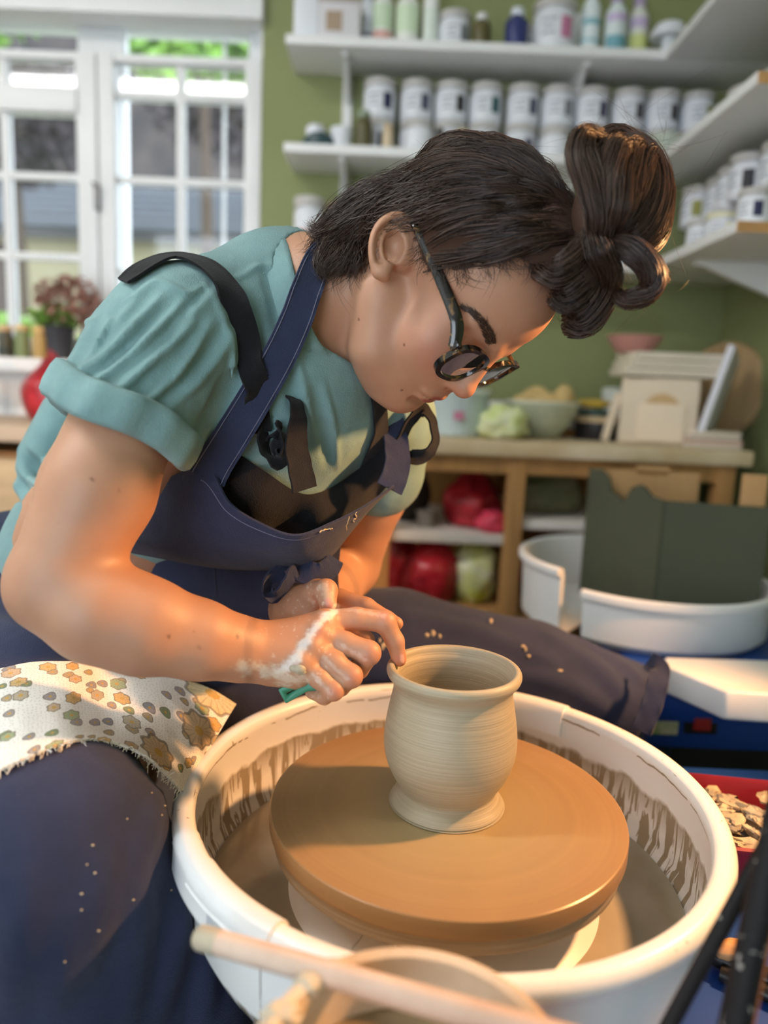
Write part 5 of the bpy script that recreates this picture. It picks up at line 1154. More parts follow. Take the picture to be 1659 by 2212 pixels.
# cuff plane: tilted so that the front edge hangs lower
pa, pb, pc = unp(140, 862, .690), unp(408, 992, .690), unp(250, 902, .605)
cn = np.cross(pb-pa, pc-pa); cn /= np.linalg.norm(cn); cn = cn if cn@sdir > 0 else -cn
def cutter(P):
    d = (P-pa)@cn; r = np.linalg.norm(P-sa-((P-sa)@sdir)[..., None]*sdir, axis=-1); return np.where((r < .13), np.maximum(-d, -.5), 1.0)
so_.append(('s', .002, (cutter, None, None)))
SHIRT = so_
sv, sF = sdf_mesh(SHIRT, .0028, (-.66, .50, .66), (.16, 1.15, 1.13), smooth=1)
shirt = np_mesh('tshirt', sv, sF, M_teal, person)
# rolled cuff: a padded band around the sleeve opening
def ring_on(axis_pt, n, ops, rad0, k=64):
    u = np.cross(n, (0, 0, 1.0)); u /= np.linalg.norm(u); w = np.cross(n, u); out = []
    for t in np.linspace(0, 2*math.pi, k, endpoint=False):
        dr = math.cos(t)*u+math.sin(t)*w; r = rad0
        s = np.linspace(.03, .14, 60); dd = eval_ops(ops, (axis_pt+s[:, None]*dr)[:, None, :])[:, 0]; j = np.argmax(dd > 0) if (dd > 0).any() else 59; out.append(axis_pt+dr*min(max(s[j], .05), .0635))
    return np.array(out)
cc_ = pa+(pb-pa)*.5; cc_ = cc_-cn*((cc_-pa)@cn); ax_p = sa+sdir*(((pa-sa)@cn)/(sdir@cn))
ringp = ring_on(ax_p-cn*.006, cn, base_shirt, .07)
for _ in range(3): ringp = (np.roll(ringp, 1, 0)+ringp*2+np.roll(ringp, -1, 0))/4
rc_ = ringp.mean(0); prof = [(.000, -.020), (.0050, -.018), (.0068, -.010), (.0070, .004), (.0055, .013), (.0015, .017), (-.0050, .015), (-.0065, .004), (-.0060, -.010), (-.003, -.018)]
G = []
for i, p in enumerate(ringp):
    dr = p-rc_; dr = dr-cn*(dr@cn); dr /= np.linalg.norm(dr); wv = .0022*math.sin(i*.55)+.0016*math.sin(i*1.3+1)
    G.append([p+dr*(a+.0015+wv)+cn*(b*.95+.003*math.sin(i*.35)) for a, b in prof])
G = np.array(G+[G[0]]); nu, nv = G.shape[:2]
MB().add(G.reshape(-1, 3), [q[::-1] for q in grid_faces(nu, nv, True)]).build('sleeve_cuff', M_teal, person, auto=80)
# collar rib
colp = cr([unp(596, 514, .785), unp(606, 555, .748), unp(620, 620, .728), (unp(652, 722, .728)), unp(690, 776, .748), unp(735, 806, .785), unp(790, 800, .835), unp(815, 740, .872), unp(775, 650, .885), unp(715, 570, .865), unp(648, 522, .825)], 8, True)
cc0 = colp.mean(0); G = []
nn = np.linalg.svd(colp-cc0)[2][2]
nn = nn if nn@(HT-cc0) > 0 else -nn
for i, p in enumerate(colp):
    dr = p-cc0; dr /= np.linalg.norm(dr); wv = .0007*math.sin(i*2.6)
    G.append([p+dr*a+nn*b for a, b in ((.001, .013), (.0045+wv, .0135), (.0075+wv, .009), (.0100+wv, -.001), (.0125, -.012), (.0070, -.013), (.0035, -.002), (.0010, .006))])
G = np.array(G+[G[0]]); MB().add(G.reshape(-1, 3), grid_faces(len(G), 8, True)).build('collar', M_teal, person, auto=80)

# legs under the apron
lo_ = []
def LU(s, k=0.0): lo_.append(('u', k, s))
rknee = V3(-.268, .585, .550); rhip = V3(-.47, .90, .60)
LU(chain([rhip, V3(-.37, .735, .590), rknee], [.115, .102, .088], .02)); LU(chain([rknee, V3(-.255, .60, .40), V3(-.235, .62, .12)], [.088, .092, .11]), .03)
LU(chain([V3(-.200, .615, .50), V3(-.160, .640, .38), V3(-.135, .65, .15)], [.035, .050, .060]), .05)
LU(ell(J['pel'], (.17, .15, .14)), .06); LU(ell(unp(330, 1330, .93), (.12, .10, .09)), .06); LU(ell(unp(40, 1300, .98), (.09, .10, .12)), .05)
base_leg = list(lo_)
for ln, r in (([(180, 1950), (140, 2060), (110, 2212)], .014), ([(285, 1880), (300, 2000), (285, 2212)], .013), ([(400, 1900), (380, 2050), (340, 2212)], .013), ([(440, 1980), (450, 2100), (440, 2212)], .010), ([(60, 1900), (45, 2050), (20, 2200)], .012),
              ([(30, 1390), (160, 1400), (300, 1400)], .010), ([(10, 1330), (60, 1370), (160, 1385)], .010), ([(350, 1690), (330, 1780), (300, 1850)], .007), ([(15, 1180), (30, 1260), (60, 1330)], .010), ([(230, 1860), (215, 1980), (190, 2100)], .010)):
    LU(ridge(base_leg, ln, r*1.3, r*.8), .014)
lo_.append(('d', 0, ((lambda P: .0022*vnoise(P.reshape(-1, 3), 14, 8, 2).reshape(P.shape[:-1])), None, None)))
lv, lF = sdf_mesh(lo_, .0038, (-.75, .40, .03), (.0, 1.2, .80), smooth=1)
np_mesh('apron_skirt', lv, lF, M_navy, person)
# far leg
fo_ = []
fo_.append(('u', 0, chain([V3(-.30, 1.02, .575), V3(.02, 1.05, .578), V3(.22, 1.06, .545), V3(.385, 1.065, .497)], [.105, .085, .076, .066], .02)))
fo_.append(('u', .05, chain([V3(.0, 1.10, .50), V3(.20, 1.11, .44), V3(.33, 1.10, .42)], [.09, .08, .07])))
basef = list(fo_)
for ln, r in (([(880, 1330), (1050, 1370), (1200, 1430)], .008), ([(1180, 1370), (1280, 1430), (1350, 1500)], .009), ([(1130, 1460), (1230, 1480), (1320, 1540)], .009), ([(1250, 1380), (1340, 1430), (1390, 1470)], .006)): fo_.append(('u', .016, ridge(basef, ln, r, r*.7)))
hemp, hemn = V3(.376, 1.06, .50), np.array((.93, -.05, -.30)); hemn /= np.linalg.norm(hemn)
fo_.append(('i', .004, halfspace(hemp, hemn)))
fo_.append(('d', 0, ((lambda P: .0018*vnoise(P.reshape(-1, 3), 14, 18, 2).reshape(P.shape[:-1])), None, None)))
fv, fF = sdf_mesh(fo_, .0036, (-.45, .90, .30), (.45, 1.25, .72), smooth=1)
np_mesh('apron_panel', fv, fF, M_navy, person)
# right leg panel drawn close to the basin, apron bib, straps, ties, towel
def P3(rows): return np.array([[unp(*p) for p in r] for r in rows])
bibc = P3([[(372, 1030, .765), (446, 1004, .722), (494, 1084, .716), (560, 1129, .712), (640, 1156, .718), (720, 1128, .742), (790, 1092, .772), (850, 1050, .812)],
           [(345, 1075, .765), (425, 1062, .728), (488, 1122, .722), (560, 1158, .720), (640, 1174, .728), (716, 1148, .752), (778, 1114, .782), (818, 1080, .818)],
           [(315, 1120, .768), (402, 1140, .745), (478, 1172, .738), (560, 1190, .738), (640, 1196, .748), (706, 1178, .772), (752, 1148, .800), (785, 1115, .825)],
           [(285, 1165, .785), (388, 1200, .768), (472, 1219, .766), (560, 1224, .770), (636, 1220, .780), (694, 1208, .797), (726, 1188, .815), (748, 1160, .832)],
           [(270, 1190, .830), (385, 1212, .812), (470, 1226, .806), (560, 1230, .806), (634, 1226, .812), (690, 1214, .822), (718, 1196, .832), (735, 1172, .842)]])
G = patch(bibc, 10, 10)
nrmf = vnoise(G.reshape(-1, 3), 22, 33, 2).reshape(G.shape[:2]); edge = np.linspace(0, 1, G.shape[0])[:, None]
toC = CP-G; toC /= np.linalg.norm(toC, axis=2)[..., None]; G = G+toC*(.006*nrmf*np.minimum(edge*6, 1))[..., None]
bib = cloth('apron_bib', G, .0022, M_navy, person)
# hem band along the top edge
e0 = cr(bibc[0], 10); Nn = CP-e0; Nn /= np.linalg.norm(Nn, axis=1)[:, None]
e1 = cr(bibc[1], 10); HG = np.stack([e0+(e1-e0)*t+Nn*(.0022+.0007*(t < .1)+.0007*(t > .5)) for t in (0, .12, .3, .55, .62)], 0)
HG = HG+ (Nn*(.0009*vnoise(e0, 160, 2, 2))[:, None])[None]
cloth('bib_hem', HG, .0016, M_navy, bib)
M_thread = mat('worn_edge_thread', srgb('#6f7088'), .8)
for t_, r_ in ((0.0, .0013), (.56, .0006)):
    ln_ = e0+(e1-e0)*t_+Nn*(.0034 if t_ else .0012); ln_ = ln_+Nn*(.0009*vnoise(e0, 160, 2, 2))[:, None]
    MB().tube(ln_[10:], r_, 6).build('hem_stitch', M_thread if t_ else M_navy, bib)
# clay crust on the hem
for a, b in (((755, 1112), (748, 1142)), ((772, 1104), (765, 1128)), ((690, 1150), (720, 1140))):
    pts = np.array([unp(a[0]+(b[0]-a[0])*t, a[1]+(b[1]-a[1])*t, .752+.0*t) for t in np.linspace(0, 1, 8)]); pts += .003*np.array([[vnoise(p[None], 300, i)[0] for i in range(3)] for p in pts])
    d0 = proj(pts)[:, 2]
    q = proj(pts)[:, :2]; bp_ = proj(G.reshape(-1, 3)); pts = np.array([unp(x, y, bp_[np.argmin(((bp_[:, :2]-(x, y))**2).sum(1)), 2]-.004) for x, y in q])
    MB().tube(pts, .0008, 6).build('clay_crust', mat('dry_clay', srgb('#cdbb9c'), .8), bib)
# navy neck strap (near side) and its far partner
cl = cr([unp(712, 540, .742), unp(690, 560, .722), unp(664, 622, .707), unp(640, 690, .702), unp(604, 768, .702), unp(556, 852, .704), unp(506, 934, .708), unp(462, 1004, .713), unp(446, 1034, .715)], 8)
Nn = CP-cl; Nn /= np.linalg.norm(Nn, axis=1)[:, None]; wd_ = np.interp(np.linspace(0, 1, len(cl)), [0, .15, .5, .85, 1], [.026, .028, .031, .034, .036])
st_ = ribbon('neck_strap', cl, Nn+.15*RT, wd_, .0022, M_navy, person, .0012)
T_ = np.gradient(cl, axis=0); T_ /= np.linalg.norm(T_, axis=1)[:, None]; B_ = np.cross(T_, Nn+.15*RT); B_ /= np.linalg.norm(B_, axis=1)[:, None]
for sg in (-.80, .80): MB().tube(cl+B_*wd_[:, None]/2*sg+Nn*.0022, .00045, 5).build('strap_stitch', M_thread, st_)
cl = cr([unp(812, 800, .90), unp(826, 850, .872), unp(845, 905, .850), unp(857, 960, .836), unp(858, 1010, .822), unp(842, 1056, .812)], 8); Nn = CP-cl; Nn /= np.linalg.norm(Nn, axis=1)[:, None]
ribbon('neck_strap', cl, Nn+.3*RT, np.linspace(.024, .030, len(cl)), .0022, M_navy, person, .001)
# black dungaree below: bib against the chest, shoulder straps, bows
cb = [(420, 1010), (470, 960), (560, 1010), (640, 1062), (690, 1064), (745, 1035), (800, 992), (840, 950)]
row0, n0, h0 = trace(SHIRT, cb, lift=.006); low = [(400, 1130), (450, 1150), (540, 1170), (620, 1185), (690, 1175), (745, 1140), (800, 1090), (835, 1050)]
row1, n1, h1 = trace(SHIRT, low, lift=.006)
d0 = proj(row0)[:, 2]; d1 = np.where(h1, proj(row1)[:, 2], d0); d0 = np.clip(d0, .74, .93); d1 = np.clip(d1, .755, .92)
mid = [((a[0]+b[0])/2, (a[1]+b[1])/2) for a, b in zip(cb, low)]; dm = (d0+d1)/2-.022; d0 = d0-.004; d1 = d1-.012
cloth('dungaree_bib', patch(np.array([[unp(*p, d) for p, d in zip(cb, d0)], [unp(*p, d) for p, d in zip(mid, dm)], [unp(*p, d) for p, d in zip(low, d1)]]), 10, 8), .002, M_blackc, person)
def surf_strap(name, pts, width, m, lift=.004, n=8, wrap=False):
    q = cr(np.array(pts, float), n); P, g, h = trace(SHIRT, q, lift=lift); 
    if wrap: P = np.concatenate([[P[0]+FW*.05-UP*.022, P[0]+FW*.022-UP*.005], P]); g = np.concatenate([[g[0]+FW*.3, g[0]+FW*.15], g])
    for _ in range(4): P[1:-1] = (P[:-2]+2*P[1:-1]+P[2:])/4; g[1:-1] = (g[:-2]+2*g[1:-1]+g[2:])/4
    return ribbon(name, P, g, width, .0024, m, person)
surf_strap('dungaree_strap', [(272, 616), (312, 586), (362, 564), (410, 566), (455, 588), (492, 632), (518, 690), (536, 752), (548, 810), (552, 870), (560, 930)], np.interp(np.linspace(0, 1, 81), [0, .25, .6, 1], [.020, .028, .026, .022]), M_blackc)
surf_strap('dungaree_strap', [(800, 830), (812, 880), (815, 930), (805, 985), (790, 1030)], .026, M_blackc)
def loopband(name, pts, w, m=M_blackc, n=8, nv=None):
    C = cr(np.array([unp(*p) for p in pts]), n); Nn = np.gradient(np.gradient(C, axis=0), axis=0)+1e-6*(CP-C); Nn = (CP-C)/np.linalg.norm(CP-C, axis=1)[:, None]*(nv or .6)+RT*.5
    return ribbon(name, C, Nn, w, .002, m, person, .0006)
# near bow: knot, loop and hanging end
loopband('dungaree_tie', [(612, 846, .735), (638, 868, .720), (644, 905, .716), (640, 960, .716), (648, 1010, .718), (658, 1058, .722)], np.interp(np.linspace(0, 1, 41), [0, .3, .6, 1], [.012, .016, .026, .029]))
loopband('dungaree_tie', [(596, 905, .735), (572, 930, .726), (570, 972, .722), (592, 992, .718), (616, 985, .716), (618, 950, .716), (602, 930, .722), (585, 945, .728)], .021, nv=.2)
MB().add(*blob(unp(612, 968, .730)-np.array((0, 0, .012)), (.013, .010, .013), .2, 91, nu=20, nv=14, flat=False)).build('tie_knot', M_blackc, person)
# far bow at the left shoulder
loopband('dungaree_tie', [(800, 905, .86), (775, 890, .852), (760, 925, .850), (790, 945, .852), (815, 940, .85)], .022, nv=.3)
loopband('dungaree_tie', [(862, 955, .845), (890, 905, .842), (915, 885, .842), (935, 915, .842), (938, 960, .842), (915, 985, .842), (885, 985, .842), (866, 968, .845)], .017, nv=.3)
# waist tie bow of the apron
loopband('waist_tie', [(640, 1228, .79), (612, 1232, .775), (582, 1250, .770), (575, 1280, .768), (596, 1286, .766), (618, 1262, .766), (630, 1240, .770), (640, 1230, .775)], .016, M_navy, nv=.25)
loopband('waist_tie', [(640, 1230, .785), (668, 1238, .780), (694, 1240, .785), (716, 1222, .795), (722, 1205, .80)], .024, M_navy)
# skirt of the apron between bib and lap
sk = P3([[(250, 1175, .86), (360, 1195, .845), (470, 1205, .835), (570, 1210, .835), (650, 1205, .84), (735, 1180, .86)],
         [(230, 1250, .88), (350, 1265, .86), (465, 1275, .845), (570, 1280, .845), (650, 1275, .85), (730, 1250, .875)],
         [(200, 1340, .90), (340, 1345, .885), (460, 1350, .87), (560, 1350, .87), (650, 1345, .88), (740, 1320, .90)],
         [(160, 1410, .90), (330, 1425, .885), (450, 1430, .88), (550, 1430, .90), (650, 1420, .93), (760, 1380, .96)],
         [(150, 1440, .88), (330, 1455, .87), (430, 1480, .87), (520, 1535, .90), (640, 1540, .96), (780, 1470, 1.0)],
         [(150, 1480, .90), (330, 1520, .88), (430, 1560, .89), (530, 1620, .93), (660, 1640, .99), (800, 1560, 1.04)]])
G = patch(sk, 10, 10); toC = CP-G; toC /= np.linalg.norm(toC, axis=2)[..., None]; G = G+toC*(.006*vnoise(G.reshape(-1, 3)*np.array((1.6, 1, .7)), 16, 37, 3).reshape(G.shape[:2]))[..., None]
skf = cloth('apron_front', G, .0022, M_navy, person)
for xs in ((463, 1210, 470, 1330),):
    q = [(xs[0]+(xs[2]-xs[0])*t, xs[1]+(xs[3]-xs[1])*t) for t in np.linspace(0, 1, 10)]; bp_ = proj(G.reshape(-1, 3))
    MB().tube([unp(x, y, bp_[np.argmin(((bp_[:, :2]-(x, y))**2).sum(1)), 2]-.001) for x, y in q], .0014, 6).build('apron_seam', M_navy, skf)
# hem of the far panel
hp = cr([V3(.350, 1.02, .575), V3(.362, .985, .54), V3(.366, .985, .49), V3(.362, .995, .43)], 8)
hq = cr([unp(1402, 1428, 1.045), unp(1424, 1445, 1.02), unp(1420, 1480, 1.0), unp(1405, 1530, .992), unp(1385, 1580, .99)], 8); Nn = CP-hq; Nn /= np.linalg.norm(Nn, axis=1)[:, None]
ribbon('panel_hem', hq, Nn, .026, .004, M_navy, person, .0015)

# floral towel over the near thigh
def towel_mat():
    m = mat('floral_cotton', srgb('#f1efe6'), .85, spec=.2); N, L = nt(m); b = N['Principled BSDF']
    uv = N.new('ShaderNodeUVMap'); uv.uv_map = 'UVMap'
    def vor(sc, rnd=1.0, seed=0.0):
        mp = N.new('ShaderNodeMapping'); mp.inputs['Location'].default_value = (seed, seed*1.7, 0); L.new(uv.outputs[0], mp.inputs[0])
        v = N.new('ShaderNodeTexVoronoi'); v.voronoi_dimensions = '2D'; v.inputs['Scale'].default_value = sc; v.inputs['Randomness'].default_value = rnd; L.new(mp.outputs[0], v.inputs['Vector']); return v, mp
    def M2(op, a, c=None):
        x = N.new('ShaderNodeMath'); x.operation = op
        for i, y in enumerate((a, c)):
            if y is None: continue
            if isinstance(y, (int, float)): x.inputs[i].default_value = y
            else: L.new(y, x.inputs[i])
        return x.outputs[0]
    col = None
    base = N.new('ShaderNodeRGB'); base.outputs[0].default_value = (*srgb('#f3f1ea'), 1); cur = base.outputs[0]
    def over(fac, colr):
        nonlocal cur
        mx = N.new('ShaderNodeMix'); mx.data_type = 'RGBA'; L.new(fac, mx.inputs['Factor']); L.new(cur, mx.inputs['A'])
        if isinstance(colr, tuple): mx.inputs['B'].default_value = (*colr, 1)
        else: L.new(colr, mx.inputs['B'])
        cur = mx.outputs['Result']
    def flowers(sc, seed, r, cols, petals, keep, outline=True):
        v, mp = vor(sc, .85, seed)
        sub = N.new('ShaderNodeVectorMath'); sub.operation = 'SUBTRACT'
        ms = N.new('ShaderNodeVectorMath'); ms.operation = 'SCALE'; L.new(mp.outputs[0], ms.inputs[0]); ms.inputs['Scale'].default_value = 1.0
        L.new(ms.outputs[0], sub.inputs[0]); L.new(v.outputs['Position'], sub.inputs[1])
        sp = N.new('ShaderNodeSeparateXYZ'); L.new(sub.outputs[0], sp.inputs[0])
        ang = M2('ARCTAN2', sp.outputs['Y'], sp.outputs['X']); pet = M2('MULTIPLY', M2('COSINE', M2('MULTIPLY', ang, float(petals))), .09)
        dist = M2('MULTIPLY', v.outputs['Distance'], M2('ADD', 1.0, pet))
        sc_ = N.new('ShaderNodeSeparateColor'); L.new(v.outputs['Color'], sc_.inputs[0])
        on = M2('LESS_THAN', sc_.outputs['Red'], keep); rr = M2('MULTIPLY', M2('ADD', .75, M2('MULTIPLY', sc_.outputs['Green'], .5)), r)
        inside = M2('MULTIPLY', M2('LESS_THAN', dist, rr), on)
        rp = N.new('ShaderNodeValToRGB'); rp.color_ramp.interpolation = 'CONSTANT'; E = rp.color_ramp.elements
        while len(E) < len(cols): E.new(.5)
        for i, c in enumerate(cols): E[i].position = i/len(cols); E[i].color = (*srgb(c), 1)
        L.new(sc_.outputs['Blue'], rp.inputs[0]); over(inside, rp.outputs[0])
        ring = M2('MULTIPLY', M2('LESS_THAN', M2('ABSOLUTE', M2('SUBTRACT', dist, rr)), r*.09), on); over(M2('MULTIPLY', ring, .75), srgb('#7d7468'))
        spoke = M2('MULTIPLY', M2('GREATER_THAN', M2('COSINE', M2('MULTIPLY', ang, float(petals*2))), .82), M2('MULTIPLY', inside, M2('GREATER_THAN', dist, r*.35))); over(M2('MULTIPLY', spoke, .45), srgb('#8a7a5c'))
        ctr = M2('MULTIPLY', M2('LESS_THAN', dist, r*.30), on); over(ctr, srgb('#c9a45e'))
    flowers(5.0, 3.1, .26, ['#9a9aa2', '#b5a78e', '#8d9a78', '#a8a0a0'], 3, .45)
    flowers(3.7, 1.3, .26, ['#d8b27a', '#a9b48f', '#cdb69b', '#dcbb86', '#bdb29d'], 6, .62)
    flowers(1.5, 7.7, .28, ['#c9b48a', '#cfb896', '#d9c9a0'], 8, .45)
    dots, _ = vor(28.0, .6, 4.0); over(M2('MULTIPLY', M2('LESS_THAN', dots.outputs['Distance'], .18), .35), srgb('#8d8878'))
    L.new(cur, b.inputs['Base Color']); return m
tw = [[(-60, 1462, 6), (0, 1446, 6), (70, 1432, 6), (140, 1430, 6), (215, 1430, 6), (285, 1432, 6), (350, 1450, 6), (410, 1472, 6), (460, 1492, 6), (510, 1522, 6)],
      [(-70, 1520, 6), (0, 1500, 6), (70, 1485, 6), (145, 1478, 6), (225, 1478, 6), (300, 1488, 6), (365, 1512, 6), (415, 1540, 6), (448, 1560, 6), (475, 1578, 6)],
      [(-75, 1590, 6), (0, 1565, 6), (75, 1545, 6), (150, 1532, 6), (235, 1532, 6), (310, 1550, 6), (370, 1582, 6), (412, 1608, 6), (435, 1618, 6), (446, 1628, 6)],
      [(-80, 1650, 6), (0, 1622, 6), (75, 1595, 6), (155, 1578, 6), (240, 1582, 6), (315, 1608, 6), (365, 1645, 6), (396, 1672, 6), (410, 1680, 6), (418, 1690, 6)],
      [(-80, 1700, 6), (0, 1664, 6), (75, 1630, 6), (155, 1602, 6), (235, 1602, 6), (310, 1632, 6), (352, 1668, 6), (386, 1702, 6), (398, 1724, 6), (402, 1745, 6)]]
flat = [p[:2] for r in tw for p in r]; Pt, gt, ht = trace(lo_, flat, lift=.005)
Pt = Pt.reshape(5, 10, 3); ht = ht.reshape(5, 10); dd = proj(Pt.reshape(-1, 3))[:, 2].reshape(5, 10)
for i in range(5):
    for j in range(1, 10):
        if not ht[i, j] or dd[i, j] > dd[i, j-1]+.05: dd[i, j] = dd[i, j-1]+.012
dd = np.minimum(dd, .86)
G = patch(np.array([[unp(tw[i][j][0], tw[i][j][1], dd[i, j]-.004) for j in range(10)] for i in range(5)]), 14, 12)
toC = CP-G; toC /= np.linalg.norm(toC, axis=2)[..., None]; nz = vnoise(G.reshape(-1, 3), 26, 61, 3).reshape(G.shape[:2]); G = G+toC*(.004*nz)[..., None]
su = np.concatenate([[0], np.cumsum(np.linalg.norm(np.diff(G.mean(0), axis=0), axis=1))]); sv_ = np.concatenate([[0], np.cumsum(np.linalg.norm(np.diff(G.mean(1), axis=0), axis=1))])
tow = cloth('floral_towel', G, .0024, towel_mat()); UVg = np.stack(np.meshgrid(su*10, sv_*10), -1).reshape(-1, 2); UVg = np.concatenate([UVg, UVg])
me = tow.data; ul = me.uv_layers.new(name='UVMap'); vi = np.zeros(len(me.loops), np.int32); me.loops.foreach_get('vertex_index', vi); ul.data.foreach_set('uv', UVg[vi].astype(np.float32).ravel())
tag(tow, 'white floral print cotton towel draped over the near thigh', 'towel')
# frayed selvedge along the front edge
fe = G[-1]; fr = MB(); g_ = np.random.default_rng(3)
for p in fe[::1]:
    for k in range(3):
        d_ = g_.normal(size=3)*.0016; fr.tube([p, p+d_+np.array((0, -.001, -.001)), p+d_*1.6+np.array((0, -.0025, -.0015))], .00035, 3, caps=False)
fo = fr.build('frayed_edge', mat('white_thread', srgb('#f2f0e8'), .9), tow, smooth=False); fo['kind'] = 'stuff'
# ------------------------------------------------------------------ hair
def hl_of(P): return (np.asarray(P)-HT)@HR
def to_w(L): return HT+np.asarray(L)@HR.T
SC, SR = np.array((0, -.004, .040)), np.array((.0725, .092, .084))       # skull ellipsoid in head space
hair_poly = [(1216, 700), (1196, 640), (1175, 590), (1130, 562), (1075, 560), (1030, 575), (985, 590), (950, 565), (925, 590), (905, 545), (893, 480), (868, 464), (824, 482), (802, 530), (775, 560), (735, 600), (690, 590), (640, 300), (1000, 180), (1420, 240), (1420, 640), (1240, 740)]
def in_hair(W_):
    """hair grows where the near side shows it in the photograph, mirrored to the far side"""
    L = hl_of(W_); L = L.copy(); L[:, 0] = np.abs(L[:, 0]); return inpoly(proj(to_w(L))[:, :2], hair_poly)
def hair_mat(name, rough=.34):
    m = mat(name, (1, 1, 1), rough, attr='Col', spec=.55); return m
M_hair = hair_mat('brown_hair')
cap_ops = [('u', 0, hell(SC, SR+.0065)), ('u', .03, hell((0, .066, .096), (.046, .034, .028))), ('u', .03, hell((0, .030, .118), (.040, .040, .022))), ('u', .03, hell((0, -.075, .02), (.050, .030, .050)))]
cv, cF = sdf_mesh(cap_ops, .0026, HT-.2, HT+.2, smooth=1)
cin = in_hair(cv); cF = cF[cin[cF].all(1)]
used = np.zeros(len(cv), bool); used[cF] = True; rm = np.cumsum(used)-1
HAIR = np.array(srgb('#45332a'))        # one colour for all of the hair
M_cap = mat('hair_base', (1, 1, 1), .9, attr='Col', spec=.05)
hair = np_mesh('hair', cv[used], rm[cF], M_cap, person, np.tile(HAIR, (used.sum(), 1)))
def strands(name, P, r, cols, parent=hair, taper=True):
    """P (n, m, 3) polylines -> 3-sided tubes in one mesh"""
    n, m = P.shape[:2]; T = np.gradient(P, axis=1); T /= np.linalg.norm(T, axis=2)[..., None]+1e-12
    a = np.cross(T, FW); a /= np.linalg.norm(a, axis=2)[..., None]+1e-9; b = np.cross(T, a)
    w = np.ones(m) if not taper else np.interp(np.linspace(0, 1, m), [0, .7, 1], [1, .9, .25]); rr = (np.asarray(r).reshape(-1, 1)*w)[..., None]
    ring = [P+rr*(math.cos(t)*a+math.sin(t)*b) for t in (0, 2.094, 4.189)]; Vv = np.stack(ring, 2).reshape(-1, 3)
    i = np.arange(n)[:, None, None]*m*3+np.arange(m-1)[None, :, None]*3; j = np.arange(3)[None, None, :]; j2 = (j+1) % 3
    F = np.stack([i+j, i+j2, i+3+j2, i+3+j], -1).reshape(-1, 4)
    C = np.repeat(np.broadcast_to(cols[:, None, :] if cols.ndim == 2 else cols, (n, m, 3)).reshape(-1, 3), 3, 0)
    o = np_mesh(name, Vv, F, M_hair, parent, C); o['kind'] = 'stuff'; return o
hg = np.random.default_rng(11)
DK = MD = RD = HAIR
# roots over the cap
u = hg.normal(size=(60000, 3)); u /= np.linalg.norm(u, axis=1)[:, None]
roots = u[in_hair(to_w(SC+u*SR))]; roots = roots[roots[:, 0] > -.75]
BUN = np.array((.006, .042, .150)); bdir = (BUN-SC)/SR; bdir /= np.linalg.norm(bdir)
def slerp(a, b, t):
    w = np.arccos(np.clip((a*b).sum(-1), -1, 1))[..., None]; s = np.sin(w)+1e-6; return (np.sin((1-t)*w)*a[..., None, :].squeeze(-2)+np.sin(t*w)*b)/s
def flow(rt, m, ends):
    t = np.linspace(0, 1, m); out = np.stack([slerp(rt, ends, x) for x in t], 1); return out/np.linalg.norm(out, axis=2)[..., None]
def puff(D):
    """how far the hair stands off the skull, by direction"""
    p = .0065+.026*np.exp(-(((D-np.array((0, .62, .76)))/np.array((.75, .34, .34)))**2).sum(-1))+.008*np.exp(-(((D-np.array((.2, -.9, .1)))/.45)**2).sum(-1)); return p
NS, m = 7500, 15
rt = roots[hg.integers(0, len(roots), NS)]; rt = rt+hg.normal(size=rt.shape)*.01; rt /= np.linalg.norm(rt, axis=1)[:, None]
nc = 240; ctr = rt[:nc]; cid = np.argmin(((rt[:, None]-ctr[None])**2).sum(-1), 1)
cend = bdir+hg.normal(size=(nc, 3))*.06; cend /= np.linalg.norm(cend, axis=1)[:, None]
own = flow(rt, m, cend[cid]); cen = flow(ctr, m, cend)[cid]; t = np.linspace(0, 1, m)[None, :, None]
D = cen*(.72*t**.6)+own*(1-.72*t**.6); D /= np.linalg.norm(D, axis=2)[..., None]
ph = hg.uniform(0, 6.28, nc)[cid][:, None]; amp = hg.uniform(.2, 1, nc)[cid][:, None]
side = np.cross(D, bdir); side /= np.linalg.norm(side, axis=2)[..., None]+1e-6
tt = np.linspace(0, 1, m)[None]; wave = (np.sin(tt*7+ph)*amp*.034+np.cumsum(hg.normal(size=(NS, m)), 1)*.0028)*np.sin(tt*math.pi)
D = D+side*wave[..., None]; D /= np.linalg.norm(D, axis=2)[..., None]
hgt = puff(D)*np.minimum(1, .25+tt*4)+.0035*np.sin(tt*5+ph*2)*amp*np.sin(tt*math.pi)+hg.normal(size=(NS, 1))*.0022+.002+.004*np.sin(tt*9+ph*3)*(hg.uniform(0, 1, nc)[cid][:, None]>.6)*np.sin(tt*math.pi)
P = to_w(SC+D*(SR+hgt[..., None]))
cl = MD*np.where(hg.uniform(size=(NS, 1)) < .12, 2.3, 1.0)*hg.uniform(.4, 1.25, (NS, 1))*hg.uniform(.7, 1.25, nc)[cid][:, None]
strands('scalp_strand', P, hg.uniform(.00022, .00048, NS), cl)
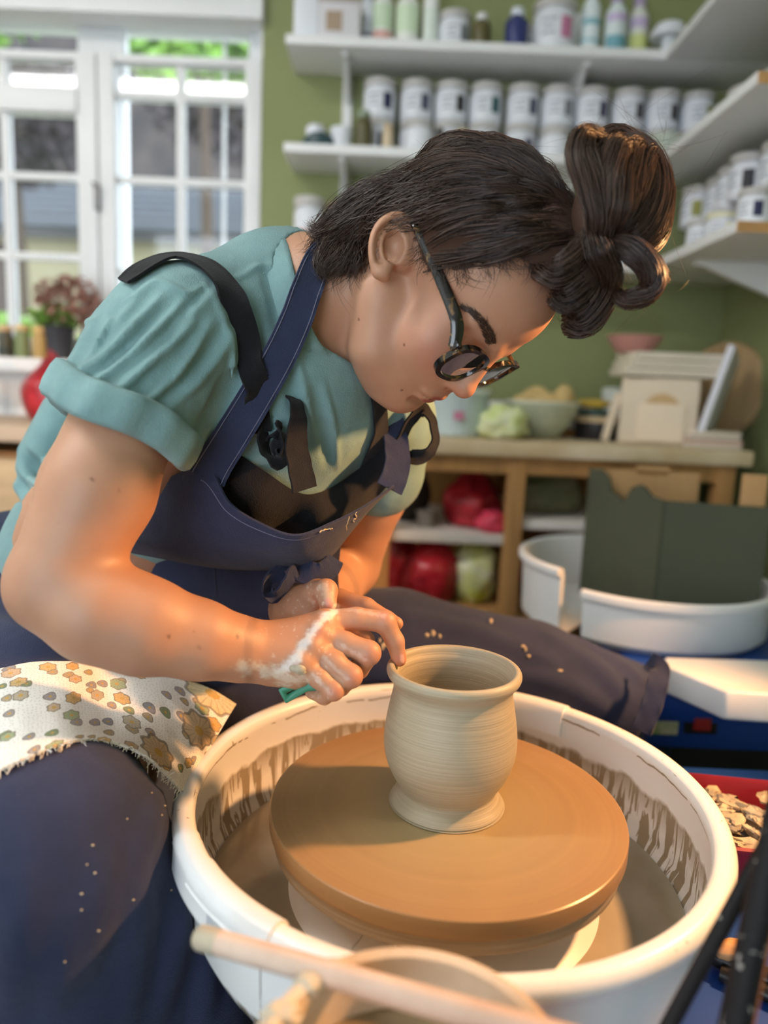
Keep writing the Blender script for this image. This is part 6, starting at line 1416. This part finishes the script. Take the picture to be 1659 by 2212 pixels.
# back of the head: loose layer falling towards the nape with flicked ends
nb_ = 1300; base = roots[(roots[:, 1] < -.05) & (roots[:, 2] < .75)]; rt = base[hg.integers(0, len(base), nb_)]; m2 = 13
st = to_w(SC+rt*(SR+.008)); tip = np.array([unp(x, y, d) for x, y, d in zip(hg.uniform(688, 760, nb_), hg.uniform(440, 590, nb_), hg.uniform(.69, .78, nb_))])
k_ = hg.uniform(.25, .8, nb_)[:, None]; tip = st+(tip-st)*k_; L = np.linalg.norm(tip-st, axis=1)[:, None]
outw = (st-to_w(SC)); outw /= np.linalg.norm(outw, axis=1)[:, None]; c1 = st+(tip-st)*.4+outw*L*.16; c2 = st+(tip-st)*.8+outw*L*.10-UP*L*.06; tip = tip+UP*L*hg.uniform(-.12, .18, (nb_, 1))
s_ = np.linspace(0, 1, m2)[None, :, None]; P = (1-s_)**3*st[:, None]+3*s_*(1-s_)**2*c1[:, None]+3*s_*s_*(1-s_)*c2[:, None]+s_**3*tip[:, None]
P = P+(np.cumsum(hg.normal(size=(nb_, m2, 3)), 1)*.0006)
strands('nape_strand', P, hg.uniform(.00018, .00040, nb_), DK*hg.uniform(.7, 1.4, (nb_, 1)))
# short tufts at the nape, behind the ear and along the hairline
def tuft(n, pxs, dpt, direc, length, curl, r=(.00016, .0003), spread=8):
    i = hg.integers(0, len(pxs), n); q = np.array(pxs)[i]+hg.normal(size=(n, 2))*spread; dd = np.array(dpt)[i]
    s0 = np.array([unp(x, y, d) for (x, y), d in zip(q, dd)]); dr = np.array([RT*a-UP*b for a, b in direc])[i]; dr = dr+hg.normal(size=(n, 3))*.22; dr /= np.linalg.norm(dr, axis=1)[:, None]
    ln = hg.uniform(.5, 1.2, (n, 1))*length; pe = np.cross(dr, FW)*hg.normal(size=(n, 1))*curl; t = np.linspace(0, 1, 9)[None, :, None]
    P = s0[:, None]+dr[:, None]*ln[:, None]*t+pe[:, None]*ln[:, None]*t*t; return P, hg.uniform(*r, n), DK*hg.uniform(.7, 1.5, (n, 1))
hs, hg_, hh = trace(BODY_OPS, [(700, 575), (730, 590), (760, 575), (785, 560), (745, 560), (712, 560)]); dep = proj(hs)[:, 2]-.006
strands('nape_tuft', *tuft(220, [(705, 560), (730, 585), (760, 578), (785, 560), (745, 560), (712, 552)], dep, [(-.8, -.3), (-.6, .5), (-.2, .7), (-.3, .6), (-.7, -.2), (-.9, -.1)], .022, .8, (.00010, .0002), spread=9))
fl = [(945, 560), (960, 556), (1000, 578), (1045, 570), (1090, 558), (1140, 562), (1185, 598), (1205, 655), (918, 545), (905, 520)]
hs, hg_, hh = trace(BODY_OPS, fl); dep = proj(hs)[:, 2]-.004
strands('hairline_tuft', *tuft(420, fl, dep, [(.1, .9), (.3, .8), (.1, .9), (.3, .8), (.4, .7), (.4, .7), (.5, .6), (.6, .5), (-.1, .9), (.1, .9)], .016, .7, (.00010, .00022), 10))
# curl hanging in front of the ear down to the cheek, and the fringe roll over the forehead
def lock(pts, rad, n, col, m=22, twist=1.2, r=(.0003, .0005), wob=.0012):
    C = cr(np.array([unp(*p) for p in pts]), 8); s = np.linspace(0, len(C)-1, m); C = np.stack([np.interp(s, np.arange(len(C)), C[:, i]) for i in range(3)], 1)
    T = np.gradient(C, axis=0); T /= np.linalg.norm(T, axis=1)[:, None]; a = np.cross(T, FW); a /= np.linalg.norm(a, axis=1)[:, None]; b = np.cross(T, a)
    R = np.interp(np.linspace(0, 1, m), np.linspace(0, 1, len(rad)), rad); th = hg.uniform(0, 6.28, n)[:, None]+np.linspace(0, twist, m)[None]; q = np.sqrt(hg.uniform(.05, 1, n))[:, None]*R[None]
    P = C[None]+q[..., None]*(np.cos(th)[..., None]*a[None]+np.sin(th)[..., None]*b[None]*.8)+np.cumsum(hg.normal(size=(n, m, 3)), 1)*wob*.25
    return P, hg.uniform(*r, n), col*hg.uniform(.35, 1.5, (n, 1))
def locks(name, L, parent=hair):
    A = [lock(*l) for l in L]; strands(name, np.concatenate([a[0] for a in A]), np.concatenate([a[1] for a in A]), np.concatenate([a[2] for a in A]), parent)
BD = float(proj(to_w(np.array((.01, .035, .17))))[0, 2]); print('bun depth', BD)
fd = float(proj(to_w(np.array((.02, .085, .11))))[0, 2])
locks('fringe_lock', [([(1228, 700, fd+.012), (1262, 690, fd-.004), (1290, 640, fd-.012), (1295, 580, fd-.014), (1285, 520, BD-.012)], [.012, .016, .017, .014, .008], 330, MD),
                      ([(1205, 640, fd+.0), (1230, 640, fd-.018), (1262, 600, fd-.024), (1278, 545, BD-.018)], [.012, .016, .014, .008], 260, MD),
                      ([(1240, 715, fd+.03), (1275, 670, fd+.02), (1305, 600, fd+.01), (1300, 530, BD)], [.010, .016, .015, .009], 240, RD),
                      ([(1160, 585, fd-.012), (1200, 590, fd-.03), (1240, 560, fd-.034), (1275, 510, BD-.02)], [.008, .012, .012, .007], 160, MD)])
NL = []
for pts, rad, n_ in (([(850, 405), (790, 445), (740, 500), (702, 545)], [.010, .012, .011, .003], 260), ([(795, 455), (782, 500), (760, 545), (738, 588)], [.008, .010, .010, .004], 240), ([(872, 395), (790, 420), (725, 465), (690, 500), (672, 490)], [.012, .013, .009, .005, .002], 200),
                     ([(792, 480), (782, 530), (774, 562), (768, 588)], [.006, .007, .006, .003], 130), ([(820, 425), (762, 485), (718, 530), (690, 572), (700, 600)], [.010, .011, .009, .005, .002], 190), ([(795, 450), (760, 525), (732, 560), (705, 590)], [.008, .011, .009, .003], 190), ([(800, 440), (730, 490), (690, 520), (668, 545)], [.008, .008, .006, .002], 120)):
    tp, tn_, th = trace(BODY_OPS, pts); dz = np.where(th, proj(tp)[:, 2], np.nan); last = .70; dd_ = []
    for v_ in dz: last = v_ if not np.isnan(v_) else last+.008; dd_.append(last-.007)
    NL.append(([(x, y, d) for (x, y), d in zip(pts, dd_)], rad, n_, DK, 20, .8, (.00018, .00038), .003))
locks('nape_lock', NL)
# the bun: fan of looping locks, a loose loop and tail
R_ = HAIR
B = []
def bp_(x, y, d): return (x, y, BD+d)
B.append(([bp_(1290, 545, -.012), bp_(1300, 480, -.030), bp_(1282, 405, -.034), bp_(1256, 340, -.026), bp_(1262, 296, -.014), bp_(1298, 300, 0)], [.007, .013, .014, .013, .010, .007], 330, R_))
for k in range(13):
    f_ = k/12; x1 = 1300+f_*105; dz = -.032+.05*abs(f_-.35)+hg.uniform(-.008, .008); top = 300+60*max(0, f_-.45)+hg.uniform(-10, 10)
    B.append(([bp_(1305+10*f_, 520, -.012), bp_(1312+65*f_, 450, dz-.006), bp_(x1, 375, dz-.004), bp_(min(x1+14, 1410), top+20, dz+.012), bp_(min(x1+26, 1418), top+45, dz+.03)], [.007, .011, .012, .010, .007], 120, R_))
B.append(([bp_(1330, 535, -.010), bp_(1385, 520, -.020), bp_(1418, 460, -.020), bp_(1424, 390, -.012), bp_(1400, 325, .0), bp_(1360, 296, .012)], [.008, .012, .012, .012, .010, .007], 260, R_))
B.append(([bp_(1318, 540, -.005), bp_(1370, 530, .0), bp_(1410, 500, .01), bp_(1420, 420, .02), bp_(1390, 330, .03), bp_(1330, 300, .03)], [.008, .013, .014, .014, .013, .008], 240, R_))
B.append(([bp_(1270, 440, .02), bp_(1290, 360, .028), bp_(1320, 310, .03), bp_(1360, 330, .03), bp_(1370, 420, .03), bp_(1330, 510, .02)], [.01, .016, .018, .018, .018, .012], 260, R_))
B.append(([bp_(1322, 525, -.020), bp_(1365, 540, -.026), bp_(1402, 575, -.026), bp_(1412, 615, -.022), bp_(1388, 640, -.016), bp_(1350, 648, -.012), bp_(1328, 632, -.008)], [.008, .012, .011, .010, .009, .008, .004], 300, R_))
B.append(([bp_(1350, 530, -.018), bp_(1400, 550, -.018), bp_(1428, 585, -.012), bp_(1442, 606, -.006)], [.006, .006, .004, .001], 70, R_))
B.append(([bp_(1270, 500, -.020), bp_(1292, 540, -.030), bp_(1318, 590, -.020), bp_(1322, 640, -.006)], [.008, .012, .011, .005], 170, R_))
bun = np_mesh('bun_core', *sdf_mesh([('u', 0, ell(unp(1335, 430, BD+.004), (.030, .028, .040))), ('u', .02, ell(unp(1300, 480, BD), (.026, .028, .034)))], .004, unp(1335, 430, BD)-.08, unp(1335, 430, BD)+.08), M_hair, hair, None)
a = bun.data.attributes.new('Col', 'FLOAT_COLOR', 'POINT'); a.data.foreach_set('color', np.tile(np.array((*HAIR, 1), np.float32), (len(bun.data.vertices), 1)).ravel())
locks('bun_lock', B)
# flyaway hairs
n = 420; L0 = hg.normal(size=(n, 3)); L0 /= np.linalg.norm(L0, axis=1)[:, None]; L0 = L0[in_hair(to_w(SC+L0*SR))]; n = len(L0); s0 = to_w(SC+L0*(SR+.008)); ow = (s0-to_w(SC)); ow /= np.linalg.norm(ow, axis=1)[:, None]
fdv = to_w(BUN)-s0; fdv /= np.linalg.norm(fdv, axis=1)[:, None]; t = np.linspace(0, 1, 10)[None, :, None]; ln = hg.uniform(.02, .055, (n, 1, 1))
P = s0[:, None]+ln*(t*(fdv*.8+ow*.45)[:, None]+t*t*(ow*hg.uniform(-.6, .3, (n, 1))+hg.normal(size=(n, 3))*.3)[:, None])
strands('flyaway_hair', P, np.full(n, .00011), MD*hg.uniform(.7, 1.6, (n, 1)))
pts = np.array([unp(x, y, BD+d) for x, y, d in zip(hg.uniform(1250, 1440, 170), hg.uniform(285, 650, 170), hg.uniform(-.02, .02, 170))]); ce = unp(1335, 450, BD); ow = pts-ce; ow /= np.linalg.norm(ow, axis=1)[:, None]; tg = np.cross(ow, FW)
P = pts[:, None]+.030*(t*(ow*.5+tg*hg.normal(size=(170, 1)))[:, None]+t*t*hg.normal(size=(170, 1, 3))*.35); strands('flyaway_hair', P, np.full(170, .00011), R_*hg.uniform(.7, 1.5, (170, 1)))
# eyebrow
bl_ = cr(np.array([(1002, 664), (1022, 676), (1042, 696), (1056, 722), (1064, 746)], float), 30); n = 520; i = hg.integers(0, len(bl_), n); f_ = i/len(bl_); wd2 = np.interp(f_, [0, .3, .8, 1], [2, 6, 11, 8])
tg = np.gradient(bl_, axis=0); tg /= np.linalg.norm(tg, axis=1)[:, None]; nr = np.stack([-tg[:, 1], tg[:, 0]], 1); q = bl_[i]+nr[i]*(hg.uniform(-1, 1, n)*wd2)[:, None]
s0, g0, hh = trace(BODY_OPS, q); e0, g1, h2 = trace(BODY_OPS, q-tg[i]*hg.uniform(8, 15, (n, 1))+nr[i]*hg.normal(size=(n, 1))*3); ok = hh & h2 & (np.linalg.norm(e0-s0, axis=1) < .02)
s0, e0, g0 = s0[ok], e0[ok], g0[ok]; P = np.stack([s0-g0*.0005, (s0+e0)/2+g0*.0016, e0+g0*.0006], 1); strands('eyebrow', P, np.full(len(P), .00026), DK*hg.uniform(.8, 1.3, (len(P), 1)), person)
# ------------------------------------------------------------------ glasses, necklace, tool in the hand
def tortoise():
    m = mat('tortoiseshell', srgb('#1a1310'), .14, spec=.6, coat=.4); N, L = nt(m); b = N['Principled BSDF']
    tc = N.new('ShaderNodeTexCoord'); n = N.new('ShaderNodeTexNoise'); n.inputs['Scale'].default_value = 95; n.inputs['Detail'].default_value = 2; n.inputs['Distortion'].default_value = 1; L.new(tc.outputs['Object'], n.inputs['Vector'])
    r = N.new('ShaderNodeValToRGB'); E = r.color_ramp.elements; E[0].position = .56; E[0].color = (*srgb('#15110f'), 1); E[1].position = .70; E[1].color = (*srgb('#7a5a2e'), 1); L.new(n.outputs['Fac'], r.inputs[0]); L.new(r.outputs[0], b.inputs['Base Color']); return m
M_tort = tortoise(); M_lens = glassmat('spectacle_lens', (.97, .95, .98), .0, 1.5, .03)
gl = empty('eyeglasses', hw(0, .10, 0), 'tortoiseshell framed glasses worn by the person', 'glasses')
def gw(x, y, z): return hw(x, y, z-.004)
def lens_outline(s, k=1.0, n=56):
    """rounded, slightly keyhole lens shape; x,z in the plane of the front"""
    o = []
    for t in np.linspace(0, 2*math.pi, n, endpoint=False):
        c, d = math.cos(t), math.sin(t); e = 2.6; rx, rz = .0245, .0195
        x = rx*math.copysign(abs(c)**(2/e), c); z = rz*math.copysign(abs(d)**(2/e), d); z += .0018*(x/rx) if z > 0 else 0
        o.append((s*(.0345+x*k), z*k))
    return o
def fy(x): return .1035-.9*x*x*1.6
for s in (1, -1):
    fr = []; outer = lens_outline(s, 1.20); inner = lens_outline(s, .98); n = len(outer)
    v = [gw(x, fy(x)+d, z) for d in (.0026, -.0026) for ring in (outer, inner) for x, z in ring]
    f = []
    for j in range(n):
        k = (j+1) % n; f += [(j, k, n+k, n+j), (2*n+k, 2*n+j, 3*n+j, 3*n+k), (k, j, 2*n+j, 2*n+k), (n+j, n+k, 3*n+k, 3*n+j)]
    if s < 0: f = [q[::-1] for q in f]
    MB().add(v, f).build('rim', M_tort, gl, auto=40)
    inn = lens_outline(s, 1.0); v = [gw(x, fy(x)+.0008-.3*((x-s*.0345)**2+z*z), z) for x, z in inn]+[gw(s*.0345, fy(.0345)+.0008, 0)]
    q = [(j, (j+1) % n, n) for j in range(n)]; MB().add(v, q if s > 0 else [x[::-1] for x in q]).build('lens', M_lens, gl)
    MB().box(gw(s*.0655, .0945, .0125), (.010, .008, .010), .002, Matrix(HR.tolist())).build('end_piece', M_tort, gl)
    MB().tube([gw(s*.0095, .100, -.006), gw(s*.0085, .095, -.010)], [.0022, .0034], 8).build('nose_pad', M_tort, gl)
MB().tube(cr([gw(.0105, .1025, .004), gw(.005, .1045, .0075), gw(-.005, .1045, .0075), gw(-.0105, .1025, .004)], 6), .0026, 10).build('bridge', M_tort, gl)
# near temple: from the hinge to the top of the ear, as drawn in the photograph
ta = [gw(.068, .095, .0125), unp(985, 690, 0), unp(950, 600, 0), unp(918, 525, 0), unp(898, 488, 0), unp(880, 478, 0)]
hd_ = float(proj(gw(.068, .095, .0125))[0, 2]); sd_, _, _ = trace(BODY_OPS, [(985, 690), (950, 600), (918, 525), (900, 492)]); sdp = proj(sd_)[:, 2]
ta = [gw(.068, .096, .0125), unp(986, 692, min(hd_, sdp[0])-.004), unp(951, 602, sdp[1]-.006), unp(919, 527, sdp[2]-.006), unp(900, 490, sdp[3]-.005), unp(888, 470, sdp[3]+.004)]
C = cr(np.array(ta), 6); T_ = np.gradient(C, axis=0); T_ /= np.linalg.norm(T_, axis=1)[:, None]; Nn = np.tile(-FW, (len(C), 1))
Bn = np.cross(T_, Nn); Bn /= np.linalg.norm(Bn, axis=1)[:, None]; N2 = np.cross(Bn, T_); w = np.interp(np.linspace(0, 1, len(C)), [0, .15, .6, 1], [.0055, .0060, .0048, .004]); G = []
for i in range(len(C)): G.append([C[i]+Bn[i]*w[i]*a+N2[i]*.0019*b for a, b in ((1, .4), (.7, 1), (-.7, 1), (-1, .4), (-1, -.6), (-.7, -1), (.7, -1), (1, -.6))])
G = np.array(G); k = 8; f = grid_faces(len(G), k, True)+[tuple(range(k)), tuple((len(G)-1)*k+j for j in range(k))]; MB().add(G.reshape(-1, 3), f).build('temple', M_tort, gl, auto=50)
G2 = cr(np.array([gw(-.068, .096, .0125), hw(-.072, .05, .006), hw(-.077, .0, .006), hw(-.076, -.012, -.004)]), 6); MB().tube(G2, .0028, 8).build('temple', M_tort, gl)
for dx in (0, .004): MB().lathe([(0, 0), (.0009, 0), (.0007, .0006), (0, .0007)], gw(.0665, .0995, .0115+dx*0)+HR[:, 0]*(-dx), 8).build('rivet', mat('gold', srgb('#c9a560'), .25, 1), gl)
# fine chain at the neck
q = cr(np.array([(664, 640), (668, 690), (674, 730), (680, 765), (700, 795)], float), 8); P_, g_, h_ = trace(BODY_OPS, q, lift=.0012)
P_ = P_[h_]; tag(MB().tube(P_, .00055, 6, caps=True).build('necklace', mat('gold', srgb('#c9a560'), .25, 1)), 'fine gold necklace chain on the persons neck', 'necklace')
# green plastic rib held under the hand
M_grn = mat('green_plastic', srgb('#2c8468'), .38); tl = empty('rib_tool', unp(640, 1495, .70), 'green plastic potters rib held under the near hand', 'tool')
cs = [(600, 1490), (648, 1462), (700, 1470), (690, 1492), (664, 1494), (617, 1521)]
b = bmesh.new(); dpt = .690; top = [b.verts.new(unp(x, y, dpt)) for x, y in cs]; bot = [b.verts.new(unp(x, y, dpt)+FW*.008) for x, y in cs]
b.faces.new(top[::-1]); b.faces.new(bot)
for j in range(6): b.faces.new((top[j], top[(j+1) % 6], bot[(j+1) % 6], bot[j]))
bmesh.ops.recalc_face_normals(b, faces=b.faces[:]); bmesh.ops.bevel(b, geom=b.edges[:], offset=.0012, segments=2, profile=.5, affect='EDGES'); rb_ = MB().bm(b).build('rib_body', M_grn, tl)
ca, cb_ = unp(620, 1499, dpt), unp(656, 1480, dpt); dx_ = (cb_-ca)/np.linalg.norm(cb_-ca); dy_ = np.cross(FW, dx_); dy_ /= np.linalg.norm(dy_)
b = bmesh.new(); qv = [b.verts.new(p+dy_*w_*.0008+FW*z_) for z_ in (-.006, .016) for p, w_ in ((ca, -1), (cb_, -1), (cb_, 1), (ca, 1))]
for f_ in ((0, 1, 2, 3), (7, 6, 5, 4), (0, 4, 5, 1), (1, 5, 6, 2), (2, 6, 7, 3), (3, 7, 4, 0)): b.faces.new([qv[k] for k in f_])
bmesh.ops.recalc_face_normals(b, faces=b.faces[:]); ct_ = MB().bm(b).build('rib_cutter', M_grn)
md_ = rb_.modifiers.new('slot', 'BOOLEAN'); md_.operation = 'DIFFERENCE'; md_.object = ct_; bpy.context.view_layer.update()
nm_ = bpy.data.meshes.new_from_object(rb_.evaluated_get(bpy.context.evaluated_depsgraph_get())); rb_.modifiers.clear(); rb_.data = nm_; bpy.data.objects.remove(ct_)
# lumps of clay on the hand edge and flecks on the apron
for px, py, r in ((646, 1450, .0048), (634, 1448, .0036), (652, 1455, .0030)):
    s0, g0, h0 = trace(BODY_OPS, [(px, py)]); o = MB().add(*blob(s0[0]-g0[0]*r*.3-np.array((0, 0, r*.7)), (r*1.3, r, r), .15, int(px), nu=16, nv=12, flat=False, crease=.05)).build('clay_blob', mat('grey_clay_blob', srgb('#b3ad98'), .45), body)
fo = MB(); gq = random.Random(4); spots = [(328, 1712), (356, 1740), (350, 1760), (275, 1768), (398, 1766), (388, 1812), (403, 1815), (405, 1840), (188, 1867), (205, 1885), (176, 1930), (176, 1965), (288, 1943), (213, 2010), (140, 2077), (370, 1922), (200, 1825)]
Ps, gs, hs = trace(lo_, spots); 
for p, g_, h_ in zip(Ps, gs, hs):
    if h_: fo.add(*blob(p-np.array((0, 0, .001)), (.0012*gq.uniform(.5, 1.3), .0008, .0007), .2, gq.randint(0, 99), nu=8, nv=6, flat=False))
o = fo.build('clay_fleck', mat('dry_clay', srgb('#cdbb9c'), .8), person); o['kind'] = 'stuff'
fo = MB(); spots = [(1135, 1405), (1142, 1418), (1130, 1396), (1210, 1448), (935, 1372), (922, 1374), (950, 1376), (1060, 1345), (820, 1385), (832, 1395), (826, 1402), (840, 1388), (845, 1400)]; Ps, gs, hs = trace(fo_, spots)
for p, g_, h_ in zip(Ps, gs, hs):
    if h_: fo.add(*blob(p-np.array((0, 0, .002)), (.0038*gq.uniform(.4, 1.2), .002, .0032*gq.uniform(.5, 1.5)), .3, gq.randint(0, 99), nu=10, nv=8, flat=False))
o = fo.build('clay_splash', mat('dry_clay', srgb('#cdbb9c'), .8), person); o['kind'] = 'stuff'

# stool the person sits on
stl = empty('stool', (-.46, .95, 0), 'low round wooden stool under the seated person', 'stool')
MB().lathe([(0, .395), (.15, .395), (.165, .402), (.165, .425), (.155, .435), (0, .435)], (-.46, .95, 0), 40).build('stool_seat', M_wood, stl)
for k in range(4):
    a = math.pi/4+k*math.pi/2; MB().tube([(-.46+.10*math.cos(a), .95+.10*math.sin(a), .398), (-.46+.17*math.cos(a), .95+.17*math.sin(a), 0)], .016, 10).build('stool_leg', M_wood, stl)
